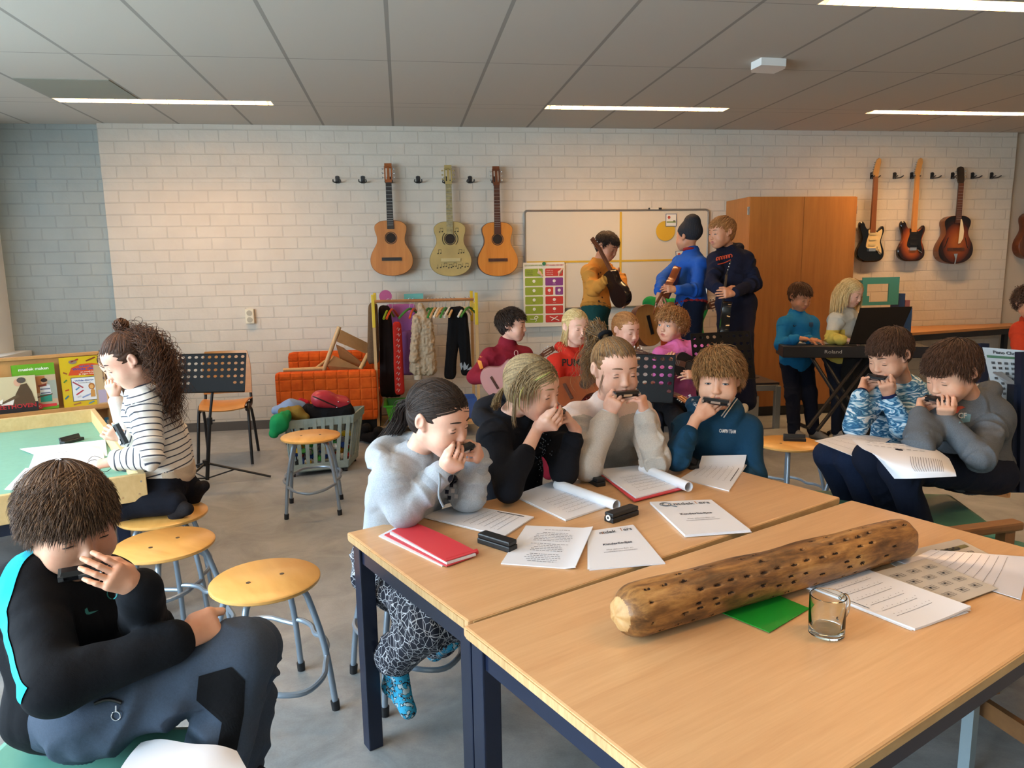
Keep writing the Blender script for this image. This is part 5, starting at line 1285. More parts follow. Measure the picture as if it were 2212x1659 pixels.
def girl_red():
 H = Head(J(1244, 706, 4.65), look_dir(17, 8), 0, 1.0)
 P = dict(head=H, neck=J(1238, 757, 4.72), pelvis=J(1235, 900, 4.8), fw=look_dir(20, 0), h=.006, hh=.0035, ha=.0042)
 arm(P, 'R', J(1200, 785, 4.66), J(1196, 845, 4.55), J(1235, 850, 4.40)); arm(P, 'L', J(1278, 782, 4.8), J(1300, 840, 4.7), J(1280, 838, 4.5))
 P['handR'] = dict(f=V3(.9, -.1, .0), b=V3(0, -.8, .4), s=1.0, curls=((.5, .6, .3),)*4); P['handL'] = dict(f=V3(-.6, -.2, .5), b=V3(.4, -.8, 0), s=1.0, curls=((.6, .7, .3),)*4)
 legs_seated(P, P['fw'], .48)
 P.update(label='blond girl in a red hoodie with black chest lettering, holding a small guitar', browm=BROW['blond'], skin=SKP, seed=33, mouth='open',
             top=dict(m=fabric('red_sweat', 'b32a1c'), f=.018, sf=.018, amp=.010, name='hoodie', hood=1, hs=.9), pants=dict(m=fabric('maroon_trousers', '8c2034'), f=.012))
 r, P, H, top = make_person(P)
 decal_text(top, 'PUMA', J(1240, 790, 4.5), RGT+UPV*.02, UPV, .045, mat('print_black', '17120f', .7), top, width=.15, bold=True)
 W = strand_pts(H, 1300, 4, .15, fl_to((0, -.10, .0)), hang=2, off=.075, jit=.04, K=12, stiff=.3)
 tw = H.w((0, -.10, 0)); tl_ = tail_pts([tw, tw+H.d((-.02, -.03, -.02)), J(1222, 735, 4.75), J(1212, 760, 4.65)], 90, 8, .018, K=12)
 loc = tail_pts([H.w((.065, .02, .03)), H.w((.072, .02, -.03)), H.w((.068, .01, -.09)), H.w((.055, .0, -.13))], 30, 3, .006, K=10)
 hair_obj(r, H, [(W, .0028), (tl_, .003), (loc, .0024)], list(HM['blond']), cap_np(H, .055))
girl_red()
def girl_between():
 H = Head(J(1352, 712, 4.75), look_dir(25, 15), 0, 1.0)
 P = dict(head=H, neck=J(1358, 760, 4.85), pelvis=J(1362, 900, 4.9), fw=look_dir(20, 0), h=.007, hh=.0038)
 arm(P, 'R', J(1330, 785, 4.8), J(1322, 845, 4.7), J(1350, 850, 4.5)); arm(P, 'L', J(1392, 782, 4.9), J(1402, 840, 4.8), J(1380, 845, 4.6))
 legs_seated(P, P['fw'], .48)
 P.update(label='child with reddish blond hair and a lacy white top, hidden behind the high ponytail', browm=BROW['ginger'], skin=SKP, top=dict(m=fabric('lace_white', 'c9c0ae', heather=.35), f=.014, name='blouse'), pants=dict(m=fabric('dark_denim', '1d2230'), f=.01))
 r, P, H, top = make_person(P)
 W = strand_pts(H, 1200, 4, .15, fl_to((0, -.10, .0)), hang=2, off=.075, jit=.04, K=12, stiff=.3)
 tl_ = tail_pts([H.w((0, -.1, 0)), J(1372, 735, 4.8), J(1376, 770, 4.8)], 60, 8, .016, K=10)
 hair_obj(r, H, [(W, .0028), (tl_, .003)], list(HM['ginger']), cap_np(H, .055))
girl_between()
def boy_pink():
 H = Head(J(1450, 700, 4.75), look_dir(-55, 4), -.06, 1.02)
 P = dict(head=H, neck=J(1462, 745, 4.78), pelvis=J(1462, 880, 4.75), fw=look_dir(-5, 0), h=.0055, hh=.0033, ha=.004)
 arm(P, 'R', J(1430, 770, 4.7), J(1430, 828, 4.6), J(1448, 800, 4.45)); arm(P, 'L', J(1505, 755, 4.75), J(1560, 775, 4.55), J(1508, 812, 4.42))
 P['handR'] = dict(f=V3(.0, -.1, .8), b=V3(-.5, -.7, 0), s=1.0, curls=((.6, .7, .4),)*4); P['handL'] = dict(f=V3(-.9, -.1, .15), b=V3(.1, -.7, .4), s=1.0, curls=((.35, .5, .3),)*4)
 legs_seated(P, P['fw'], .50)
 pk = fabric('pink_sweat', 'c4659b')
 P.update(label='boy in a bright pink sweatshirt with curly sandy hair, playing a small guitar', browm=BROW['mid'], skin=SK, seed=35, eyes='open', mouth='open',
             top=dict(m=pk, f=.016, sf=.016, amp=.010, name='sweatshirt', cuff=pk), pants=dict(m=fabric('black_trousers', '0d0e12'), f=.016), feet=dict(m=fabric('dark_sock', '222634')))
 r, P, H, top = make_person(P)
 decal_text(top, 'FLEEKY', J(1460, 772, 4.55), RGT+UPV*.22, UPV, .026, mat('print_violet', '6a3a78', .6), top, width=.135)
 b = Blob(.005, .01); ring(b, P['neck']+V3(0, 0, .02), P['R'], .046, .048, .008, .005); Vv, Fq = b.mesh(); npmesh('undershirt_collar', Vv, Fq, M_black, top)
 W = strand_pts(H, 900, 4, .085, fl_crown(0, -.4, .9, .2), hang=.8, off=.14, jit=.3, K=18, offend=1.7, curl=(.006, 18, .3))
 W2 = strand_pts(H, 200, 14, .10, fl_crown(0, -.1, .9, -.4), hang=.6, off=.14, jit=.3, K=20, offend=1.4, curl=(.007, 20, .3), region=lambda D: hairline(D) & (D[:, 1] < -.2) & (D[:, 2] < .2))
 hair_obj(r, H, [(W, .003), (W2, .003)], list(HM['ginger']), cap_np(H, .07))
boy_pink()
def boy_mustard():
 H = Head(J(1311, 532, 5.85), look_dir(43, 28), 0, 1.0)
 P = dict(head=H, neck=J(1292, 568, 5.93), pelvis=J(1287, 668, 5.9), fw=look_dir(55, 0), h=.0055, hh=.0036, ha=.0042)
 arm(P, 'R', J(1272, 588, 5.75), J(1283, 628, 5.66), J(1311, 602, 5.62)); arm(P, 'L', J(1310, 585, 6.0), J(1340, 602, 5.95), J(1348, 630, 5.75))
 P['handR'] = dict(f=V3(.7, -.1, .2), b=V3(.1, -.3, -.9), s=1.0, curls=((.5, .6, .3),)*4); P['handL'] = dict(f=V3(.1, -.3, -.8), b=V3(.7, -.6, 0), s=1.0, curls=((.3, .4, .3),)*4)
 P['hipR'] = P['pelvis']+V3(-.02, -.05, -.02); P['hipL'] = P['pelvis']+V3(.03, .05, -.02)
 P['knR'] = P['hipR']+V3(.01, 0, -.33); P['anR'] = P['knR']+V3(0, 0, -.27); P['knL'] = P['hipL']+V3(.03, 0, -.33); P['anL'] = P['knL']+V3(0, 0, -.27)
 P['anR'].z = P['anL'].z = .48; P['toeR'] = P['anR']+V3(.08, -.06, -.05); P['toeL'] = P['anL']+V3(.08, -.06, -.05)
 t = NT('mustard_print'); v = t.n('ShaderNodeTexVoronoi'); v.inputs['Scale'].default_value = 13; t.l(t.mapn((1, 1, 1)), v.inputs[0])
 t.base(t.mix(t.math('LESS_THAN', v.outputs[0], .13), 'bb7f36', '4a3020')); t.set(Roughness=.9); t.b.inputs['Specular IOR Level'].default_value = .2
 P.update(label='boy in a mustard sweatshirt playing a guitar in front of the whiteboard', browm=BROW['dark'], skin=SKT, seed=37, top=dict(m=t.m, f=.018, sf=.018, amp=.009, name='sweatshirt', cuff=fabric('mustard_rib', 'a8722f')),
             pants=dict(m=fabric('bottle_green', '163f3d'), f=.020, ra=.05), feet=dict(m=fabric('dark_sock', '222634')))
 r, P, H, top = make_person(P)
 b = Blob(.006, .01); ring(b, P['pelvis']+V3(0, 0, .02), P['R'], .135, .100, .016, .01); Vv, Fq = b.mesh(); npmesh('hem_rib', Vv, Fq, fabric('mustard_rib', 'a8722f'), top)
 hair_short(r, H, 'dark', 1100, .06, .55, seed=3, wid=.0034, off=.11, oe=1.1, jit=.08)
boy_mustard()
def boy_blue():
 H = Head(J(1486, 512, 5.75), look_dir(-142, 2), 0, .98)
 P = dict(head=H, neck=J(1494, 548, 5.75), pelvis=J(1493, 655, 5.72), fw=look_dir(-75, 0), h=.0055, hh=.0038, ha=.0042)
 arm(P, 'L', J(1512, 572, 5.6), J(1504, 628, 5.5), J(1462, 626, 5.4)); arm(P, 'R', J(1470, 568, 5.85), J(1432, 602, 5.7), J(1424, 632, 5.5))
 P['handL'] = dict(f=V3(-.9, -.1, .1), b=V3(0, -.8, .3), s=1.0, curls=((.5, .7, .4),)*4); P['handR'] = dict(f=V3(-.1, -.3, -.8), b=V3(-.6, -.6, 0), s=1.0, curls=((.4, .5, .3),)*4)
 P['hipL'] = P['pelvis']+V3(0, -.06, -.02); P['hipR'] = P['pelvis']+V3(-.02, .06, -.02)
 for q in 'RL': P['kn'+q] = P['hip'+q]+V3(.0, 0, -.34); P['an'+q] = P['kn'+q]+V3(.02, 0, -.3); P['an'+q].z = .48; P['toe'+q] = P['an'+q]+V3(-.1, -.02, -.05)
 P.update(label='boy in a royal blue fleece and dark grey beanie holding a brown guitar', browm=BROW['dark'], skin=SKT, seed=41,
             top=dict(m=fabric('royal_fleece', '1c4fa3'), f=.018, sf=.018, amp=.009, name='fleece', collar='high'), pants=dict(m=fabric('navy_trousers', '141a2b'), f=.014), feet=dict(m=fabric('dark_sock', '222634')))
 r, P, H, top = make_person(P)
 rd = fabric('red_trim', '8c2426'); b = Blob(.005, .01); ring(b, P['pelvis']+V3(0, 0, .0), P['R'], .138, .102, .010, .01); Vv, Fq = b.mesh(); npmesh('hem_band', Vv, Fq, rd, top)
 b = Blob(.005, .01); ring(b, P['neck']+V3(-.02, -.01, .03), P['R'], .040, .044, .009, .01); Vv, Fq = b.mesh(); npmesh('collar_lining', Vv, Fq, rd, top)
 s = H.s; b = Blob(.004, .02); b.ell(H.w((0, -.018, .04)), [.083*s, .101*s, .082*s], H.R); b.cone(H.w((0, -.030, .06)), H.w((0, -.040, .112)), .082*s, .066*s, .03); b.ell(H.w((0, .12, -.05)), [.09*s, .075*s, .085*s], H.R, .01, True); b.ell(H.w((0, 0, -.11)), [.12, .12, .085], H.R, .01, True)
 Vv, Fq = b.mesh(); Vv = relax(Vv, Fq, 2); L = H.local(Vv); Vv = Vv+normals(Vv, Fq)*(.0012*np.sin(np.arctan2(L[:, 0], L[:, 1])*50))[:, None]; bo = npmesh('beanie', Vv, Fq, fabric('charcoal_knit', '2c2c30', heather=.3), r)
boy_blue()
def boy_orange_print():
 H = Head(J(1559, 502, 5.35), look_dir(-74, 10), 0, 1.02)
 P = dict(head=H, neck=J(1576, 541, 5.42), pelvis=J(1590, 655, 5.35), fw=look_dir(-35, 0), h=.0055, hh=.0036, ha=.0042)
 arm(P, 'R', J(1546, 562, 5.35), J(1538, 612, 5.25), J(1560, 632, 5.1)); arm(P, 'L', J(1610, 562, 5.4), J(1630, 612, 5.3), J(1584, 634, 5.08))
 P['handR'] = dict(f=V3(.7, -.2, .0), b=V3(-.1, -.9, .1), s=1.05, curls=((.8, .9, .5),)*4); P['handL'] = dict(f=V3(-.7, -.2, .0), b=V3(.1, -.9, .1), s=1.05, curls=((.6, .7, .4),)*4)
 P['hipR'] = P['pelvis']+V3(-.06, .0, -.02); P['hipL'] = P['pelvis']+V3(.07, 0, -.02)
 P['knR'] = J(1570, 735, 5.32); P['knL'] = J(1606, 732, 5.22); P['anR'] = J(1575, 810, 5.34); P['anL'] = J(1614, 795, 5.15)
 P['anL'].z = .47; P['anR'].z = .47; P['toeL'] = P['anL']+V3(-.07, -.10, -.05); P['toeR'] = P['anR']+V3(-.08, -.08, -.05)
 P.update(label='boy in a navy hoodie with orange chest script standing on the stage bench', browm=BROW['mid'], skin=SKT, seed=43, mouth='open', eyes='half',
             top=dict(m=fabric('ink_hoodie', '12162a'), f=.018, sf=.020, amp=.010, name='hoodie', hood=1, hs=1.0), pants=dict(m=fabric('ink_trousers', '101427'), f=.022, ra=.055), feet=dict(m=fabric('spotted_sock', 'c9c4b8', heather=.3)))
 r, P, H, top = make_person(P); og = mat('orange_script', 'b8401f', .7)
 bv = bvh_of(top); m = MB()   # hand-written looking script: one wavy line with an underline
 pts = []
 for t_ in np.linspace(0, 1, 60):
  p = J(1547+t_*34+2.2*math.cos(t_*40), 560-t_*8+3.2*math.sin(t_*40), 5.0); h_ = RC(bv, p)
  if h_[0] is not None: pts.append(h_[0]-FWD*.002)
 if len(pts) > 3: m.tube(pts, .0042, 6)
 pts = []
 for t_ in np.linspace(0, 1, 14):
  p = J(1550+t_*28, 571-t_*10+2*math.sin(t_*3), 5.0); h_ = RC(bv, p)
  if h_[0] is not None: pts.append(h_[0]-FWD*.002)
 if len(pts) > 3: m.tube(pts, .004, 6)
 m.build('chest_script', og, top)
 hair_short(r, H, 'ginger', 1100, .05, .7, .25, seed=3, wid=.0032, off=.10, oe=1.2, jit=.15)
boy_orange_print()
def boy_tracksuit():
 H = Head(J(1728, 641, 6.0), look_dir(14, 24), 0, 1.0)
 P = dict(head=H, neck=J(1722, 682, 6.08), pelvis=J(1722, 780, 6.08), fw=look_dir(25, 0), h=.0055, hh=.0038, ha=.0042)
 arm(P, 'R', J(1696, 702, 6.0), J(1686, 745, 5.95), J(1722, 731, 5.78)); arm(P, 'L', J(1752, 700, 6.1), J(1760, 742, 6.05), J(1745, 733, 5.85))
 P['handR'] = dict(f=V3(.85, -.2, -.05), b=V3(0, -.2, 1), s=1.0, curls=((.2, .4, .3),)*4); P['handL'] = dict(f=V3(.6, -.5, -.05), b=V3(0, -.2, 1), s=1.0, curls=((.2, .4, .3),)*4)
 P['hipR'] = P['pelvis']+V3(-.06, 0, -.02); P['hipL'] = P['pelvis']+V3(.06, 0, -.02)
 P['knR'] = J(1712, 850, 6.0); P['knL'] = J(1748, 850, 6.0); P['anR'] = J(1716, 905, 6.0); P['anL'] = J(1758, 905, 6.0)
 for q in 'RL': P['an'+q].z = .07; P['toe'+q] = P['an'+q]+V3(.05, -.11, -.045)
 bl = fabric('azure_jersey', '1a6fa8'); P.update(label='boy in a bright blue tracksuit top standing at the keyboard before the cabinet', browm=BROW['brown'], skin=SKT, seed=47,
             top=dict(m=bl, f=.024, sf=.018, amp=.008, name='training_top', collar='high', low=1.6), pants=dict(m=fabric('navy_trousers', '141a2b'), f=.016), feet=dict(m=fabric('grey_sock', '8a8680')))
 r, P, H, top = make_person(P)
 decal_poly(top, TICK, J(1717, 704, 5.6), RGT, UPV, .03, M_black, top, 'tick_emblem'); decal_poly(top, [(-.8, 1), (.8, 1), (.8, -.4), (0, -1.1), (-.8, -.4)], J(1752, 702, 5.6), RGT, UPV, .02, mat('crest_dark', '123c66', .6), top, 'crest')
 hair_short(r, H, 'brown', 1000, .06, .6, .1, seed=3, wid=.0034, off=.12, oe=1.3, jit=.15)
boy_tracksuit()
def girl_keys():
 H = Head(J(1838, 632, 5.9), look_dir(26, 24), 0, .98)
 P = dict(head=H, neck=J(1828, 672, 5.98), pelvis=J(1818, 780, 5.98), fw=look_dir(40, 0), h=.0055, hh=.0038, ha=.0042)
 arm(P, 'R', J(1806, 692, 5.9), J(1796, 730, 5.85), J(1822, 734, 5.72)); arm(P, 'L', J(1860, 690, 6.05), J(1868, 735, 6.0), J(1850, 735, 5.8))
 P['handR'] = dict(f=V3(.8, -.3, -.1), b=V3(0, -.2, 1), s=1.0, curls=((.3, .4, .3),)*4)
 P['hipR'] = P['pelvis']+V3(-.06, 0, -.02); P['hipL'] = P['pelvis']+V3(.06, 0, -.02)
 for q, x in (('R', 1810), ('L', 1835)): P['kn'+q] = J(x, 850, 5.95); P['an'+q] = J(x, 905, 5.95); P['an'+q].z = .07; P['toe'+q] = P['an'+q]+V3(.05, -.11, -.045)
 wh = fabric('offwhite_sweat', 'b9bcb4'); ye = fabric('pale_yellow', 'c2b257'); zc = P['shR'].z
 P.update(label='girl with long loose blond hair in a white and yellow sweater standing at the keyboard', browm=BROW['blond'], skin=SKP, seed=49,
             top=dict(m=[wh, ye], mi=lambda c: np.where((c[:, 2] < zc-.07) & (c[:, 0] < P['shR'].x+.05), 1, 0), f=.016, sf=.018, amp=.008, name='sweater'), pants=dict(m=fabric('dark_denim', '1d2230'), f=.012), feet=dict(m=fabric('white_sock', 'b5b2ae')))
 r, P, H, top = make_person(P)
 W = strand_pts(H, 1300, 5, .26, fl_part(0, .35), hang=.3, off=.10, jit=.06, K=18, grav=1, coll=[((0, -.02, -.1), .05), ((.03, -.02, -.2), .09)])
 hair_obj(r, H, [(W, .003)], list(HM['blond']), cap_np(H, .06))
girl_keys()
def child_red():
 H = Head(J(2226, 655, 4.9), look_dir(-10, 15), 0, 1.0)
 P = dict(head=H, neck=J(2228, 696, 4.95), pelvis=J(2232, 830, 5.0), fw=look_dir(-10, 0), h=.007, hh=.004)
 arm(P, 'R', J(2206, 715, 4.9), J(2204, 770, 4.85), J(2215, 810, 4.75)); arm(P, 'L', J(2262, 715, 5.0), J(2275, 770, 4.95), J(2260, 810, 4.8))
 legs_seated(P, P['fw'], .5)
 P.update(label='child with curly brown hair in an orange-red top cut off by the right edge', browm=BROW['brown'], skin=SKT, top=dict(m=fabric('rust_red', 'a8341a'), f=.02, name='sweater', collar='high'), pants=dict(m=fabric('dark_denim', '1d2230'), f=.012))
 r, P, H, top = make_person(P)
 W = strand_pts(H, 600, 4, .08, fl_crown(0, -.4, .9, .2), hang=.8, off=.16, jit=.4, K=18, offend=2, curl=(.008, 20, .2)); hair_obj(r, H, [(W, .003)], list(HM['brown']), cap_np(H, .08))
child_red()
def child_green():
 H = Head(J(1482, 612, 6.35), look_dir(-10, 25), 0, .95)
 P = dict(head=H, neck=J(1484, 648, 6.4), pelvis=J(1490, 740, 6.42), fw=look_dir(-10, 0), h=.007, hh=.004)
 arm(P, 'R', J(1455, 662, 6.3), J(1404, 656, 6.05), J(1428, 700, 5.95)); arm(P, 'L', J(1512, 665, 6.4), J(1500, 705, 6.3), J(1488, 708, 6.1))
 legs_seated(P, P['fw'], .48)
 P.update(label='child with green sleeves behind a tan guitar, mostly hidden by the boy in royal blue', browm=BROW['brown'], skin=SKT, top=dict(m=fabric('bright_green', '1a8a4c'), f=.018, sf=.028, name='sweater'), pants=dict(m=fabric('blue_jeans', '1f3f78'), f=.012), feet=dict(m=fabric('dark_sock', '222634')))
 r, P, H, top = make_person(P); hair_short(r, H, 'brown', 500, .05, .5, seed=3, wid=.004)
child_green()
def pm(c, rough=.55): return mat('flat_'+c, c, rough)
def cornerbox(name, m, a, b, bev=0, parent=None):
 mb = MB(); mb.box([(x+y)/2 for x, y in zip(a, b)], [abs(y-x) for x, y in zip(a, b)], bev=bev); return mb.build(name, m, parent)
wb = wthing('whiteboard', 'large whiteboard with aluminium frame and a yellow tape cross on the back wall', 'whiteboard', (2.03, YB, 1.03))
x0, x1, z0, z1 = 1.142, 2.93, 1.035, 1.94
cornerbox('board', mat('board_white', 'cdc3b0', .3), (x0+.012, YB-.022, z0+.01), (x1-.012, YB-.006, z1-.01), 0, wb)
m = MB(); pts = []
R_ = .03
for cx, cz_, a0 in ((x1-R_, z1-R_, 0), (x0+R_, z1-R_, PI/2), (x0+R_, z0+R_, PI), (x1-R_, z0+R_, 1.5*PI)):
 for k in range(5): a = a0+k*PI/8; pts.append((cx+R_*math.cos(a), YB-.02, cz_+R_*math.sin(a)))
m.tube(pts, .0105, 8, closed=True); m.build('board_frame', mat('aluminium', 'a9a6a0', .3, metal=.8), wb)
yt = pm('c9a02c'); tp = MB(); xc = 2.06; tp.box((xc, YB-.024, (z0+z1)/2), (.020, .002, z1-z0-.03)); tp.box(((x0+x1)/2, YB-.0243, 1.47), (x1-x0-.03, .002, .018)); tp.build('yellow_tape', yt, wb)
m = MB(); m.box((2.39, YB-.03, z1+.012), (.11, .02, .014)); m.box((2.44, YB-.03, z1+.013), (.03, .022, .016), mi=1); m.box((2.335, YB-.03, z1+.013), (.01, .02, .015), mi=1)
tag(rebase(m.build('marker', [pm('cfc8b8'), M_black]), (2.39, YB-.03, z1)), 'white marker with black cap lying on top of the whiteboard frame', 'marker')
m = MB(); m.tube([(2.50, YB-.026, 1.745), (2.50, YB-.029, 1.745)], .094, 40); tag(rebase(m.build('paper_disc', yt), (2.5, YB-.026, 1.745)), 'round yellow paper disc stuck on the whiteboard', 'paper disc')
def card(label, x, z, rz):
 r = wthing('picture_card', label, 'card', (x, YB-.03, z), 'framed picture cards on the whiteboard'); T = Matrix.Translation((x, YB-.032, z)) @ Matrix.Rotation(rz, 4, 'Y')
 m = MB(); m.box((0, 0, 0), (.108, .003, .118), T); m.build('card_border', pm('5d6a86'), r)
 m = MB(); m.box((0, -.002, .0), (.096, .002, .106), T, 0); m.build('card_face', pm('d8d6cc'), r)
 m = MB(); m.box((.0, -.0036, -.018), (.09, .001, .012), T, 0); m.build('grass', pm('7a8a4a'), r)
 m = MB(); m.tube([T @ Vector((-.022, -.003, .025)), T @ Vector((-.022, -.0045, .025))], .014, 14); m.build('red_spot', pm('b04a34'), r)
 m = MB(); m.box((.03, -.0036, -.008), (.02, .001, .01), T, 0); m.build('dark_spot', pm('4a4038'), r)
card('picture card overlapping the top right of the yellow disc', 2.552, 1.845, .0)
card('tilted picture card on the whiteboard behind the boy in royal blue', 2.66, 1.50, -.08)
px0, px1, pz0, pz1 = 1.118, 1.512, .868, 1.468; PY = YB-.045
ps = wthing('poster', 'instruction poster with green and red boxes hanging over the whiteboard corner', 'poster', ((px0+px1)/2, PY, pz0))
cornerbox('poster_sheet', pm('d6cfbd'), (px0, PY, pz0), (px1, PY+.003, pz1), 0, ps)
gr, rd_, vi = pm('8a9a2c'), pm('b8352a'), pm('7a3578'); W2 = px1-px0; inkd = pm('3a3a30'); wht_ = pm('ddd8cc')
def pbox(u0, u1, v0, v1, m_, sym=True, txt=None):
 a, b = px0+u0*W2, px0+u1*W2; z_1, z_0 = pz1-v0*(pz1-pz0), pz1-v1*(pz1-pz0); r0 = .006
 pl = [(a+r0, z_0), (b-r0, z_0), (b, z_0+r0), (b, z_1-r0), (b-r0, z_1), (a+r0, z_1), (a, z_1-r0), (a, z_0+r0)]
 mb = MB(); mb.add([(x, PY-.001, z) for x, z in pl], [tuple(range(8))]); o = mb.build('poster_box', m_, ps)
 if sym:
  c = ((a+b)/2, (z_0+z_1)/2+.006); mb = MB(); mb.add([(c[0]+.0145*math.cos(t), PY-.002, c[1]+.0145*math.sin(t)) for t in np.linspace(0, 2*PI, 17)[:-1]], [tuple(range(16))]); mb.build('round_face', wht_, o)
  mb = MB(); text_mb(mb, 'oo', None, .006, fn=lambda x, y: (c[0]+x, PY-.003, c[1]+y-.003)); mb.build('face_print', inkd, o)
  if txt: mb = MB(); text_mb(mb, txt, None, .0065, fn=lambda x, y: (c[0]+x, PY-.003, c[1]-.030+y)); mb.build('caption', inkd if m_ is gr else wht_, o)
 return o, a, b, z_0, z_1
for (u0, u1, m_) in ((.04, .47, gr), (.53, .96, rd_)):
 o, a, b, z_0, z_1 = pbox(u0, u1, .095, .215, m_, False)
 mb = MB()
 for k, w_ in enumerate(('steek op', 'aanbod en', 'overleg')): text_mb(mb, w_, None, .010, fn=lambda x, y, k=k: (a+.042+x, PY-.003, z_1-.022-k*.018+y), width=.062)
 mb.build('caption', inkd if m_ is gr else wht_, o)
 sg = 1 if m_ is gr else -1; hb = Blob(.003, .004); hx = b-.032; hz = (z_0+z_1)/2
 hb.ell((hx, PY-.002, hz), (.020, .003, .016)); hb.cone((hx-.004, PY-.002, hz+sg*.008), (hx-.010, PY-.002, hz+sg*.034), .006, .005); hb.cone((hx, PY-.002, hz), (hx+.026, PY-.002, hz-sg*.03), .010)
 Vv, Fq = hb.mesh(); npmesh('thumb_drawing', Vv, Fq, pm('cfa98c'), o)
names = (('ik', 'overleg'), ('plek', None), ('alleen', 'overleg'), ('stilte', 'stilte'))
for k in range(4):
 v0 = .235+k*.145; v1 = v0+.125; pbox(.04, .47, v0, v1, gr, True, names[k][0])
 if k == 1: pbox(.53, .72, v0, v1, rd_, True, 'stil'); pbox(.77, .96, v0, v1, vi, True, 'praat')
 else: pbox(.53, .96, v0, v1, vi if k == 0 else rd_, True, names[k][1])
for (u0, u1, m_) in ((.04, .47, gr), (.53, .96, rd_)):
 o, a, b, z_0, z_1 = pbox(u0, u1, .815, .935, m_, False); cx = (a+b)/2; cz_ = (z_0+z_1)/2; mb = MB()
 if m_ is rd_: mb.tube([(cx-.045, PY-.003, cz_+.018), (cx+.045, PY-.003, cz_-.020)], .004, 6); mb.tube([(cx-.03, PY-.003, cz_-.018), (cx+.03, PY-.003, cz_+.020)], .004, 6)
 else: mb.tube(catmull([(cx-.04, PY-.003, cz_), (cx, PY-.003, cz_-.003), (cx+.035, PY-.003, cz_+.012), (cx+.02, PY-.003, cz_+.025), (cx, PY-.003, cz_+.01), (cx+.02, PY-.003, cz_-.01), (cx+.01, PY-.003, cz_-.026)], 4), .0035, 6)
 mb.build('line_drawing', wht_, o)
for s_, u, m_ in (('DIT DOEN WE WEL', .25, gr), ('DIT DOEN WE NIET', .76, rd_)):
 mb = MB(); text_mb(mb, s_, None, .012, fn=lambda x, y: (px0+u*W2+x, PY-.002, pz1-.032+y), width=.17, bold=True); mb.build('heading', m_, ps)
m = MB(); m.tube([(px0+.5*W2, PY-.0, pz1-.012), (px0+.5*W2, PY-.012, pz1-.012)], .017, 20); tag(rebase(m.build('magnet', pm('1d6a4a')), (px0+.5*W2, PY, pz1-.012)), 'round green magnet holding the poster', 'magnet')
def gprof(k=1.0, lower=.183, waist=.118, upper=.138, L=.475):
 zs = [0, .004, .02, .05, .09, .14, .19, .24, .28, .315, .35, .39, .43, .46, .472, L]
 ws = [.0, .045, .105, .150, .176, .183, .172, .145, .124, .118, .124, .136, .134, .100, .060, 0.0]
 P = catmull([(w, 0, z) for z, w in zip(zs, ws)], 3); sc = lower/.183
 r = [(p.x*sc, p.z) for p in P]; return r+[(-x, z) for x, z in reversed(r[1:-1])]
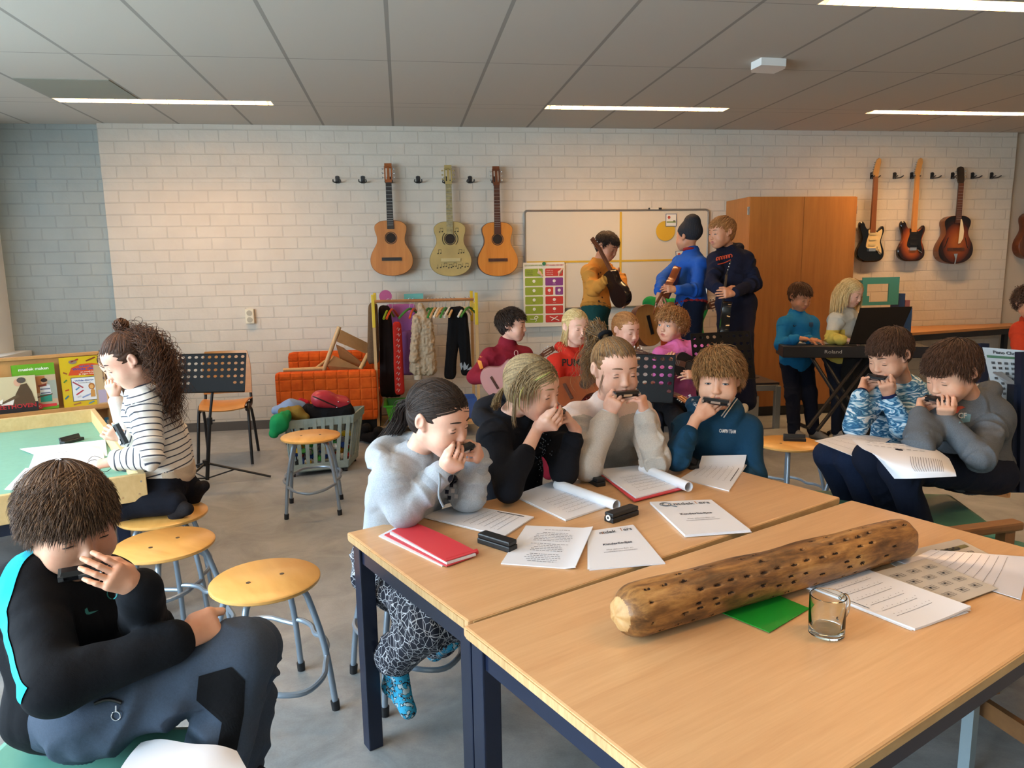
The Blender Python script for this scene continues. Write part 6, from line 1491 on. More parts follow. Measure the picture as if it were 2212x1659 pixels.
def make_guitar(name, label, T, body_m, side_m, neck_m, fb_m, head_m, k=1., kind='classic', hole=True, group=None, lower=.183, depth=.092, bridge_m=None, neckL=.0, cat='guitar', rosette=None, pegm=None, open_head=True):
 """T: world frame, local z runs up the neck, the soundboard faces local -y, origin at the body's foot"""
 r = wthing(name, label, cat, T.translation, group); S_ = T @ Matrix.Scale(k, 4)
 prof = gprof(lower=lower); n = len(prof); mb = MB(); d = depth/2
 ins = [(x*.985, .238+(z-.238)*.985) for x, z in prof]
 rings = [(ins, -d), (prof, -d+.003), (prof, d-.004), (ins, d)]
 vs = [(x, y, z) for pr, y in rings for x, z in pr]; fs = []; mi = []
 for q in range(3):
  for i in range(n): fs.append((q*n+i, q*n+(i+1) % n, (q+1)*n+(i+1) % n, (q+1)*n+i))
 mb.add(vs, fs, 1, True, S_); mb.add(vs, [tuple(range(n))], 0, False, S_); mb.add(vs, [tuple(range(4*n-1, 3*n-1, -1))], 1, False, S_)
 body = mb.build('body', [body_m, side_m], r)
 def part(nm, m_, fn, par=r): q = MB(); fn(q); return q.build(nm, m_, par)
 if hole:
  hz = .325; part('sound_hole', mat('hole_dark', '1c110a', .8), lambda q: q.tube([S_ @ Vector((0, -d-.0002, hz)), S_ @ Vector((0, -d-.0012, hz))], .043*k, 28), body)
  part('rosette', rosette or mat('rosette', '3c2416', .5), lambda q: q.tube([S_ @ Vector((math.cos(a)*.050, -d-.0008, hz+math.sin(a)*.050)) for a in np.linspace(0, 2*PI, 33)[:-1]], .0035*k, 6, closed=True), body)
 part('bridge', bridge_m or fb_m, lambda q: (q.box((0, -d-.004, .145), (.17, .009, .028), S_), q.box((0, -d-.010, .150), (.08, .006, .006), S_)))
 nt = .475+.415+neckL; nb = .40 if kind == 'classic' else .36
 part('neck', neck_m, lambda q: q.add([(-.028, -d+.012, .47), (.028, -d+.012, .47), (.020, -d+.018, .47), (-.020, -d+.018, .47), (-.025, -d-.006, nt-.10), (.025, -d-.006, nt-.10), (.018, -d+.018, nt-.10), (-.018, -d+.018, nt-.10), (-.028, -d-.004, .47), (.028, -d-.004, .47)], [(8, 9, 5, 4), (9, 1, 2, 6, 5), (0, 8, 4, 7, 3), (3, 7, 6, 2), (4, 5, 6, 7), (0, 1, 9, 8), (0, 3, 2, 1)], 0, False, S_))
 fbz = .368 if kind == 'classic' else .40
 fb = part('fretboard', fb_m, lambda q: q.add([(x, y, z) for z, w in ((fbz, .029), (nt-.10, .025)) for x in (-w, w) for y in (-d-.010, -d-.003)], [(0, 2, 6, 4), (1, 5, 7, 3), (0, 4, 5, 1), (2, 3, 7, 6), (0, 1, 3, 2), (4, 6, 7, 5)], 0, False, S_))
 L0 = nt-.10-fbz
 def frets(q):
  for i in range(1, 15):
   z = nt-.10-(.64)*(1-2**(-i/12)); 
   if z > fbz+.005: q.box((0, -d-.0105, z), (.050, .0015, .0022), S_)
 part('fret', M_chrome, frets, fb)
 hz0 = nt-.10; pl = [(-.025, 0), (.025, 0), (.034, .03), (.034, .135), (.028, .155), (0, .165), (-.028, .155), (-.034, .135), (-.034, .03)]
 mt = S_ @ Matrix.Translation((0, -d-.006, hz0)) @ Matrix.Rotation(-.18, 4, 'X')
 def head(q):
  if not open_head: 
   q.add([(x, y, z) for y in (0, .016) for x, z in pl], [tuple(range(9)), tuple(range(17, 8, -1))]+[(i, 9+i, 9+(i+1) % 9, (i+1) % 9) for i in range(9)], 0, False, mt); return
  q.box((0, .008, .012), (.056, .016, .03), mt); q.box((0, .008, .146), (.062, .016, .038), mt)
  for x in (-.028, 0, .028): q.box((x, .008, .082), (.012 if x else .022, .016, .115), mt)
 part('headstock', head_m, head)
 for sx in (-1, 1):
  for kz in (.045, .082, .119):
   part('tuning_peg', pegm or M_chrome, lambda q: (q.cyl(mt @ Vector((sx*.034, .01, kz)), mt @ Vector((sx*.046, .01, kz)), .0022*k, n=6), q.ball(mt @ Vector((sx*.051, .01, kz)), (.0065*k, .0045*k, .0075*k), None, 0, 6)))
 return r, body, S_, d
def wallframe(px, py, rz=0.): p = Yp(px, py, YB-.075); return Matrix.Translation(p) @ Matrix.Rotation(rz, 4, 'Y')
M_cedar = wood('cedar_top', 'a5672e', 'bd7e3f', (12, 12, 1.2), .35); M_spruce = wood('orange_spruce', 'b5702a', 'c98436', (14, 14, 1.2), .25)
M_mah = wood('mahogany', '4a2616', '6b3a22', (10, 10, 2), .35); M_blackwood = mat('ebony', '1c1715', .4); M_dkneck = wood('rosewood', '3a2018', '55301f', (10, 10, 2), .4)
M_gold = mat('gold_paint', 'a8935a', .5, var=.12, vs=6)
k1 = 1.03
g1, b1, S1, d1 = make_guitar('classical_guitar', 'leftmost wall guitar, tan top with worn black fretboard reaching the sound hole', wallframe(848, 596), M_cedar, wood('cedar_side', '7a431f', '8f5429', (4, 4, 4), .35), wood('neck_pale', 'b38d5c', 'c29c6a', (10, 10, 2), .5), M_blackwood, wood('red_head', '8a4a22', 'a05c2e', (10, 10, 3), .4), k1, 'long', group='acoustic guitars on the left of the wall', lower=.183)
g2, b2, S2, d2 = make_guitar('classical_guitar', 'gold-painted wall guitar covered in hand-drawn music notes', wallframe(974, 597, 0), M_gold, mat('gold_side', '8f7d4c', .5), M_gold, mat('gold_board', '8d8158', .6, var=.3, vs=40), M_gold, k1, 'classic', group='acoustic guitars on the left of the wall', lower=.183, bridge_m=mat('gold_bridge', 'b9a877', .5), pegm=M_gold)
g3, b3, S3, d3 = make_guitar('classical_guitar', 'bright orange wall guitar with dark brown head next to the whiteboard', wallframe(1075, 597), M_spruce, M_mah, M_mah, M_dkneck, M_mah, k1, 'classic', group='acoustic guitars on the left of the wall', lower=.180)
notes = MB(); nk = mat('note_ink', '3a3222', .8)
def note(q, x, z, pair=True, s=1.):
 q.ball(S2 @ Vector((x, -d2-.0005, z)), (.0065*s, .001, .005*s), None, 0, 6); q.box((x+.005*s, -d2-.001, z+.014*s), (.002, .001, .028*s), S2)
 if pair: q.ball(S2 @ Vector((x+.022*s, -d2-.0005, z+.003)), (.0065*s, .001, .005*s), None, 0, 6); q.box((x+.027*s, -d2-.001, z+.017*s), (.002, .001, .028*s), S2); q.box((x+.016*s, -d2-.001, z+.029*s), (.024*s, .001, .004), S2)
for x, z, pr in ((-.11, .20, 1), (.07, .20, 1), (.115, .205, 0), (-.09, .385, 1), (.045, .385, 1), (-.12, .075, 0), (-.09, .08, 0), (-.065, .085, 1), (-.02, .075, 1), (.02, .085, 1), (.06, .07, 1), (.10, .085, 0), (.125, .08, 1)): q = MB(); note(q, x, z, pr, 1.1); q.build('music_note', nk, b2)
for sx in (-1, 1): q = MB(); q.tube([S2 @ Vector((sx*.068*math.cos(a), -d2-.001, .325+.068*math.sin(a))) for a in np.linspace(-.8, .8, 9)], .0035, 6); q.build('curved_line', nk, b2)
def strat(label, T, body_m, guard_m, neck_m, k=1.):
 r = wthing('electric_guitar', label, 'electric guitar', T.translation, 'electric guitars hanging on the right wall'); S_ = T @ Matrix.Scale(k, 4)
 pl = catmull([Vector(p) for p in ((0, 0, 0), (-.08, 0, .004), (-.145, 0, .045), (-.163, 0, .11), (-.135, 0, .18), (-.112, 0, .23), (-.125, 0, .30), (-.148, 0, .36), (-.138, 0, .405), (-.105, 0, .41), (-.085, 0, .37), (-.055, 0, .335), (-.028, 0, .34), (.028, 0, .335), (.05, 0, .315), (.08, 0, .33), (.112, 0, .365), (.132, 0, .35), (.135, 0, .31), (.118, 0, .26), (.108, 0, .21), (.13, 0, .155), (.15, 0, .09), (.135, 0, .035), (.08, 0, .004))], 3, True)
 n = len(pl); c = Vector((0, 0, .19)); ins = [c+(p-c)*.94 for p in pl]; d = .021; vs = []
 for pr, y in ((ins, -d), (pl, -d+.008), (pl, d-.008), (ins, d)): vs += [(p.x, y, p.z) for p in pr]
 fs = [(q*n+i, q*n+(i+1) % n, (q+1)*n+(i+1) % n, (q+1)*n+i) for q in range(3) for i in range(n)]
 m = MB(); m.add(vs, fs, 0, True, S_); m.add(vs, [tuple(range(n)), tuple(range(4*n-1, 3*n-1, -1))], 0, False, S_); b = m.build('body', body_m, r)
 gp = catmull([Vector(p) for p in ((-.045, 0, .33), (.028, 0, .325), (.05, 0, .30), (.10, 0, .335), (.11, 0, .30), (.095, 0, .24), (.088, 0, .20), (.11, 0, .13), (.115, 0, .085), (.09, 0, .08), (.05, 0, .125), (-.03, 0, .135), (-.065, 0, .16), (-.055, 0, .23), (-.04, 0, .28))], 2, True)
 m = MB(); K = len(gp); m.add([(p.x, y, p.z) for y in (-d-.003, -d) for p in gp], [tuple(range(K))]+[(i, K+i, K+(i+1) % K, (i+1) % K) for i in range(K)], 0, False, S_); g = m.build('pickguard', guard_m, r)
 pk = mat('pickup_'+guard_m.name, 'c2b489' if 'cream' in guard_m.name else '1a1a1c', .5)
 for z in (.285, .23, .175): q = MB(); q.box((0, -d-.006, z), (.075, .008, .018), S_, bev=0); q.build('pickup', pk, r)
 q = MB(); q.box((0, -d-.008, .125), (.075, .016, .03), S_); q.build('bridge', M_chrome, r)
 q = MB(); q.cyl(S_ @ Vector((.05, -d-.012, .118)), S_ @ Vector((.10, -d-.018, .085)), .005*k, n=6); q.build('output_plate', M_chrome, r)
 for x, z in ((.065, .155), (.08, .13), (.095, .105)): q = MB(); q.cyl(S_ @ Vector((x, -d, z)), S_ @ Vector((x, -d-.014, z)), .009*k, n=12); q.build('knob', guard_m, r)
 q = MB(); q.add([(x, y, z) for z, w in ((.30, .028), (.86, .021)) for x in (-w, w) for y in (-d-.012, -d+.012)], [(0, 2, 6, 4), (1, 5, 7, 3), (0, 4, 5, 1), (2, 3, 7, 6), (0, 1, 3, 2), (4, 6, 7, 5)], 0, False, S_); nk_ = q.build('neck', neck_m, r)
 hp = [(-.021, .86), (.021, .86), (.028, .90), (.036, .95), (.046, 1.0), (.042, 1.035), (.02, 1.045), (.002, 1.03), (-.012, 1.0), (-.034, .90)]
 q = MB(); K = len(hp); q.add([(x, y, z) for y in (-d-.008, -d+.006) for x, z in hp], [tuple(range(K)), tuple(range(2*K-1, K-1, -1))]+[(i, K+i, K+(i+1) % K, (i+1) % K) for i in range(K)], 0, False, S_); q.build('headstock', wood('maple_head', 'a8773c', 'bd8c4e', (10, 10, 3), .4), r)
 for i in range(6): z = .885+.023*i; x = -.030+.0045*i; q = MB(); q.cyl(S_ @ Vector((x, -d, z)), S_ @ Vector((x-.018, -d, z)), .0045*k, n=6); q.build('tuning_peg', M_chrome, r)
 return r
t = NT('sunburst'); sp = t.n('ShaderNodeSeparateXYZ'); t.l(t.coord(), sp.inputs[0]); rr = t.math('SQRT', t.math('ADD', t.math('POWER', t.math('DIVIDE', sp.outputs[0], .17), 2.0), t.math('POWER', t.math('DIVIDE', t.math('SUBTRACT', sp.outputs[2], .19), .225), 2.0)))
t.base(t.ramp(rr, [(.25, 'b06522'), (.55, '8f4316'), (.8, '3a150a'), (.95, '120808')])); t.set(Roughness=.2); M_burst = t.m
p1, p2, p3 = Yp(1878, 566, YB-.06), Yp(1966, 564, YB-.06), Yp(2056, 570, YB-.07)
strat('black electric guitar with cream pickguard, nearest to the cabinet', Matrix.Translation(p1), mat('gloss_black', '0c0b0c', .15), mat('cream_guard', 'd0bb8a', .4), wood('rosewood_neck', '6b3d20', '80502e', (10, 10, 2), .4), .955)
strat('sunburst electric guitar with black pickguard, middle of the electric guitars', Matrix.Translation(p2), M_burst, mat('black_guard', '121113', .3), wood('maple_neck', 'a8703a', 'bd8648', (10, 10, 2), .4), .955)
t = NT('archburst'); sp = t.n('ShaderNodeSeparateXYZ'); t.l(t.coord(), sp.inputs[0]); rr = t.math('SQRT', t.math('ADD', t.math('POWER', t.math('DIVIDE', sp.outputs[0], .19), 2.0), t.math('POWER', t.math('DIVIDE', t.math('SUBTRACT', sp.outputs[2], .21), .26), 2.0)))
t.base(t.ramp(rr, [(.2, '8a4a1c'), (.5, '6d3012'), (.78, '2a100a'), (.92, '100808')])); t.set(Roughness=.2)
ga, ba, Sa, da = make_guitar('archtop_guitar', 'dark sunburst archtop guitar with white pickguard, rightmost of three by the hooks', Matrix.Translation(p3) @ Matrix.Rotation(-.12, 4, 'Z'), t.m, wood('arch_side', '5a2d16', '70401f', (4, 4, 4), .3), M_blackwood, M_dkneck, M_blackwood, 1.0, 'long', hole=False, group='electric guitars hanging on the right wall', lower=.178, open_head=False)
q = MB(); gp = [(.012, .20), (.035, .205), (.06, .25), (.062, .32), (.045, .40), (.03, .44), (.02, .44)]; q.add([(x, -da-.012, z) for x, z in gp], [tuple(range(7))], 0, False, Sa); q.build('pickguard', mat('ivory_guard', 'c9bd9c', .4), ga)
q = MB(); q.add([(x, -da-.006, z) for x, z in ((-.02, .10), (.02, .10), (.012, .06), (.004, .0), (-.008, .0), (0, .05))], [tuple(range(6))], 0, False, Sa); q.build('tailpiece', M_chrome, ga)
for sx in (-1, 1): q = MB(); q.tube(catmull([Sa @ Vector((sx*.085, -da-.001, .26)), Sa @ Vector((sx*.095, -da-.001, .23)), Sa @ Vector((sx*.11, -da-.001, .18)), Sa @ Vector((sx*.125, -da-.001, .155))], 4), .004, 6); q.build('f_hole', M_blackwood, ba)
pr = Yp(2208, 560, YB-.02); make_guitar('classical_guitar', 'brown guitar at the far right edge, cut off by the picture frame', Matrix.Translation(pr+Vector((.09, 0, 0))), M_mah, M_mah, M_mah, M_dkneck, M_mah, 1.0, 'classic', group='guitars')
def hook(label, px, py, var=0):
 p = Yp(px, py, YB); r = wthing('guitar_hanger', label, 'wall hook', p, 'black guitar hangers on the wall')
 m = MB(); m.box(p+Vector((0, -.006, .014)), (.036, .012, .062), bev=.005); m.cyl(p+Vector((0, -.002, .03)), p+Vector((0, -.014, .03)), .018, n=14); m.build('mount', M_black, r)
 for sx in (-1, 1): m = MB(); m.tube(catmull([p+Vector((0, -.01, -.008)), p+Vector((sx*.018, -.03, -.010)), p+Vector((sx*.032, -.06, -.008)), p+Vector((sx*.030, -.10, .004))], 3), .0055, 8); m.build('prong', M_black, r)
for px, lb in ((729, 'empty black guitar hook, furthest left on the wall'), (784, 'empty guitar hook just left of the tan guitar'), (903, 'empty guitar hook between the tan and the gold guitar'), (1015, 'empty guitar hook between the gold and the orange guitar')): hook(lb, px, 392)
for px, lb in ((840, 'guitar hook holding the tan guitar'), (963, 'guitar hook holding the gold guitar'), (1068, 'guitar hook holding the orange guitar')): hook(lb, px, 393)
for px, lb in ((1882, 'guitar hook holding the black electric guitar'), (1931, 'empty guitar hook between the two electric guitars'), (1968, 'guitar hook holding the sunburst electric guitar'), (2012, 'empty guitar hook left of the archtop guitar'), (2056, 'guitar hook holding the archtop guitar'), (2099, 'empty guitar hook just right of the archtop guitar'), (2140, 'empty guitar hook, furthest right on the wall')): hook(lb, px, 383)
M_cab = wood('cabinet_wood', '8e5a26', 'a86f34', (9, 9, .7), .4)
cy0 = 6.36; cx0, cx1 = 3.115, 4.155; cb = wthing('cabinet', 'tall wooden double-door cabinet between the whiteboard and the electric guitars', 'cabinet', ((cx0+cx1)/2, cy0, 0))
cornerbox('cabinet_body', M_cab, (cx0, cy0+.02, .09), (cx1, YB-.002, 2.018), 0, cb); cornerbox('plinth', M_black, (cx0+.01, cy0+.03, 0), (cx1-.01, YB-.01, .09), 0, cb)
for a, b in ((cx0, (cx0+cx1)/2-.0015), ((cx0+cx1)/2+.0015, cx1)):
 d_ = cornerbox('door', M_cab, (a, cy0, .095), (b, cy0+.018, 2.012), 0, cb)
 hx = cx0-.003 if a == cx0 else cx1+.003
 for z in (1.9, .3): cornerbox('hinge', M_chrome, (hx-.008, cy0+.005, z-.04), (hx+.004, cy0+.03, z+.03), 0, d_)
dk = wthing('long_desk', 'long wooden desk with black legs along the wall under the electric guitars', 'desk', (5.2, 6.5, 0))
m = MB(); m.prism([(4.25, 6.12), (6.3, 6.62), (6.3, 6.85), (4.25, 6.85)], .735, .76, mi=0); m.build('desktop', wood('desk_wood', '9c6a38', 'b07e48', (2, 20, 20), .4), dk)
m = MB(); m.prism([(4.27, 6.15), (6.26, 6.64), (6.26, 6.67), (4.27, 6.18)], .675, .735); m.prism([(4.27, 6.8), (6.26, 6.8), (6.26, 6.83), (4.27, 6.83)], .675, .735); m.build('desk_frame', M_black, dk)
for x, y in ((4.32, 6.2), (5.35, 6.45), (6.2, 6.65), (4.32, 6.8), (6.2, 6.8)): m = MB(); m.box((x, y, .34), (.045, .045, .68)); m.build('leg', M_black, dk)
tl = mat('teal_card', '3f8a80', .6); a, b = Yp(1860, 660, 6.3), Yp(1943, 598, 6.3)
fr = MB(); X0, X1, Z0, Z1 = a.x, b.x, a.z, b.z; w_ = X1-X0; h_ = Z1-Z0
for (u0, u1, v0, v1) in ((0, .13, 0, 1), (.87, 1, 0, 1), (.13, .87, .76, 1), (.13, .87, 0, .12), (.72, .87, .12, .76), (.13, .2, .12, .34)): fr.box((X0+(u0+u1)/2*w_, 6.3, Z0+(v0+v1)/2*h_), ((u1-u0)*w_, .012, (v1-v0)*h_))
for x in (X0+.01, X1-.01): fr.box((x, 6.36, Z0+h_*.45), (.012, .12, h_*.9))
tag(rebase(fr.build('cardboard_frame', tl), ((X0+X1)/2, 6.3, Z0)), 'teal cardboard frame with a large cut-out standing on the long desk', 'cardboard frame')
def boxat(name, label, cat, px0_, py0_, px1_, py1_, Y, dpt, m_, txt=None):
 a, b = Yp(px0_, py1_, Y), Yp(px1_, py0_, Y); a.z = .761; m = MB(); m.box(((a.x+b.x)/2, Y+dpt/2, (a.z+b.z)/2), (b.x-a.x, dpt, b.z-a.z), mi=0)
 o = m.build(name, m_); rebase(o, ((a.x+b.x)/2, Y+dpt/2, a.z)); tag(o, label, cat); return o, a, b
boxat('blue_box', 'dark blue box standing behind the teal frame on the desk', 'box', 1941, 634, 1956, 662, 6.35, .12, pm('1c3a66'))
boxat('pink_box', 'small dull pink box on the desk right of the teal frame', 'box', 1955, 648, 1966, 661, 6.4, .1, pm('8a5a66'))
boxat('blue_folder', 'blue folder standing on the desk behind the black music board', 'folder', 1955, 665, 1971, 701, 6.15, .05, pm('1f4a80'))
kb = wthing('keyboard', 'black digital keyboard with white maker lettering, played by two children', 'keyboard', (4.1, 5.6, 0))
A_, B_ = J(1692, 748, 5.72), J(2008, 752, 5.55); xk = (B_-A_); xk.z = 0; Lk = xk.length; Tk = frame(A_+Vector((0, 0, 0)), xk, z=(0, 0, 1))
m = MB(); m.box((Lk/2, .15, -.045), (Lk, .30, .09), Tk, bev=.006); m.build('keyboard_body', M_black, kb)
m = MB(); m.box((Lk/2, .235, .004), (Lk*.88, .12, .012), Tk); kk = m.build('white_keys', pm('d5d2ca'), kb)
for i in range(30):
 if i % 7 not in (2, 6): m = MB(); m.box((Lk*.06+(i+1)*Lk*.88/31, .215, .015), (.009, .07, .012), Tk); m.build('black_key', M_black, kk)
m = MB(); text_mb(m, 'Roland', Tk @ Matrix.Translation((.37, -.002, -.055)) @ Matrix.Rotation(PI/2, 4, 'X'), .028, width=.125); m.build('maker_lettering', pm('b8b4ac'), kb)
m = MB(); q0 = [J(1834, 742, 5.62), J(1935, 742, 5.55), J(1971, 662, 5.75), J(1858, 665, 5.8)]; m.sheet(lambda u, v: q0[0].lerp(q0[1], u).lerp(q0[3].lerp(q0[2], u), v), 2, 2, .01); m.build('music_rest', mat('matt_black', '0b0b0c', .9, spec=.1), kb)
ks = wthing('keyboard_stand', 'black crossed-leg stand carrying the keyboard', 'stand', (4.1, 5.7, 0))
for (a, b) in ((J(1752, 770, 5.75), J(1835, 900, 5.55)), (J(1775, 768, 5.78), J(1860, 905, 5.58)), (J(1860, 775, 5.7), J(1745, 925, 5.45)), (J(1885, 775, 5.72), J(1765, 930, 5.45))):
 m = MB(); m.tube([a, b], .014, 8); m.build('crossbar', M_black, ks)
for (a, b) in (((1713, 910), (1788, 940)), ((1790, 935), (1842, 905))):
 p, q_ = Zp(*a, .015), Zp(*b, .015); m = MB(); m.tube([p, q_], .015, 8); m.build('foot', M_black, ks)
bx = J(1848, 850, 5.9); m = MB(); m.box((bx.x+.02, bx.y, .36), (.26, .22, .66), bev=.01); o = m.build('speaker_box', mat('speaker_cloth', '0c0c0d', .9)); rebase(o, (bx.x+.02, bx.y, 0)); tag(o, 'tall black loudspeaker box behind the crossed keyboard stand', 'loudspeaker')
sb = wthing('stage_bench', 'low bench with dark top and pale metal frame on which boys stand', 'bench', (2.4, 5.9, 0))
ZB = .405; m = MB(); m.prism([(1.15, 5.55), (3.19, 5.42), (3.19, 5.95), (1.15, 6.08)], ZB-.02, ZB); 
fr_ = Zp(1684, 826, ZB); fl_ = Vector((1.2, 5.6, ZB)); bk_ = Zp(1625, 806, ZB)
dirb = (bk_-fr_); dirb.z = 0; dirb = dirb.normalized()*.62; e0 = Vector((fr_.x, fr_.y, 0)); lft = Vector((-.975, .06, 0)).normalized()*2.05
quad = [e0+lft, e0, e0+dirb, e0+lft+dirb]
m = MB(); m.prism([(p.x, p.y) for p in quad], ZB-.02, ZB); m.build('bench_top', mat('bench_dark', '3a3230', .6), sb)
m = MB(); cen = sum(quad, Vector())/4; ins = [cen+(p-cen)*.985 for p in quad]
for i in range(4): a, b = ins[i], ins[(i+1) % 4]; T = frame((a+b)/2, b-a, z=(0, 0, 1)); m.box((0, 0, ZB-.045), ((b-a).length, .03, .05), T)
m.build('bench_frame', mat('bench_pale', '9a9a92', .5), sb)
for p in ins: m = MB(); m.box((p.x, p.y, (ZB-.03)/2), (.045, .045, ZB-.03)); m.build('leg', mat('bench_pale', '9a9a92', .5), sb)
p = Zp(1615, 925, 0); m = MB(); m.box((p.x-.05, p.y+.15, .14), (.30, .28, .28)); o = m.build('white_cube', pm('a8a498')); rebase(o, (p.x-.05, p.y+.15, 0)); tag(o, 'white cube-shaped box under the stage bench', 'box')
oc = tube_chair('orange_chair', 'orange plastic chair behind the boys on the stage bench', 2.62, 6.42, .25, .44, mat('orange_plastic', 'a8401a', .4), M_black)
oc.scale = (1.15, 1.0, 1.22)
def gframe(foot, head, front, k=1.): z = (head-foot).normalized(); f = Vector(front); y = -(f-z*f.dot(z)).normalized(); x = y.cross(z); return Matrix.Translation(foot) @ Matrix((x, y, z)).transposed().to_4x4()
make_guitar('guitar', 'dark guitar played by the boy in mustard, its back edge turned to the room', gframe(J(1352, 660, 5.55), J(1306, 572, 5.6), (.8, .5, .45)), M_mah, mat('dark_gloss', '1a0f0c', .2), M_mah, M_dkneck, M_mah, .62, 'classic', lower=.150)
make_guitar('guitar', 'brown guitar held low by the boy in royal blue', gframe(J(1462, 590, 5.62), J(1424, 660, 5.3), (-.8, -.3, -.2)), wood('guitar_brown', '6b2f14', '86431e', (5, 5, 3), .3), wood('guitar_brown', '6b2f14', '86431e', (5, 5, 3), .3), M_mah, M_dkneck, wood('guitar_brown', '6b2f14', '86431e', (5, 5, 3), .3), .60, 'classic', lower=.16)
make_guitar('guitar', 'black guitar standing on its edge before the boy with the orange chest script', gframe(J(1560, 742, 5.05), J(1579, 580, 5.12), (-.85, .3, 0)), mat('gloss_black', '0c0b0c', .15), mat('gloss_black', '0c0b0c', .15), M_blackwood, M_blackwood, M_blackwood, .62, 'classic', lower=.15)
make_guitar('guitar', 'tan classical guitar lying across the lap of the child with green sleeves', gframe(J(1368, 712, 5.85), J(1548, 655, 6.15), (-.1, -1, .05)), M_cedar, M_mah, M_mah, M_blackwood, M_mah, .92, 'classic', hole=True, lower=.183)
make_guitar('small_guitar', 'small sunburst guitar played by the boy in pink', gframe(J(1552, 808, 4.45), J(1388, 765, 4.42), (0, -1, .15)), M_burst, mat('burst_side', '3a1c12', .3), M_dkneck, M_dkneck, M_dkneck, .60, 'classic', lower=.16, cat='guitar', pegm=pm('d5d2ca'))
pinkp = mat('pink_gloss', 'b98a88', .25)
make_guitar('ukulele', 'pale pink ukulele strummed by the boy in maroon', gframe(J(1046, 838, 4.78), J(1112, 800, 4.75), (.1, -1, .1)), pinkp, mat('pink_side', '9a6a6a', .3), M_mah, M_dkneck, M_mah, .55, 'classic', hole=True, lower=.2, cat='ukulele')
make_guitar('small_guitar', 'brown small guitar on the lap of the blond girl in red', gframe(J(1196, 862, 4.3), J(1290, 822, 4.35), (.1, -.8, .6)), wood('guitar_brown', '6b2f14', '86431e', (5, 5, 3), .3), M_mah, M_mah, M_dkneck, M_mah, .62, 'classic', lower=.16)
make_guitar('small_guitar', 'small guitar of the child with reddish hair, its pegs pointing at the floor', gframe(J(1395, 835, 4.62), J(1452, 858, 4.3), (.0, -.8, .6)), wood('guitar_brown', '6b2f14', '86431e', (5, 5, 3), .3), M_mah, M_mah, M_dkneck, wood('red_head', '8a4a22', 'a05c2e', (10, 10, 3), .4), .55, 'classic', lower=.16, pegm=pm('d5d2ca'))
M_pine = wood('pine', 'b08a5a', 'c7a472', (10, 10, 1.5), .5); M_yel = mat('yellow_paint', 'c9a81e', .45)
rk = wthing('clothes_rack', 'wooden dressing-up clothes rack with yellow tops and a long rail', 'clothes rack', (.2, 6.35, 0))
YF, YR = 6.18, 6.62
for X, lab in ((-.245, 'l'), (.61, 'r')):
 for Y in (YF, YR):
  m = MB(); m.box((X, Y, .5), (.024, .024, .94)); m.build('post', M_pine, rk)
  m = MB(); m.box((X, Y, 1.09), (.026, .03, .27), bev=.004); m.build('yellow_top', M_yel, rk)
 for z in (.12, 1.1): m = MB(); m.box((X, (YF+YR)/2, z), (.016, YR-YF, .06)); m.build('side_bar', M_yel if z > 1 else M_pine, rk)
m = MB(); m.cyl((-.24, 6.4, 1.16), (.61, 6.4, 1.16), .013, n=12); m.build('rail', wood('rail_wood', '8f5a30', 'a86f3e', (3, 20, 20), .5), rk)
m = MB(); m.box((.18, 6.4, .11), (.86, .46, .018)); m.build('shelf', M_pine, rk)
tray = wthing('plastic_tray', 'bright green plastic tray on the bottom shelf of the clothes rack', 'tray', (.08, 6.35, .12))
m = MB()
def ringbox(q, x0, x1, y0, y1, z0, z1, th, flare=.0, T=None, mi=0):
 o = [(x0, y0), (x1, y0), (x1, y1), (x0, y1)]; cx, cy = (x0+x1)/2, (y0+y1)/2
 f = lambda p, k, z: (cx+(p[0]-cx)*k, cy+(p[1]-cy)*k, z)
 kb_ = 1-flare; inn = lambda p: (p[0]+(th if p[0] < cx else -th), p[1]+(th if p[1] < cy else -th))
 vs = [f(p, kb_, z0) for p in o]+[f(p, 1, z1) for p in o]+[f(inn(p), 1, z1) for p in o]+[f(inn(p), kb_, z0+th) for p in o]
 fs = [(3, 2, 1, 0)]
 for a in range(4):
  b = (a+1) % 4; fs += [(a, b, 4+b, 4+a), (4+a, 4+b, 8+b, 8+a), (8+a, 8+b, 12+b, 12+a)]
 fs.append((12, 13, 14, 15)); q.add(vs, fs, mi, False, T)
ringbox(m, -.18, .24, 6.12, 6.5, .125, .30, .006, .18); m.box((.03, 6.115, .297), (.44, .015, .012)); m.box((-.188, 6.31, .297), (.015, .4, .012)); m.build('tray_body', mat('lime_plastic', '3f9c1e', .35), tray)
def garment(name, label, fn, m_, h=.007, amp=.006, seed=1, group='dressing-up clothes on the rack', mi=None, fur=0, k=.03):
 b = Blob(h, k); fn(b); V, Fq = b.mesh(); V = relax(V, Fq, 1); N = normals(V, Fq)
 w_ = V*np.array([26, 26, 3.2]); d = (1-np.abs(vnoise(w_, seed))*2.2)*amp
 if fur: d = d+vnoise(V*70, seed+1)*fur+vnoise(V*35, seed+2)*fur*.8
 V = V+N*d[:, None]; o = npmesh(name, V, Fq, m_, None, None if mi is None else mi(V[Fq].mean(1))); c = V.mean(0); rebase(o, (float(c[0]), float(c[1]), float(V[:, 2].max()))); tag(o, label, 'clothing', group); return o
def RX(px, py, Y): p = Yp(px, py, Y); return p
def flat(b, a, c, wa, wc, Y, dy=.05, n=7, tg=0):
 "hanging cloth: vertical slab from point a to point c with half widths wa, wc"
 for i in range(n):
  t_ = i/(n-1); p = a.lerp(c, t_); w_ = wa+(wc-wa)*t_; b.cone(p+Vector((-w_+.03, 0, 0)), p+Vector((w_-.03, 0, 0)), .035, None, .04, tg=tg)
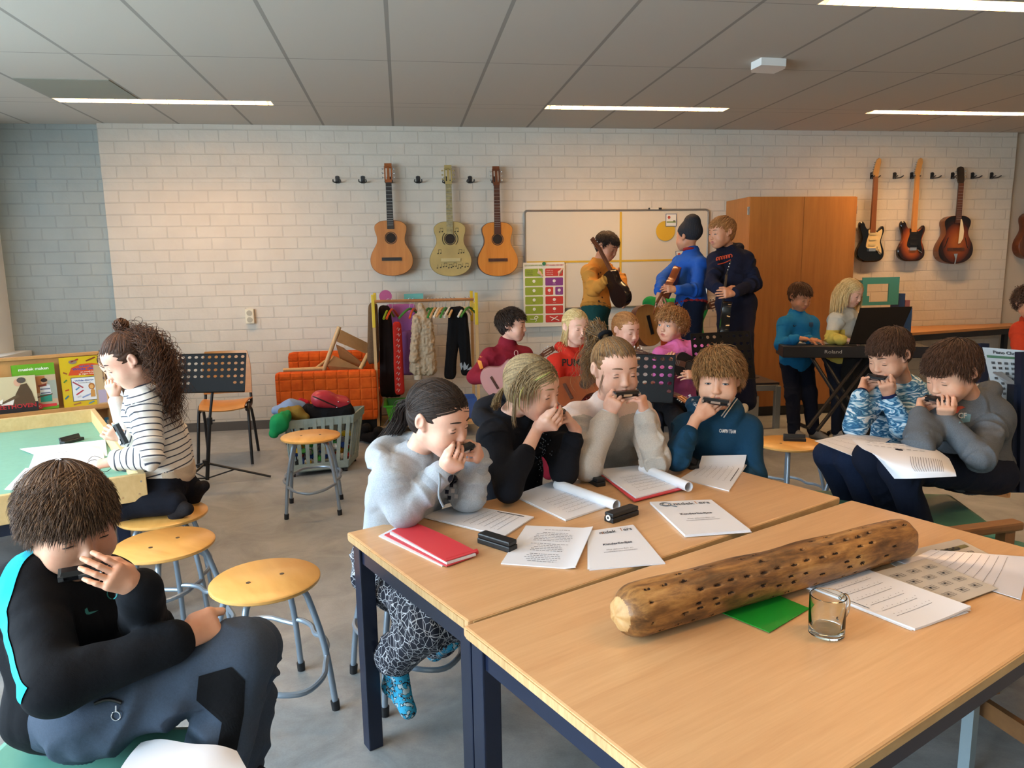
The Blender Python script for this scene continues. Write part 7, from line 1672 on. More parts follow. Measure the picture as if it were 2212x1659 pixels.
def hang(px0_, py0_, px1_, py1_, w0, w1, Y, r=.03, n=30):
 def f(b):
  a, c = Yp(px0_, py0_, Y), Yp(px1_, py1_, Y)
  for i in range(n):
   t_ = i/(n-1); p = a.lerp(c, t_); w_ = max(.001, w0+(w1-w0)*t_-r)
   b.cone(p+Vector((-w_, 0, 0)), p+Vector((w_, 0, 0)), r, None, .03)
 return f
garment('dark_cape', 'long very dark brown cape hanging at the left end of the rack', hang(830, 668, 845, 850, .04, .085, 6.38), fabric('cape_brown', '1c1210'), seed=3)
garment('trimmed_coat', 'brown fabric with a patterned trim hanging outside the left post', hang(805, 660, 806, 780, .030, .038, 6.30, .022), fabric('trim_brown', '5a4632', heather=.4), seed=4)
garment('red_scarf', 'narrow red cloth with white stick drawings hanging in the rack', hang(857, 700, 864, 848, .028, .034, 6.24, .018), fabric('scarf_red', '9e1f16'), amp=.003, seed=5)
sc_w = pm('d0c4b8')
for i in range(12):
 z = Yp(860, 712+i*12, 6.2); m = MB(); x = z.x+.004*math.sin(i*2)
 m.tube([(x-.014, 6.2135, z.z), (x-.002, 6.212, z.z+.016), (x+.004, 6.212, z.z-.012), (x+.015, 6.2135, z.z+.010)], .0022, 5); o = m.build('white_drawing', sc_w); 
 o.parent = [c for c in bpy.data.objects if c.name.startswith('red_scarf')][0]; o.matrix_parent_inverse = Matrix.Translation(o.parent.location).inverted()
def panel(b):
 a, c = Yp(868, 660, 6.56), Yp(872, 770, 6.56)
 for i in range(44): p = a.lerp(c, i/43); b.cone(p+Vector((-.12, 0, 0)), p+Vector((.10, 0, 0)), .012, None, .02)
garment('mauve_wall_hanging', 'mauve cloth wall hanging with sewn-on flowers behind the rack', panel, fabric('mauve', '9a5a98'), amp=.003, seed=6)
garment('mauve_dress', 'mauve dress hanging between the red scarf and the fur coat', hang(880, 720, 884, 805, .045, .065, 6.42, .02), fabric('mauve2', '7d4a78'), seed=7)
def furf(b):
 a = Yp(910, 660, 6.3); b.cone(a, a+Vector((.01, 0, -.06)), .022, .035, .03)
 c1, c2 = Yp(912, 690, 6.3), Yp(914, 800, 6.3)
 for i in range(24): p = c1.lerp(c2, i/23); b.cone(p+Vector((-.028-.0013*i, 0, 0)), p+Vector((.030+.0013*i, 0, 0)), .042, None, .03)
 b.cone(Yp(900, 690, 6.26), Yp(893, 775, 6.24), .030, .034, .02); b.cone(Yp(925, 690, 6.34), Yp(930, 790, 6.36), .028, .03, .02)
garment('fur_coat', 'cream fake fur coat hanging in the middle of the rack', furf, fabric('cream_fur', 'a8957c', heather=.35), h=.006, amp=.008, seed=8, fur=.008)
m = MB(); p = Yp(903, 812, 6.3); m.lathe([(.034, -.03), (.036, .0), (.034, .03)], 16, Matrix.Translation(p)); o = m.build('cream_cuff', fabric('cream_cuff', 'b8a690')); rebase(o, p); tag(o, 'cream knitted cuff end below the fur coat', 'clothing', 'dressing-up clothes on the rack')
def trou(b):
 a = Yp(990, 668, 6.36)
 b.cone(a+Vector((-.05, 0, 0)), a+Vector((.03, 0, 0)), .022, None, .03)
 for q0, q1 in (((982, 680), (972, 812)), ((998, 680), (1008, 805))):
  p0, p1 = Yp(*q0, 6.36), Yp(*q1, 6.36)
  for i in range(28): p = p0.lerp(p1, i/27); b.cone(p+Vector((-.018, 0, 0)), p+Vector((.018, 0, 0)), .026, None, .02)
tr_ = garment('black_trousers', 'black trousers with pale flame shapes on the cuff, hanging at the right of the rack', trou, fabric('trouser_black', '0b0a0c'), seed=9)
for k, pl in enumerate(([(0, 0), (.25, .5), (.1, 1.1), (-.2, .9), (-.05, .4)], [(0, 0), (.5, .2), (.7, .9), (.4, .6), (.1, 1.2), (-.1, .5)], [(0, 0), (.9, .1), (.6, .5), (.3, .3)])):
 decal_poly(tr_, pl, Yp(996+k*6, 800, 6.0), (1, 0, 0), (0, 0, 1), .06, pm('8d9296'), tr_, 'flame_patch').matrix_parent_inverse = Matrix.Translation(tr_.location).inverted()
def hanger(label, px, py, m_, yaw, Y=6.4, k=1.):
 p = Yp(px, py, Y); r = wthing('clothes_hanger', label, 'hanger', (p.x, 6.4, 1.16), 'empty clothes hangers on the rack'); c, s = math.cos(yaw), math.sin(yaw); x = p.x
 hk = MB(); hk.tube(catmull([(x-.010, 6.4, 1.168), (x, 6.4, 1.182), (x+.014, 6.4, 1.165), (x+.004, 6.4, 1.13), (x, 6.4, 1.09)], 4), .0022, 6); hk.build('hook', M_chrome, r)
 w = .15*k; m = MB(); pts = catmull([(x-c*w, 6.4-s*w, 1.02), (x-c*w*.5, 6.4-s*w*.5, 1.065), (x, 6.4, 1.09), (x+c*w*.5, 6.4+s*w*.5, 1.065), (x+c*w, 6.4+s*w, 1.02)], 4); m.tube(pts, .010, 8); m.build('shoulder_bar', m_, r)
hc_ = [('green', mat('hanger_green', '2f7a34', .4)), ('orange', mat('hanger_orange', 'c04a18', .4)), ('white', mat('hanger_white', 'cfcabd', .4)), ('wooden', M_pine), ('lime green', mat('hanger_lime', '7fa01e', .4))]
for i, (px, ci, yw) in enumerate(((838, 4, 1.3), (846, 1, 1.25), (893, 1, 1.3), (884, 0, .9), (925, 0, 1.2), (933, 0, 1.25), (940, 3, 1.2), (948, 2, 1.2), (955, 3, 1.15), (962, 0, 1.2), (972, 2, 1.15), (980, 3, 1.2), (1003, 2, 1.1), (1012, 0, 1.0))):
 hanger('%s hanger, number %s from the left on the clothes rail' % (hc_[ci][0], ('one two three four five six seven eight nine ten eleven twelve thirteen fourteen'.split())[i]), px, 645, hc_[ci][1], yw)
a = Yp(833, 640, 6.6); m = MB(); m.tube([a+Vector((0, -.03, 0)), a+Vector((0, .0, 0))], .055, 24); o = m.build('pink_disc', fabric('pink_felt', 'a5567f')); rebase(o, a); tag(o, 'round pink felt head of the wall hanging behind the rack rail', 'felt disc')
cornerbox('turquoise_card', pm('5ba5a0'), tuple(Yp(873, 648, 6.7)), tuple(Yp(914, 634, 6.7)+Vector((0, .01, 0)))); o = bpy.data.objects['turquoise_card']; rebase(o, Yp(893, 641, 6.7)); tag(o, 'turquoise card standing behind the rack rail', 'card')
blb = Yp(1000, 845, 6.45); m = MB(); ringbox(m, blb.x-.07, blb.x+.11, 6.3, 6.55, .125, .30, .005, .1); o = m.build('blue_basket', mat('blue_wire', '3a5a9a', .5)); rebase(o, (blb.x, 6.42, .125)); tag(o, 'small blue basket on the bottom shelf at the right of the rack', 'basket')
t = NT('orange_quilt'); sp = t.n('ShaderNodeSeparateXYZ'); t.l(t.coord(), sp.inputs[0])
def gl(o_): a = t.math('ABSOLUTE', t.math('SUBTRACT', t.math('FRACT', t.math('DIVIDE', o_, .092)), .5)); return t.math('MULTIPLY', a, 2.0)
hx = t.math('SUBTRACT', 1.0, t.math('POWER', gl(sp.outputs[0]), 8.0)); hz = t.math('SUBTRACT', 1.0, t.math('POWER', gl(sp.outputs[2]), 8.0)); hh_ = t.math('ADD', t.math('MINIMUM', hx, hz), t.math('MULTIPLY', t.noise(30, 3), .25))
t.base(t.ramp(t.noise(18, 4), [(.3, 'b8470e'), (.7, 'cf5a18')])); t.set(Roughness=.85); t.b.inputs['Specular IOR Level'].default_value = .2; t.bump(hh_, .6, .012); M_or = t.m
sf = wthing('sofa', 'low orange quilted sofa against the wall left of the clothes rack', 'sofa', (-.65, 6.4, 0))
fl, frr = Yp(593, 810, 6.12), Yp(818, 925, 6.12)
m = MB(); m.box(((fl.x+frr.x)/2, 6.16, .40), (frr.x-fl.x, .12, .42), bev=.03); m.build('front_cushion', M_or, sf)
m = MB(); m.box((-.62, 6.66, .46), (.80, .14, .52), bev=.04); m.build('backrest', M_or, sf)
m = MB(); m.box((-.62, 6.4, .30), (.78, .42, .18), bev=.02); m.build('seat_cushion', M_or, sf)
m = MB(); m.box((-.62, 6.42, .1), (.78, .5, .2)); m.build('sofa_base', M_black, sf)
wc = wthing('wooden_chair', 'small wooden chair lying tipped over on the orange sofa', 'chair', (-.6, 6.35, .6))
def rod(a, b, r, nm='leg', m_=M_pine): m = MB(); m.tube([a, b], r, 10); m.build(nm, m_, wc)
def plank(q, nm): 
 m = MB(); n_ = (q[1]-q[0]).cross(q[3]-q[0]).normalized()*.008
 m.add([p-n_ for p in q]+[p+n_ for p in q], [(0, 1, 2, 3), (7, 6, 5, 4), (0, 4, 5, 1), (1, 5, 6, 2), (2, 6, 7, 3), (3, 7, 4, 0)]); m.build(nm, wood('chair_pine', 'a87c4c', 'bd9160', (5, 5, 5), .45), wc)
rod(Yp(733, 706, 6.3), Yp(699, 800, 6.3), .018); rod(Yp(795, 765, 6.4), Yp(778, 798, 6.3), .018); rod(Yp(612, 800, 6.28), Yp(700, 796, 6.3), .017); rod(Yp(706, 778, 6.55), Yp(680, 798, 6.4), .014)
plank([Yp(736, 712, 6.3), Yp(797, 742, 6.45), Yp(795, 766, 6.45), Yp(728, 738, 6.3)], 'backrest'); plank([Yp(726, 745, 6.32), Yp(742, 752, 6.34), Yp(790, 790, 6.5), Yp(740, 795, 6.45)], 'seat'); plank([Yp(706, 790, 6.3), Yp(720, 768, 6.34), Yp(780, 796, 6.4), Yp(715, 800, 6.34)], 'seat_brace')
M_slat = mat('grey_green_paint', '7e8f8e', .55, var=.1, vs=20)
cr = wthing('slatted_crate', 'grey painted slatted crate on wheels full of toy bricks', 'crate', (-.66, 5.35, 0))
TL, TR_, BL, BR = J(612, 912, 5.15), J(762, 900, 5.35), Zp(627, 1020, .04), Zp(752, 1006, .04)
dq = Vector((.06, .34, 0)); TBL, TBR = TL+dq, TR_+dq; BBL, BBR = BL+dq*.85, BR+dq*.85
zt = (TL.z+TR_.z)/2; 
for p in (TL, TR_, TBL, TBR): p.z = zt
def bar(a, b, w, th, nm, nrm):
 d_ = (b-a); T = frame((a+b)/2, d_, z=nrm); m = MB(); m.box((0, 0, 0), (d_.length, w, th), T); return m.build(nm, M_slat, cr)
for (a, b, c, d_) in ((TL, TR_, BL, BR), (TR_, TBR, BR, BBR), (TL, TBL, BL, BBL), (TBL, TBR, BBL, BBR)):
 nrm = (b-a).cross(c-a); up_ = Vector((0, 0, 1))
 for (p, q_, w) in ((a, b, .06), (c, d_, .05)): 
  T = frame((p+q_)/2+(up_*-.02 if p is a else up_*.02), q_-p, z=nrm); m = MB(); m.box((0, 0, 0), ((q_-p).length, w, .012), T); m.build('rail', M_slat, cr)
 ns = 8 if (b-a).length > .38 else 5
 for i in range(ns): u = (i+.5)/ns; p, q_ = a.lerp(b, u), c.lerp(d_, u); T = frame((p+q_)/2, q_-p, z=nrm); m = MB(); m.box((0, 0, 0), ((q_-p).length, .026, .009), T); m.build('slat', M_slat, cr)
m = MB(); cc = [BL, BR, BBR, BBL]; m.add([p+Vector((0, 0, -.012)) for p in cc]+[p+Vector((0, 0, .0)) for p in cc], [(3, 2, 1, 0), (4, 5, 6, 7), (0, 1, 5, 4), (1, 2, 6, 5), (2, 3, 7, 6), (3, 0, 4, 7)]); m.build('crate_floor', M_slat, cr)
for p in cc: m = MB(); q_ = p*.9+sum(cc, Vector())/4*.1; m.tube([Vector((q_.x-.01, q_.y, .014)), Vector((q_.x+.01, q_.y, .014))], .014, 12); m.build('wheel', M_black, cr)
cols = [('red', 'b02a20'), ('yellow', 'd0a81c'), ('blue', '1f4a9c'), ('white', 'c9c6c0'), ('green', '2f8a3c'), ('grey', '6a6c70')]; rg = random.Random(11)
for i in range(54):
 u, v, w_ = rg.uniform(.08, .92), rg.uniform(.06, .6)**1.0, rg.uniform(.04, .62); lo = BL.lerp(BR, u).lerp(BBL.lerp(BBR, u), v*.9+.05); hi = TL.lerp(TR_, u).lerp(TBL.lerp(TBR, u), v*.9+.05); p = lo.lerp(hi, w_*.85+.07)
 n_, c = cols[i % 6]; m = MB(); T = Matrix.Rotation(rg.uniform(0, 6), 4, 'Z') @ Matrix.Rotation(rg.uniform(-.8, .8), 4, 'X')
 m.box((0, 0, 0), (.065, .036, .03), T, bev=.004); 
 for q in (-.016, .016): m.cyl(T @ Vector((q, 0, .015)), T @ Vector((q, 0, .021)), .010, n=8)
 o = m.build('toy_brick', mat('brick_'+n_, c, .35)); o.location = p; tag(o, '%s toy brick among the jumble inside the slatted crate' % n_, 'toy brick', '%s toy bricks in the crate' % n_)
def clothlump(name, label, cat, pts, rs, m_, seed=1, amp=.01, h=.006, group=None):
 b = Blob(h, .03); b.chain(pts, rs) if len(pts) > 1 else b.ell(pts[0], rs); V, Fq = b.mesh(); V = relax(V, Fq, 1); N = normals(V, Fq); d = (1-np.abs(vnoise(V*np.array([16, 16, 10]), seed))*2.4)*amp; V = V+N*d[:, None]
 o = npmesh(name, V, Fq, m_); c = V.mean(0); rebase(o, (float(c[0]), float(c[1]), float(V[:, 2].min()))); return tag(o, label, cat, group)
clothlump('black_bag', 'black bag stuffed into the top of the slatted crate', 'bag', [J(670, 895, 5.35), J(745, 890, 5.4)], [.075, .07], fabric('bag_black', '0d0d10'), 3)
clothlump('green_cloth', 'bright green cloth hanging over the left corner of the crate', 'cloth', [J(622, 893, 5.2), J(603, 915, 5.1), J(592, 935, 5.08)], [.03, .055, .03], fabric('cloth_green', '16804a'), 5, .009)
clothlump('olive_cloth', 'olive brown cloth bunched on the crate rim beside the green cloth', 'cloth', [J(612, 890, 5.22), J(640, 892, 5.25), J(662, 900, 5.25)], [.03, .045, .028], fabric('cloth_olive', '7a6228'), 6, .009)
clothlump('blue_cloth', 'pale blue cloth on the crate behind the olive cloth', 'cloth', [J(598, 885, 5.35), J(625, 880, 5.35), J(648, 876, 5.4)], [.035, .05, .04], fabric('cloth_blue', '7c93b8'), 7, .009)
clothlump('red_cloth', 'small red cloth at the back of the crate left of the black bag', 'cloth', [J(650, 868, 5.5), J(662, 872, 5.5)], [.03, .03], fabric('cloth_red', 'a01c2a'), 8, .006)
rc = wthing('instrument_case', 'red hard-shell ukulele case with dark zip lying on the crate', 'instrument case', tuple(J(716, 868, 5.35)))
b = Blob(.005, .03); b.cone(J(690, 862, 5.3), J(740, 872, 5.4), .055, .06, .04); b.cone(J(690, 862, 5.3), J(700, 862, 5.32), .05, .05, .03); b.ell(J(700, 858, 5.32), (.075, .05, .045)); V, Fq = b.mesh(); npmesh('case_shell', relax(V, Fq, 3), Fq, mat('case_red', 'a32836', .4), rc)
bvc = BVHTree.FromPolygons([Vector(v) for v in V], Fq.tolist()); pts = []
for t_ in np.linspace(0, 1, 14):
 p = J(676+t_*50, 856+t_*22, 5.0); h_ = RC(bvc, p)
 if h_[0] is not None: pts.append(h_[0])
m = MB(); m.tube(pts, .005, 6); m.build('zip', M_black, rc)
for px, py in ((731, 868), (752, 868), (728, 880), (745, 880)): 
 h_ = RC(bvc, J(px, py, 5.0))
 if h_[0] is not None: m = MB(); m.ball(h_[0], .006, None, 0, 6); m.build('stud', M_chrome, rc)
for i, (px, py, lb) in enumerate(((765, 965, 'dark boot lying on the floor left of the rack'), (795, 975, 'second dark boot by the foot of the rack'))): clothlump('boot', lb, 'boot', [Zp(px-12, py+8, .05)+Vector((0, .6, 0)), Zp(px+12, py+10, .05)+Vector((0, .6, 0)), Zp(px+16, py+8, .12)+Vector((0, .75, 0))], [.04, .045, .045], fabric('boot_black', '101014'), i, .003, group='dark boots on the floor')
M_rim = wood('rim_ply', 'c9a972', 'dcc08a', (3, 30, 10), .5)
TT = .65; P0 = Zp(315, 1022, TT); e2 = (Zp(205, 882, TT)-P0); L2 = e2.length; e2 = e2.normalized(); e1 = Vector((-e2.y, e2.x, 0)); Wt = 1.15
tt = wthing('tray_table', 'low table with green top and raised plywood rim at the left', 'table', tuple(Vector((P0.x, P0.y, 0))))
Tt = Matrix.Translation((P0.x, P0.y, 0)) @ Matrix((e1, e2, Vector((0, 0, 1)))).transposed().to_4x4()   # local x to the left, y away
m = MB(); m.box((Wt/2, L2/2, TT-.085), (Wt-.02, L2-.02, .02), Tt); m.build('green_top', mat('mint_linoleum', '75ab98', .5, var=.04, vs=30), tt)
for (x, y, dx, dy, pl) in ((Wt/2, .013, Wt, .026, 0), (Wt/2, L2-.013, Wt, .026, 0), (.013, L2/2, .026, L2-.052, 0), (Wt-.013, L2/2, .026, L2-.052, 0)): m = MB(); m.box((x, y, TT-.055), (dx, dy, .11), Tt, 0, .003); m.build('rim', M_rim, tt)
m = MB(); m.box((Wt/2, L2/2, TT-.14), (Wt-.12, L2-.12, .06), Tt); m.build('apron', M_navy, tt)
for x, y in ((.09, .09), (Wt-.09, .09), (.09, L2-.09), (Wt-.09, L2-.09)): m = MB(); m.box((x, y, (TT-.12)/2), (.045, .045, TT-.12), Tt); m.build('leg', M_navy, tt)
for x, z in ((.02, TT-.03), (.03, TT-.08), (.09, TT-.085)): m = MB(); m.cyl(Tt @ Vector((x, -.001, z)), Tt @ Vector((x, .001, z)), .004, n=8); m.build('screw', M_chrome, tt)
TP = TT-.075
S0 = Tt @ Vector((-.05, L2+.12, 0)); sh_ = wthing('book_rack', 'wooden book display rack standing behind the tray table', 'book rack', tuple(Vector((S0.x, S0.y, 0))))
Ts = Matrix.Translation((S0.x, S0.y, 0)) @ Matrix((e1, e2, Vector((0, 0, 1)))).transposed().to_4x4()
M_rack = wood('rack_wood', 'b07c42', 'c4925a', (6, 6, 3), .45); WS = 1.5
def SP(px, py, y=0.):   # photo point on the rack's front plane (offset y behind)
 n_ = e2; p0 = S0+e2*y; d_ = _ray(px, py); t_ = (p0-CAM).dot(n_)/d_.dot(n_); return CAM+d_*t_
zt_ = (SP(0, 780, .1).z+SP(200, 768, .1).z)/2; zl = (SP(60, 900).z+SP(235, 868).z)/2
m = MB(); m.box((WS/2-.05, .16, zt_/2), (WS, .02, zt_), Ts); m.build('back_panel', M_rack, sh_)
m = MB(); m.box((WS/2-.05, .155, zt_+.006), (WS+.02, .05, .016), Ts); m.build('top_edge', M_rack, sh_)
for z in (zl-.012, zl-.36): m = MB(); m.box((WS/2-.05, .08, z), (WS, .15, .018), Ts); m.build('ledge', M_rack, sh_); m = MB(); m.box((WS/2-.05, .006, z+.010), (WS, .012, .022), Ts); m.build('lip', M_rack, sh_)
m = MB(); m.box((-.045, .085, zt_*.45), (.018, .17, zt_*.9), Ts); m.build('side_panel', M_rack, sh_)
def book(label, qx, w, h, colr, y=.05, lean=.10, z=None, cat='book'):
 "qx: photo x of the left cover edge at the ledge"
 p = SP(qx, 880, y); lx = (Ts.inverted() @ p).x; z = zl if z is None else z
 T = Ts @ Matrix.Translation((lx, y, z)) @ Matrix.Rotation(-lean, 4, 'X') @ Matrix.Rotation(PI, 4, 'Z')   # local x to the right, -y... front towards +y
 r = wthing('book', label, cat, T.translation, 'picture books on the display rack')
 m = MB(); m.box((w/2, -.008, h/2), (w-.004, .012, h-.006), T); m.build('pages', pm('e0ddd2'), r)
 m = MB(); m.box((w/2, .0, h/2), (w, .002, h), T); m.box((w/2, -.016, h/2), (w, .002, h), T); m.box((.001, -.008, h/2), (.002, .018, h), T); c = m.build('cover', pm(colr, .3), r)
 return r, c, T
def onb(T, par, x0, x1, z0, z1, c, nm='cover_picture', k=1): m = MB(); m.add([T @ Vector(v) for v in ((x0, .0012+.0004*k, z0), (x1, .0012+.0004*k, z0), (x1, .0012+.0004*k, z1), (x0, .0012+.0004*k, z1))], [(0, 1, 2, 3)]); return m.build(nm, pm(c, .35), par)
def polyb(T, par, pl, c, nm='figure', k=2): m = MB(); m.add([T @ Vector((x, .0012+.0004*k, z)) for x, z in pl], [tuple(range(len(pl)))]); return m.build(nm, pm(c, .35), par)
def circ(x, z, rx, rz_=None, n=14): return [(x+rx*math.cos(a), z+(rz_ or rx)*math.sin(a)) for a in np.linspace(0, 2*PI, n+1)[:-1]]
def txtb(T, par, s, x, z, h, c, w=None, k=3, bold=True): m = MB(); text_mb(m, s, None, h, fn=lambda a, b_: T @ Vector((x+a, .0012+.0004*k, z+b_)), width=w, bold=bold); return m.build('cover_text', pm(c, .4), par)
r, c, T = book('green music-making book with two children playing instruments on the cover', 34, .215, .275, '5f9a1e', .085)
onb(T, c, .0, .215, .02, .205, 'b9a48a'); polyb(T, c, circ(.05, .2, .05, .012), 'd8d4c8'); txtb(T, c, 'muziek maken', .11, .238, .017, 'e8e8dc', .15)
onb(T, c, .10, .16, .10, .20, 'b0703a', k=2); onb(T, c, .17, .215, .06, .17, '9aa39a', k=2)
for (x, z, sk_, sh__, pt_) in ((.085, .13, '6a4026', '3a78a8', '7f96b0'), (.155, .165, 'c49a7c', 'c8ccd4', '1f8a78')):
 polyb(T, c, circ(x, z, .016, .019), sk_, k=4); polyb(T, c, circ(x, z+.009, .017, .012), '2a1c14', k=5); polyb(T, c, [(x-.028, z-.075), (x+.03, z-.075), (x+.026, z-.02), (x, z-.014), (x-.024, z-.02)], sh__, k=4); polyb(T, c, [(x-.028, z-.12), (x+.03, z-.12), (x+.03, z-.075), (x-.028, z-.075)], pt_, k=4)
 for q in range(4): onb(T, c, x-.024, x+.026, z-.034-q*.012, z-.029-q*.012, '1f3a66' if q % 2 else 'e0e0e0', k=5)
polyb(T, c, circ(.075, .075, .035, .018), 'c49a5e', 'guitar_picture', k=6); polyb(T, c, [(.10, .078), (.19, .092), (.19, .086), (.10, .07)], '5a3020', 'guitar_picture', k=6); polyb(T, c, [(.12, .145), (.165, .155), (.165, .14), (.125, .135)], '7a2f18', 'violin_picture', k=7)
polyb(T, c, circ(.12, .022, .018), 'c93038', 'badge', k=7); txtb(T, c, 'C', .12, .015, .014, 'e8dcdc', k=8); onb(T, c, .135, .205, .015, .032, 'c93038', k=6)
r, c, T = book('brown composer book with large red title in front of the green book', -18, .225, .215, 'c4b694', .045, .12)
onb(T, c, 0, .225, 0, .06, '1c1a1c'); polyb(T, c, [(0, .05), (.12, .10), (.14, .05)], 'd8d4cc', k=2); polyb(T, c, [(.10, .045), (.12, .11), (.15, .165), (.18, .17), (.20, .12), (.215, .045)], '4f3a26', k=3); polyb(T, c, circ(.135, .178, .018, .022), 'c99a80', k=4); polyb(T, c, circ(.155, .19, .022, .017), '4a4038', k=5); polyb(T, c, [(.03, .05), (.03, .06), (.13, .11), (.14, .095)], '5a4630', k=4); polyb(T, c, [(.02, .07), (.06, .09), (.05, .06)], 'e0dcd4', k=5)
txtb(T, c, 'BEETHOVEN', .115, .030, .024, 'a82028', .20, k=5)
r, c, T = book('yellow animal colouring book with pencils and a lion on the cover', 139, .235, .30, 'c9ab18', .07)
polyb(T, c, [(.04, .19), (.06, .235), (.11, .255), (.17, .255), (.235, .24), (.235, .195), (.18, .18), (.12, .187)], 'c4481c', k=2); onb(T, c, .05, .20, .03, .175, '5a5a58', k=2); onb(T, c, .054, .196, .034, .171, 'd6d8dc', k=3)
txtb(T, c, 'teken je', .14, .236, .012, '2a5aa0', .08); txtb(T, c, 'Wilde dieren', .14, .218, .015, '28489a', .15, k=4); txtb(T, c, 'en maak je', .14, .202, .009, 'e8d8c0', .07); txtb(T, c, 'je eigen boek', .14, .190, .009, 'e8d8c0', .09)
txtb(T, c, 'Wilde dieren', .12, .150, .010, '3a5a9a', .10, k=5); txtb(T, c, 'Prentenboek', .12, .137, .007, '3a3a3a', .07, k=5, bold=False)
for (x0_, z0_, x1_, z1_, cc_) in ((.058, .15, .11, .11, 'a04050'), (.07, .10, .09, .115, '4a8ab0'), (.07, .07, .11, .095, 'a83040'), (.10, .05, .15, .07, '7a92c0'), (.075, .055, .095, .062, 'b8bac0'), (.01, .05, .03, .07, '2f6a80'), (.015, .10, .035, .105, 'b04020'), (.012, .15, .03, .165, '4a7a30'), (.015, .21, .035, .20, '8a4a20'), (.06, .27, .10, .285, 'a03028'), (.14, .27, .19, .29, '7a3a20'), (.20, .28, .22, .265, '4a2a50'), (.05, .012, .09, .02, '9a6a3a'), (.13, .01, .16, .022, '5a8a9a')):
 d_ = Vector((x1_-x0_, z1_-z0_)); n_ = Vector((-d_.y, d_.x)).normalized()*.004; polyb(T, c, [(x0_+n_.x, z0_+n_.y), (x0_-n_.x, z0_-n_.y), (x1_-n_.x, z1_-n_.y), (x1_+n_.x, z1_+n_.y)], cc_, 'pencil', k=5)
polyb(T, c, circ(.155, .115, .017, .02), 'a8642a', 'animal_drawing', k=6); polyb(T, c, circ(.155, .113, .011, .013), 'd0a060', 'animal_drawing', k=7); polyb(T, c, [(.145, .05), (.17, .05), (.17, .09), (.158, .10), (.148, .09)], 'c08a48', 'animal_drawing', k=6); polyb(T, c, circ(.07, .27, .022, .012), '8a7468', 'animal_drawing', k=5)
r, c, T = book('beige book half hidden by the girls at the right end of the rack', 212, .17, .245, 'b8a07c', .05); onb(T, c, .01, .12, .01, .09, 'a8a0b8'); polyb(T, c, circ(.06, .16, .018, .012), '6a5a5a', k=2)
r, c, T = book('comic-like book with crowded drawings on the lower ledge of the rack', 224, .20, .25, '3a7a98', .06, .1, zl-.34); rg = random.Random(3)
onb(T, c, .012, .19, .01, .235, 'c8c0b0')
for i in range(46): x, z = rg.uniform(.02, .17), rg.uniform(.015, .22); polyb(T, c, [(x+rg.uniform(-.012, .012), z+rg.uniform(-.008, .008)) for _ in range(3)], rg.choice(['a83028', '3a3a3c', 'b08a3a', '5a5a58', '7a4a30']), 'cover_drawing', k=3)
M_paper = mat('white_paper', 'e2e4ea', .65); M_ink = mat('print_grey', '7a7a80', .8); M_inkd = mat('print_dark', '2c2c32', .8)
def bil(q): return lambda u, v: (q[0].lerp(q[1], u)).lerp(q[3].lerp(q[2], u), v)
def sheet(label, q, z0, n=1, lift=None, name='sheet_of_paper', prints=None, group='papers on the school tables', m_=M_paper, th=.0008, cat='paper', roll=None, under=None, plane=None):
 """q: four photo corners (upper left, upper right, lower right, lower left); z0: height of the surface"""
 Q = [Zp(x, y, z0) for x, y in q] if plane is None else plane; f0 = bil(Q); c = sum(Q, Vector())/4; T_ = th*n+.0006
 r = wthing(name, label, cat, c, group); f = (lambda u, v: f0(u, v)+Vector((0, 0, T_+(lift(u, v) if lift else 0))))
 m = MB(); nu = 14 if lift else 2; m.sheet(lambda u, v: f(u, v), nu, nu, -T_*.92); o = m.build('page', m_, r)
 if n > 3:
  g = random.Random(int(q[0][0]) if plane is None else 1)
  for k in range(2): dx, dy, a = g.uniform(-.006, .006), g.uniform(-.006, .006), g.uniform(-.02, .02); m = MB(); R2 = Matrix.Rotation(a, 3, 'Z'); m.sheet(lambda u, v: c+R2 @ (f0(u, v)-c)+Vector((dx, dy, T_*(.35+.3*k))), 2, 2, -.001); m.build('page', m_, r)
 def pr(items, mt):
  m = MB(); any_ = False
  for (u0, v0, u1, v1) in items:
   k = 1 if not lift else max(1, int(abs(u1-u0)*14)); kv = 1 if not lift else max(1, int(abs(v1-v0)*14)); any_ = True
   for i in range(k):
    for j in range(kv):
     a, b = u0+(u1-u0)*i/k, u0+(u1-u0)*(i+1)/k; e, g_ = v0+(v1-v0)*j/kv, v0+(v1-v0)*(j+1)/kv
     m.add([f(x, y)+Vector((0, 0, .0007)) for x, y in ((a, e), (b, e), (b, g_), (a, g_))], [(0, 3, 2, 1)])
  if any_: m.build('printed_lines', mt, o)
 if prints:
  for items, mt in prints: pr(items, mt)
 if roll:
  a, b, rr = roll; a, b = Zp(*a, z0+rr), Zp(*b, z0+rr); d_ = b-a; T = frame(a, d_, z=(0, 0, 1)); m = MB(); L_ = d_.length
  def rf(u, v): t_ = v*2*PI*1.35-1.2; r2 = rr*(1-.12*v); return T @ Vector((u*L_, r2*math.cos(t_), r2*math.sin(t_)))
  m.sheet(rf, 4, 30, .0007); m.build('rolled_pages', m_, r)
 return r, o, f
def staves(u0, u1, v0, v1, n=6, seed=1, vert=False, dots=9):
 rg = random.Random(seed); L_ = []
 for i in range(n):
  v = v0+(v1-v0)*(i+.5)/n; 
  if vert: L_.append((v, u0+rg.uniform(0, .05), v+.006, u1-rg.uniform(0, .08)))
  else: L_.append((u0+rg.uniform(0, .05), v, u1-rg.uniform(0, .08), v+.004))
  for k in range(dots):
   a = u0+(u1-u0)*(k+.5)/dots+rg.uniform(-.02, .02); w_ = v-.022-rg.uniform(0, .018)
   L_.append((w_, a, w_+.008, a+.009) if vert else (a, w_, a+.009, w_+.008))
 return L_
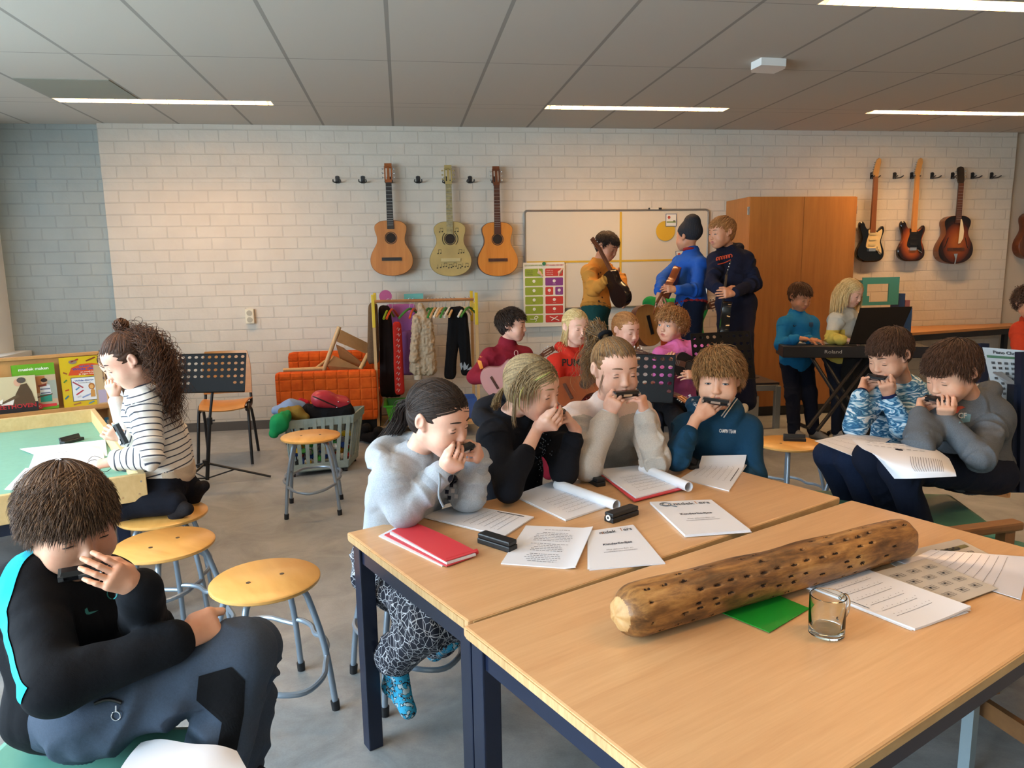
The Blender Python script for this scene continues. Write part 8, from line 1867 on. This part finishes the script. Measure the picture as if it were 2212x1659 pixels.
def lyrics(u0, u1, v0, v1, n=16, seed=2, gap=()):
 rg = random.Random(seed); L_ = []
 for i in range(n):
  if i in gap: continue
  v = v0+(v1-v0)*(i+.5)/n; w_ = rg.uniform(.55, 1)*(u1-u0)/2; c = (u0+u1)/2; a = c-w_
  while a < c+w_: b = a+rg.uniform(.02, .06); L_.append((a, v-.0045, min(b, c+w_), v+.0045)); a = b+.012
 return L_
rf = wthing('red_folder', 'thick red paper folder with white pages, leftmost on the table', 'folder', tuple(Zp(930, 1175, TZ)))
def qp(pts, z): return [Zp(x, y, z) for x, y in pts]
for i, (q, z, mt, th, nm) in enumerate((([(818, 1157), (880, 1126), (1010, 1200), (955, 1222)], TZ+.003, M_paper, .003, 'page'), ([(830, 1155), (885, 1130), (1022, 1202), (965, 1223)], TZ+.0055, pm('c83a44'), .0022, 'cover'), ([(842, 1150), (893, 1129), (1028, 1196), (965, 1215)], TZ+.012, M_paper, .006, 'page'), ([(846, 1146), (893, 1127), (1030, 1191), (963, 1212)], TZ+.0155, mat('folder_red', 'cc3a44', .45), .002, 'cover'))):
 Q = qp(q, z); f = bil(Q); m = MB(); m.sheet(lambda u, v: f(u, v)+Vector((0, 0, .0035*u*math.sin(v*PI))), 8, 8, -th); m.build(nm, mt, rf)
Q1, Q2 = Zp(1030, 1191, TZ+.009), Zp(963, 1212, TZ+.009); m = MB(); T = frame(Q1, Q2-Q1, z=(0, 0, 1)); LL2 = (Q2-Q1).length; m.sheet(lambda u, v: T @ Vector((u*LL2, .007*math.cos(v*PI-PI/2), .0065*math.sin(v*PI-PI/2))), 2, 10, .0012); m.build('folded_edge', mat('folder_red', 'cc3a44', .45), rf)
sheet('stack of sheet music under the elbows of the girl in the grey hoodie', [(911, 1117), (995, 1091), (1154, 1119), (1090, 1161)], TZ, 5, lambda u, v: .004*u*(1-u), prints=[(staves(.12, .95, .42, .90, 6, 3, vert=False, dots=8), M_ink), ([(.9, .55, .93, .9)], M_inkd)])
sheet('sheet music with its top rolled over, before the girl in the black hoodie', [(1112, 1073), (1204, 1040), (1331, 1090), (1222, 1126)], TZ, 6, roll=((1203, 1046), (1332, 1092), .017), prints=[(staves(.15, .9, .35, .9, 6, 5), M_ink)])
sheet('rolled sheet music lying on a red folder, before the girl in the cream sweatshirt', [(1290, 1018), (1388, 1008), (1486, 1050), (1374, 1079)], TZ+.006, 8, roll=((1387, 1010), (1488, 1052), .017), prints=[(staves(.15, .9, .35, .9, 6, 6), M_ink)])
Q = qp([(1290, 1021), (1388, 1010), (1486, 1055), (1370, 1084)], TZ+.005); m = MB(); f = bil(Q); m.sheet(f, 2, 2, .004); o = m.build('red_folder', mat('folder_red', 'cc3a44', .45)); rebase(o, tuple(sum(Q, Vector())/4)); tag(o, 'red folder under the rolled sheet music by the cream sweatshirt girl', 'folder')
sheet('sheet music with a curled right edge, before the boy in petrol blue', [(1470, 1035), (1516, 1006), (1612, 1004), (1575, 1062)], TZ, 4, lambda u, v: .035*max(0, u-.75)**2*16, prints=[(staves(.25, .85, .1, .85, 6, 7), M_ink), ([(.3, .9, .8, .915)], M_inkd)])
sheet('lyrics sheet in the middle between the harmonica case and the white booklet', [(1136, 1137), (1281, 1143), (1243, 1231), (1082, 1219)], TZ, 3, lambda u, v: .006*max(0, u-.85)*6, prints=[(lyrics(.22, .78, .08, .92, 20, 3, (1, 8, 14)), M_ink)])
def booklet(label, q, n, full=True):
 r, o, f = sheet(label, q, TZ, n, group='songbooks with title page on the school tables', name='songbook', cat='songbook')
 Zt = Vector((0, 0, .0009)); K = (lambda x, y: f(x, y)+Zt)
 gm, od, bd = pm('5a5f66'), pm('c4702a'), pm('2c3446')
 def T_(s, cx, cy, h, w_, mt, bold=False): m = MB(); text_mb(m, s, None, h, fn=lambda a, b_: K(cx+a, cy-b_), width=w_, bold=bold); m.build('printed_text', mt, o)
 T_('ntdek', .48 if full else .40, .145, .075, .34, gm, True); T_('ers', .82, .135, .075, .18, gm, True); T_('!', .695, .13, .085, .02, od, True); T_('t', .365 if full else .30, .142, .075, .03, od, True)
 if full: m = MB(); pts = [K(.19+.085*math.cos(a), .115+.055*math.sin(a)) for a in np.linspace(0, 2*PI, 21)[:-1]]; m.tube(pts, .0016, 5, closed=True); m.tube([K(.25, .16), K(.33, .205)], .002, 5); m.tube([K(.19+.05*math.cos(a), .115+.032*math.sin(a)) for a in np.linspace(0, 4.5, 12)], .0011, 5); m.build('magnifier_mark', gm, o)
 T_('Kinderliedjes', .5, .46, .050, .50, bd, True); T_('Met akkoorden en', .5, .595, .030, .42, M_ink); T_('muziekinstrumenten', .5, .645, .030, .52, M_ink); T_('Voor de school', .75, .065, .018, .22, M_ink)
booklet('white songbook title page slightly covered by the lyrics sheet', [(1269, 1150), (1367, 1136), (1437, 1219), (1273, 1233)], 4, False)
booklet('thick white songbook stack lying alone right of the round-ended harmonica case', [(1404, 1089), (1536, 1084), (1621, 1150), (1480, 1161)], 9)
Q = [(1438, 1274), (1541, 1229), (1749, 1315), (1662, 1367)]; Qz = [Zp(x, y, TZ+.002) for x, y in Q]; m = MB(); f = bil(Qz); m.sheet(f, 2, 2, .0014); o = m.build('green_card', mat('green_card', '128a2c', .35)); rebase(o, tuple(sum(Qz, Vector())/4)); tag(o, 'bright green card lying under the log', 'card')
sheet('thick folded sheet music stack beside the glass mug', [(1733, 1268), (1857, 1228), (2096, 1323), (1976, 1363)], TZ, 6, lambda u, v: .016*max(0, v-.0)*u*u*.6, prints=[(staves(.10, .80, .05, .85, 7, 12, dots=10), M_ink), ([(.05, .09, .06, .6)], M_inkd)])
M_sleeve = mat('plastic_sleeve', 'c2bdb4', .18)
def chords(nu, nv, u0=.1, u1=.9, v0=.1, v1=.9):
 L_ = []
 for i in range(nu):
  for j in range(nv):
   u, v = u0+(u1-u0)*(i+.5)/nu, v0+(v1-v0)*(j+.5)/nv; w_, h_ = (u1-u0)/nu*.3, (v1-v0)/nv*.22
   for k in range(4): L_.append((u-w_, v-h_+2*h_*k/3, u+w_, v-h_+2*h_*k/3+.004)); L_.append((u-w_+2*w_*k/3, v-h_, u-w_+2*w_*k/3+.004, v+h_))
   L_.append((u-w_*.3, v-h_*.4, u+w_*.1, v+h_*.2))
 return L_
sheet('piano chord sheet with brown title bar under the other sheets at the right', [(1900, 1205), (2071, 1165), (2212, 1235), (2060, 1290)], TZ, 1, prints=[(chords(3, 6, .12, .95, .3, .98), M_inkd), ([(.35, .16, .95, .24)], pm('6e6a42'))], m_=M_sleeve)
p_ = [o for o in bpy.data.objects if o.name.startswith('sheet_of_paper') and not o.parent][-1]; pg = p_.children[0]
a, b, c_ = Zp(1990, 1200, TZ+.003), Zp(2090, 1178, TZ+.003), Zp(1985, 1185, TZ+.003); ux = (b-a).normalized(); uy = Vector((-ux.y, ux.x, 0)); m = MB(); text_mb(m, 'Piano', None, .026, fn=lambda x, y: a.lerp(b, .5)+ux*x+uy*(y-.012)+Vector((0, 0, .0015)), width=.095, bold=True); m.build('printed_text', M_inkd, pg)
sheet('lined paper in a curling clear sleeve at the right table edge', [(1935, 1212), (2010, 1196), (2225, 1212), (2205, 1296)], TZ+.002, 1, lambda u, v: .012*max(0, u-.6)*2, prints=[([(.05, .1+i*.085, .95, .104+i*.085) for i in range(9)], M_ink)], m_=mat('sleeve_blue', 'cfd0d8', .2))
sheet('guitar chord sheet in a clear plastic sleeve between the music stack and the lined paper', [(1877, 1240), (2001, 1208), (2155, 1272), (2064, 1306)], TZ+.005, 1, prints=[(chords(3, 4, .08, .95, .1, .92), M_inkd)], m_=M_sleeve)
lg0, lg1 = Vector((.425, 1.362, TZ+.056)), Zp(1955, 1160, TZ+.052); b = Blob(.003, .02); d_ = (lg1-lg0).normalized(); b.cone(lg0+d_*.03, lg1-d_*.03, .055, .050, .01)
t = NT('cactus_wood'); v = t.mapn((1, 1, 1)); M4 = frame((0, 0, 0), d_, z=(0, 0, 1)); mp = t.mapn((1, 1, 1), tuple(M4.to_3x3().inverted().to_euler())); mq = t.n('ShaderNodeMapping'); mq.inputs['Scale'].default_value = (5, 24, 24); t.l(mp, mq.inputs[0])
n1_ = t.noise(2.2, 6, mq.outputs[0], .7, .4); n2_ = t.noise(7, 4, mp, .6); t.base(t.ramp(t.math('ADD', t.math('MULTIPLY', n1_, .55), t.math('MULTIPLY', n2_, .45)), [(.40, '4f3520'), (.49, '7a532e'), (.58, 'a27440'), (.70, 'bf965c')])); t.set(Roughness=.35); t.bump(n1_, .3, .004); M_log = t.m
M_end = wood('log_end', 'a37a48', 'c29c68', (20, 20, 20), .6); M_pit = mat('thorn_pit', '2f1d10', .8)
V, Fq = b.mesh(); Vv = Vector; N = normals(V, Fq); ax_ = np.array(d_); rel = V-np.array(lg0); s_ = rel@ax_; rad = rel-s_[:, None]*ax_; rn = rad/(np.linalg.norm(rad, axis=1, keepdims=True)+1e-9)
u_ = np.array(M4.to_3x3().col[1]); w_ = np.array(M4.to_3x3().col[2]); th_ = np.arctan2(rn@w_, rn@u_)
V = V+N*(.0035*vnoise(np.stack([s_*9, np.cos(th_)*1.5, np.sin(th_)*1.5], 1), 4)+.0012*np.sin(th_*7+s_*3))[:, None]
cl = (np.round((s_+.012*np.round(th_/.5))/.045)); ds = (s_-cl*.045+.012*np.round(th_/.5)); dt = th_/.5-np.round(th_/.5); rnd = vnoise(np.stack([cl*3.3, np.round(th_/.5)*5.1, cl*0], 1), 7)
pit = np.clip(1-((ds+rnd*.008)/.013)**2-((dt+rnd*.25)/.12)**2, 0, 1)*(rnd > -.12); Ls = float((lg1-lg0).length); mid_ = (s_ > .03) & (s_ < Ls-.03); V = V-rn*(pit*.006*mid_)[:, None]
fp = (pit*mid_)[Fq].mean(1); fs_ = s_[Fq].mean(1); fr2 = np.linalg.norm(rad, axis=1)[Fq].mean(1)
mi = np.where(fp > .35, 2, np.where(((fs_ < -.012) | (fs_ > Ls+.012)) & (fr2 < .048), 1, 0)); lo_ = wthing('log', 'long knobbly tan wooden log rainstick lying across the near table', 'rainstick', tuple((lg0+lg1)/2)); npmesh('log_body', V, Fq, [M_log, M_end, M_pit], lo_, mi)
t = NT('clear_glass'); t.b.inputs['Transmission Weight'].default_value = 1; t.set(Roughness=.01, IOR=1.46); t.base('f4fafa'); M_gl = t.m
gc = Vector((.838, 1.305, TZ+.001)); mg = wthing('glass_mug', 'empty clear glass mug with handle standing on the near table', 'mug', tuple(gc)); m = MB(); R0 = .0355; HG = .085
prof = [(.0, 0.0), (R0-.004, 0.0), (R0, .003), (R0+.0002, .02), (R0+.0005, HG-.001), (R0-.001, HG), (R0-.0022, HG-.001), (R0-.003, .022), (R0-.006, .0125), (R0-.016, .0105), (.0, .010)]
m.lathe(prof, 48, Matrix.Translation(gc), cap=False); m.build('glass_body', M_gl, mg)
hd_ = Vector((.96, .28, 0)).normalized(); m = MB(); m.tube(catmull([gc+hd_*(R0-.001)+Vector((0, 0, .070)), gc+hd_*(R0+.014)+Vector((0, 0, .074)), gc+hd_*(R0+.024)+Vector((0, 0, .058)), gc+hd_*(R0+.021)+Vector((0, 0, .036)), gc+hd_*(R0+.008)+Vector((0, 0, .020)), gc+hd_*(R0-.001)+Vector((0, 0, .022))], 5), .0042, 12); m.build('handle', M_gl, mg)
M_case = mat('case_black', '16181b', .42)
def case(label, px, py, z, ax2, L_=.118, round_end=False, open_=False):
 c = Zp(px, py, z); a = Zp(*ax2, z); d_ = (a-c); d_.z = 0; T = frame(c, d_, z=(0, 0, 1)); r = wthing('harmonica_case', label, 'harmonica case', tuple(c), 'black plastic harmonica cases'); w, h = .036, .030
 m = MB(); m.box((0, 0, h*.27), (L_, w, h*.54), T, 0, .003)
 m.build('case_bottom', M_case, r)
 m = MB()
 if not open_: m.box((0, 0, h*.78), (L_-.002, w-.002, h*.44), T, 0, .004)
 else: T2 = T @ Matrix.Translation((0, w/2, h*.5)) @ Matrix.Rotation(1.2, 4, 'X'); m.box((0, .002, h*.2), (L_-.002, w-.004, h*.4), T2, 0, .004)
 m.build('case_lid', M_case, r)
 if round_end: m = MB(); m.cyl(T @ Vector((-L_/2-.0004, 0, h*.5)), T @ Vector((-L_/2-.002, 0, h*.5)), .009, n=18); o = m.build('round_label', pm('d8d8d0'), r); m = MB(); m.cyl(T @ Vector((-L_/2-.002, 0, h*.5)), T @ Vector((-L_/2-.0026, 0, h*.5)), .004, n=12); m.build('label_print', M_inkd, o)
 return r
case('closed harmonica case right of the red folder, nearest to the camera', 1074, 1180, TZ, (1112, 1192))
case('harmonica case with a round white label on its end, centre of the table', 1343, 1119, TZ, (1375, 1108), round_end=True)
case('closed harmonica case between the two rolled music sheets', 1281, 1042, TZ, (1300, 1052))
case('opened harmonica case before the boy in petrol blue', 1486, 1006, TZ, (1503, 1016), open_=True)
case('harmonica case lying on the round stool beside the striped-shirt boy', 1716, 952, .46, (1740, 953), open_=True)
case('opened harmonica case on the green tray table behind the papers', 156, 955, TP, (186, 947), open_=True)
case('dark harmonica case in the corner of the tray table by the girl’s hand', 280, 1018, TP, (300, 1022))
def trayq(q): return [Zp(x, y, TP) for x, y in q]
sheet('large white sheet standing folded at the back of the papers on the tray table', [(43, 975), (228, 955), (232, 985), (80, 985)], TP, 1, lambda u, v: .012*(1-v), group='papers on the tray table')
sheet('open song pages curling upwards on the tray table', [(75, 980), (222, 966), (228, 1010), (60, 1018)], TP+.002, 3, lambda u, v: .03*math.sin(u*PI)*(1-v)*.8, group='papers on the tray table', prints=[(lyrics(.05, .55, .25, .9, 7, 5), M_ink)])
sheet('blank white page at the front of the tray table papers', [(55, 1012), (150, 1012), (110, 1062), (10, 1058)], TP+.001, 2, group='papers on the tray table')
gs = wthing('glasses', 'thin dark-rimmed glasses lying by the hand on the tray table', 'glasses', tuple(Zp(215, 1000, TP+.02)))
for px, py in ((200, 1000), (228, 1012)): c = Zp(px, py, TP+.02); m = MB(); m.tube([c+Vector((math.cos(a)*.022, math.sin(a)*.02, .01*math.sin(a))) for a in np.linspace(0, 2*PI, 21)[:-1]], .0014, 6, closed=True); m.build('rim', M_black, gs)
m = MB(); m.tube(catmull([Zp(190, 995, TP+.025), Zp(205, 985, TP+.05), Zp(240, 1000, TP+.03)], 4), .0013, 6); m.build('temple', M_black, gs)
q = [(305, 1606), (512, 1626), (560, 1700), (240, 1690)]; sheet('crumpled white paper lying on the green bench at the bottom edge', q, .53, 2, lambda u, v: .012*math.sin(u*PI)*(1-v)+.004*math.sin(u*9+v*4), group='papers on the benches')
def drape(label, rows, prints=None, seed=1):
 P = [[J(p[0], p[1], p[2]-.05) for p in row] for row in rows]; nr, nc = len(P), len(P[0])
 def f(u, v):
  def cr(pts, t_):
   t_ = min(max(t_, 0), .99999)*(len(pts)-1); i = int(t_); s = t_-i; p1, p2 = pts[i], pts[i+1]; p0 = pts[max(i-1, 0)]; p3 = pts[min(i+2, len(pts)-1)]
   return .5*((2*p1)+(p2-p0)*s+(2*p0-5*p1+4*p2-p3)*s*s+(3*p1-p0-3*p2+p3)*s**3)
  return cr([cr(r_, u) for r_ in P], v)
 c = f(.5, .5); r = wthing('sheet_of_paper', label, 'paper', tuple(c), 'papers on the boys’ laps'); m = MB(); m.sheet(f, 18, 12, -.0012); o = m.build('page', M_paper, r)
 if prints:
  m = MB()
  for (u0, v0, u1, v1) in prints:
   k = max(1, int(abs(u1-u0)*12)); kv = max(1, int(abs(v1-v0)*12))
   for i in range(k):
    for j in range(kv):
     a, b = u0+(u1-u0)*i/k, u0+(u1-u0)*(i+1)/k; e, g_ = v0+(v1-v0)*j/kv, v0+(v1-v0)*(j+1)/kv
     m.add([f(x, y)+Vector((0, 0, .0014))-FWD*.0012 for x, y in ((a, e), (b, e), (b, g_), (a, g_))], [(0, 1, 2, 3)])
  m.build('printed_lines', M_ink, o)
drape('song pages on the knees of the boy in the striped shirt', [[(1840, 936, 3.14), (1875, 940, 3.12), (1925, 948, 3.1)], [(1798, 944, 3.06), (1845, 952, 3.0), (1900, 962, 2.98)], [(1760, 952, 2.98), (1800, 968, 2.90), (1842, 985, 2.84)]], staves(.1, .9, .1, .9, 5, 3))
drape('song pages hanging over the lap of the boy in the mid grey hoodie', [[(1842, 950, 2.78), (1900, 955, 2.76), (1960, 960, 2.74), (2015, 968, 2.72), (2050, 990, 2.66)], [(1862, 968, 2.70), (1910, 976, 2.64), (1965, 985, 2.58), (2025, 992, 2.56), (2060, 1010, 2.54)], [(1890, 984, 2.62), (1920, 1000, 2.55), (1970, 1010, 2.50), (2030, 1012, 2.48), (2064, 1020, 2.48)], [(1932, 1034, 2.54), (1955, 1034, 2.50), (1990, 1033, 2.48), (2030, 1031, 2.47), (2066, 1029, 2.47)]], [(.50+.022*i, .35, .505+.022*i, .78) for i in range(14)]+[(.12+.06*i, .08, .16+.06*i, .088) for i in range(9)]+[(.12+.06*i, .18, .16+.06*i, .188) for i in range(9)])
M_tan = wood('tan_panel', 'b98450', 'cb9860', (2, 14, 14), .45)
ft = wthing('folded_table', 'folded table with tan top and navy braced frame standing behind the bench', 'table', (2.75, 3.0, 0))
q = [J(2075, 870, 3.35), J(2200, 880, 3.15), J(2180, 1075, 3.25), J(2085, 1060, 3.35)]
m = MB(); n_ = (q[1]-q[0]).cross(q[3]-q[0]).normalized()*.01; m.add([p-n_ for p in q]+[p+n_ for p in q], [(0, 1, 2, 3), (7, 6, 5, 4), (0, 4, 5, 1), (1, 5, 6, 2), (2, 6, 7, 3), (3, 7, 4, 0)]); m.build('tabletop', M_tan, ft)
def nbar(a, b, r=.017, nm='frame_bar'): m = MB(); T = frame((a+b)/2, b-a, z=FWD); m.box((0, 0, 0), ((b-a).length, r*2, r*2), T); m.build(nm, M_navy, ft)
nbar(J(2195, 830, 2.98), J(2188, 1062, 3.0), .022, 'leg'); nbar(J(2070, 905, 3.2), J(2200, 908, 3.0)); nbar(J(2160, 960, 3.1), J(2192, 995, 3.02), .013); nbar(J(2110, 942, 3.15), J(2190, 1020, 3.0), .012); nbar(J(2120, 990, 3.15), J(2188, 1050, 3.0), .012); nbar(J(2122, 742, 3.4), J(2118, 900, 3.4), .02, 'leg'); nbar(J(2210, 760, 2.95), J(2206, 1062, 2.98), .02, 'leg')
pc = wthing('chord_poster', 'laminated piano chords sheet with green bar propped up at the right', 'poster', tuple(J(2165, 830, 3.05)))
Q = [J(2122, 750, 3.12), J(2225, 758, 2.96), J(2222, 862, 2.97), J(2148, 862, 3.08)]; f = bil(Q); m = MB(); m.sheet(f, 12, 12, -.002); pg = m.build('page', pm('a9b0b4', .3), pc)
def onq(items, mt, nm='printed_lines'):
 m = MB()
 for (u0, v0, u1, v1) in items: m.add([f(x, y)-FWD*.004 for x, y in ((u0, v0), (u1, v0), (u1, v1), (u0, v1))], [(0, 1, 2, 3)])
 m.build(nm, mt, pg)
onq([(.04, .15, 1, .20)], pm('3a6a48')); onq([(.12+.15*i+.022*k, .27+.1*j, .132+.15*i+.022*k, .32+.1*j) for i in range(6) for j in range(7) for k in range(4)], M_inkd)
m = MB(); text_mb(m, 'Piano Chords', None, .022, fn=lambda x, y: f(.52+x/.3, .11-y/.35)-FWD*.004, width=.19, bold=True); m.build('printed_text', M_inkd, pg)
m = MB(); Q2 = [J(2140, 805, 3.06), J(2160, 803, 3.04), J(2222, 850, 2.95), J(2214, 864, 2.96)]; m.add([p-FWD*.01 for p in Q2], [(0, 1, 2, 3)]); m.build('grey_flap', pm('7c8084', .3), pc)
Q = [J(2150, 862, 3.08), J(2212, 864, 2.98), J(2208, 900, 3.0), J(2158, 890, 3.1)]; m = MB(); f2 = bil(Q); m.sheet(f2, 2, 2, .004); m.build('white_backing', pm('b4bcc2'), pc)
M_arm = wood('armchair_wood', '7a5434', '95693f', (4, 4, 4), .45)
ac = wthing('armchair', 'wooden armchair with green seat behind the right end of the near table', 'armchair', (2.15, 1.9, 0))
A_, B_ = Zp(1990, 1150, .60), Zp(2160, 1128, .60); yv = (B_-A_).normalized(); xv = yv.cross(Vector((0, 0, 1))); sc_ = (A_+B_)/2+xv*.23; sc_.z = 0; Ta = Matrix.Translation(sc_) @ Matrix((xv, yv, Vector((0, 0, 1)))).transposed().to_4x4()
m = MB(); m.box((0, 0, .42), (.42, .42, .06), Ta, 0, .02); m.build('seat', mat('dark_green_vinyl', '35503f', .4), ac)
for x in (-.23, .23):
 m = MB(); m.box((x, 0, .585), (.045, .46, .03), Ta, 0, .008); m.build('armrest', M_arm, ac)
 for y in (-.18, .18): m = MB(); m.box((x, y, .285), (.035, .04, .57), Ta); m.build('leg', M_arm, ac)
m = MB(); m.box((.10, .24, .70), (.30, .03, .2), Ta, 0, .01); m.build('backrest', M_arm, ac)
for y in (-.19, .19): m = MB(); m.box((0, y, .2), (.44, .02, .05), Ta); m.build('stretcher', M_arm, ac)
o_ = Zp(2120, 1440, .36); cushion_bench('cushioned bench just visible beneath the right corner of the near table', (o_.x, o_.y), (.92, .38), None, .9, .4, .42)
for o in bpy.data.objects:
 if '_off' in o: del o['_off']
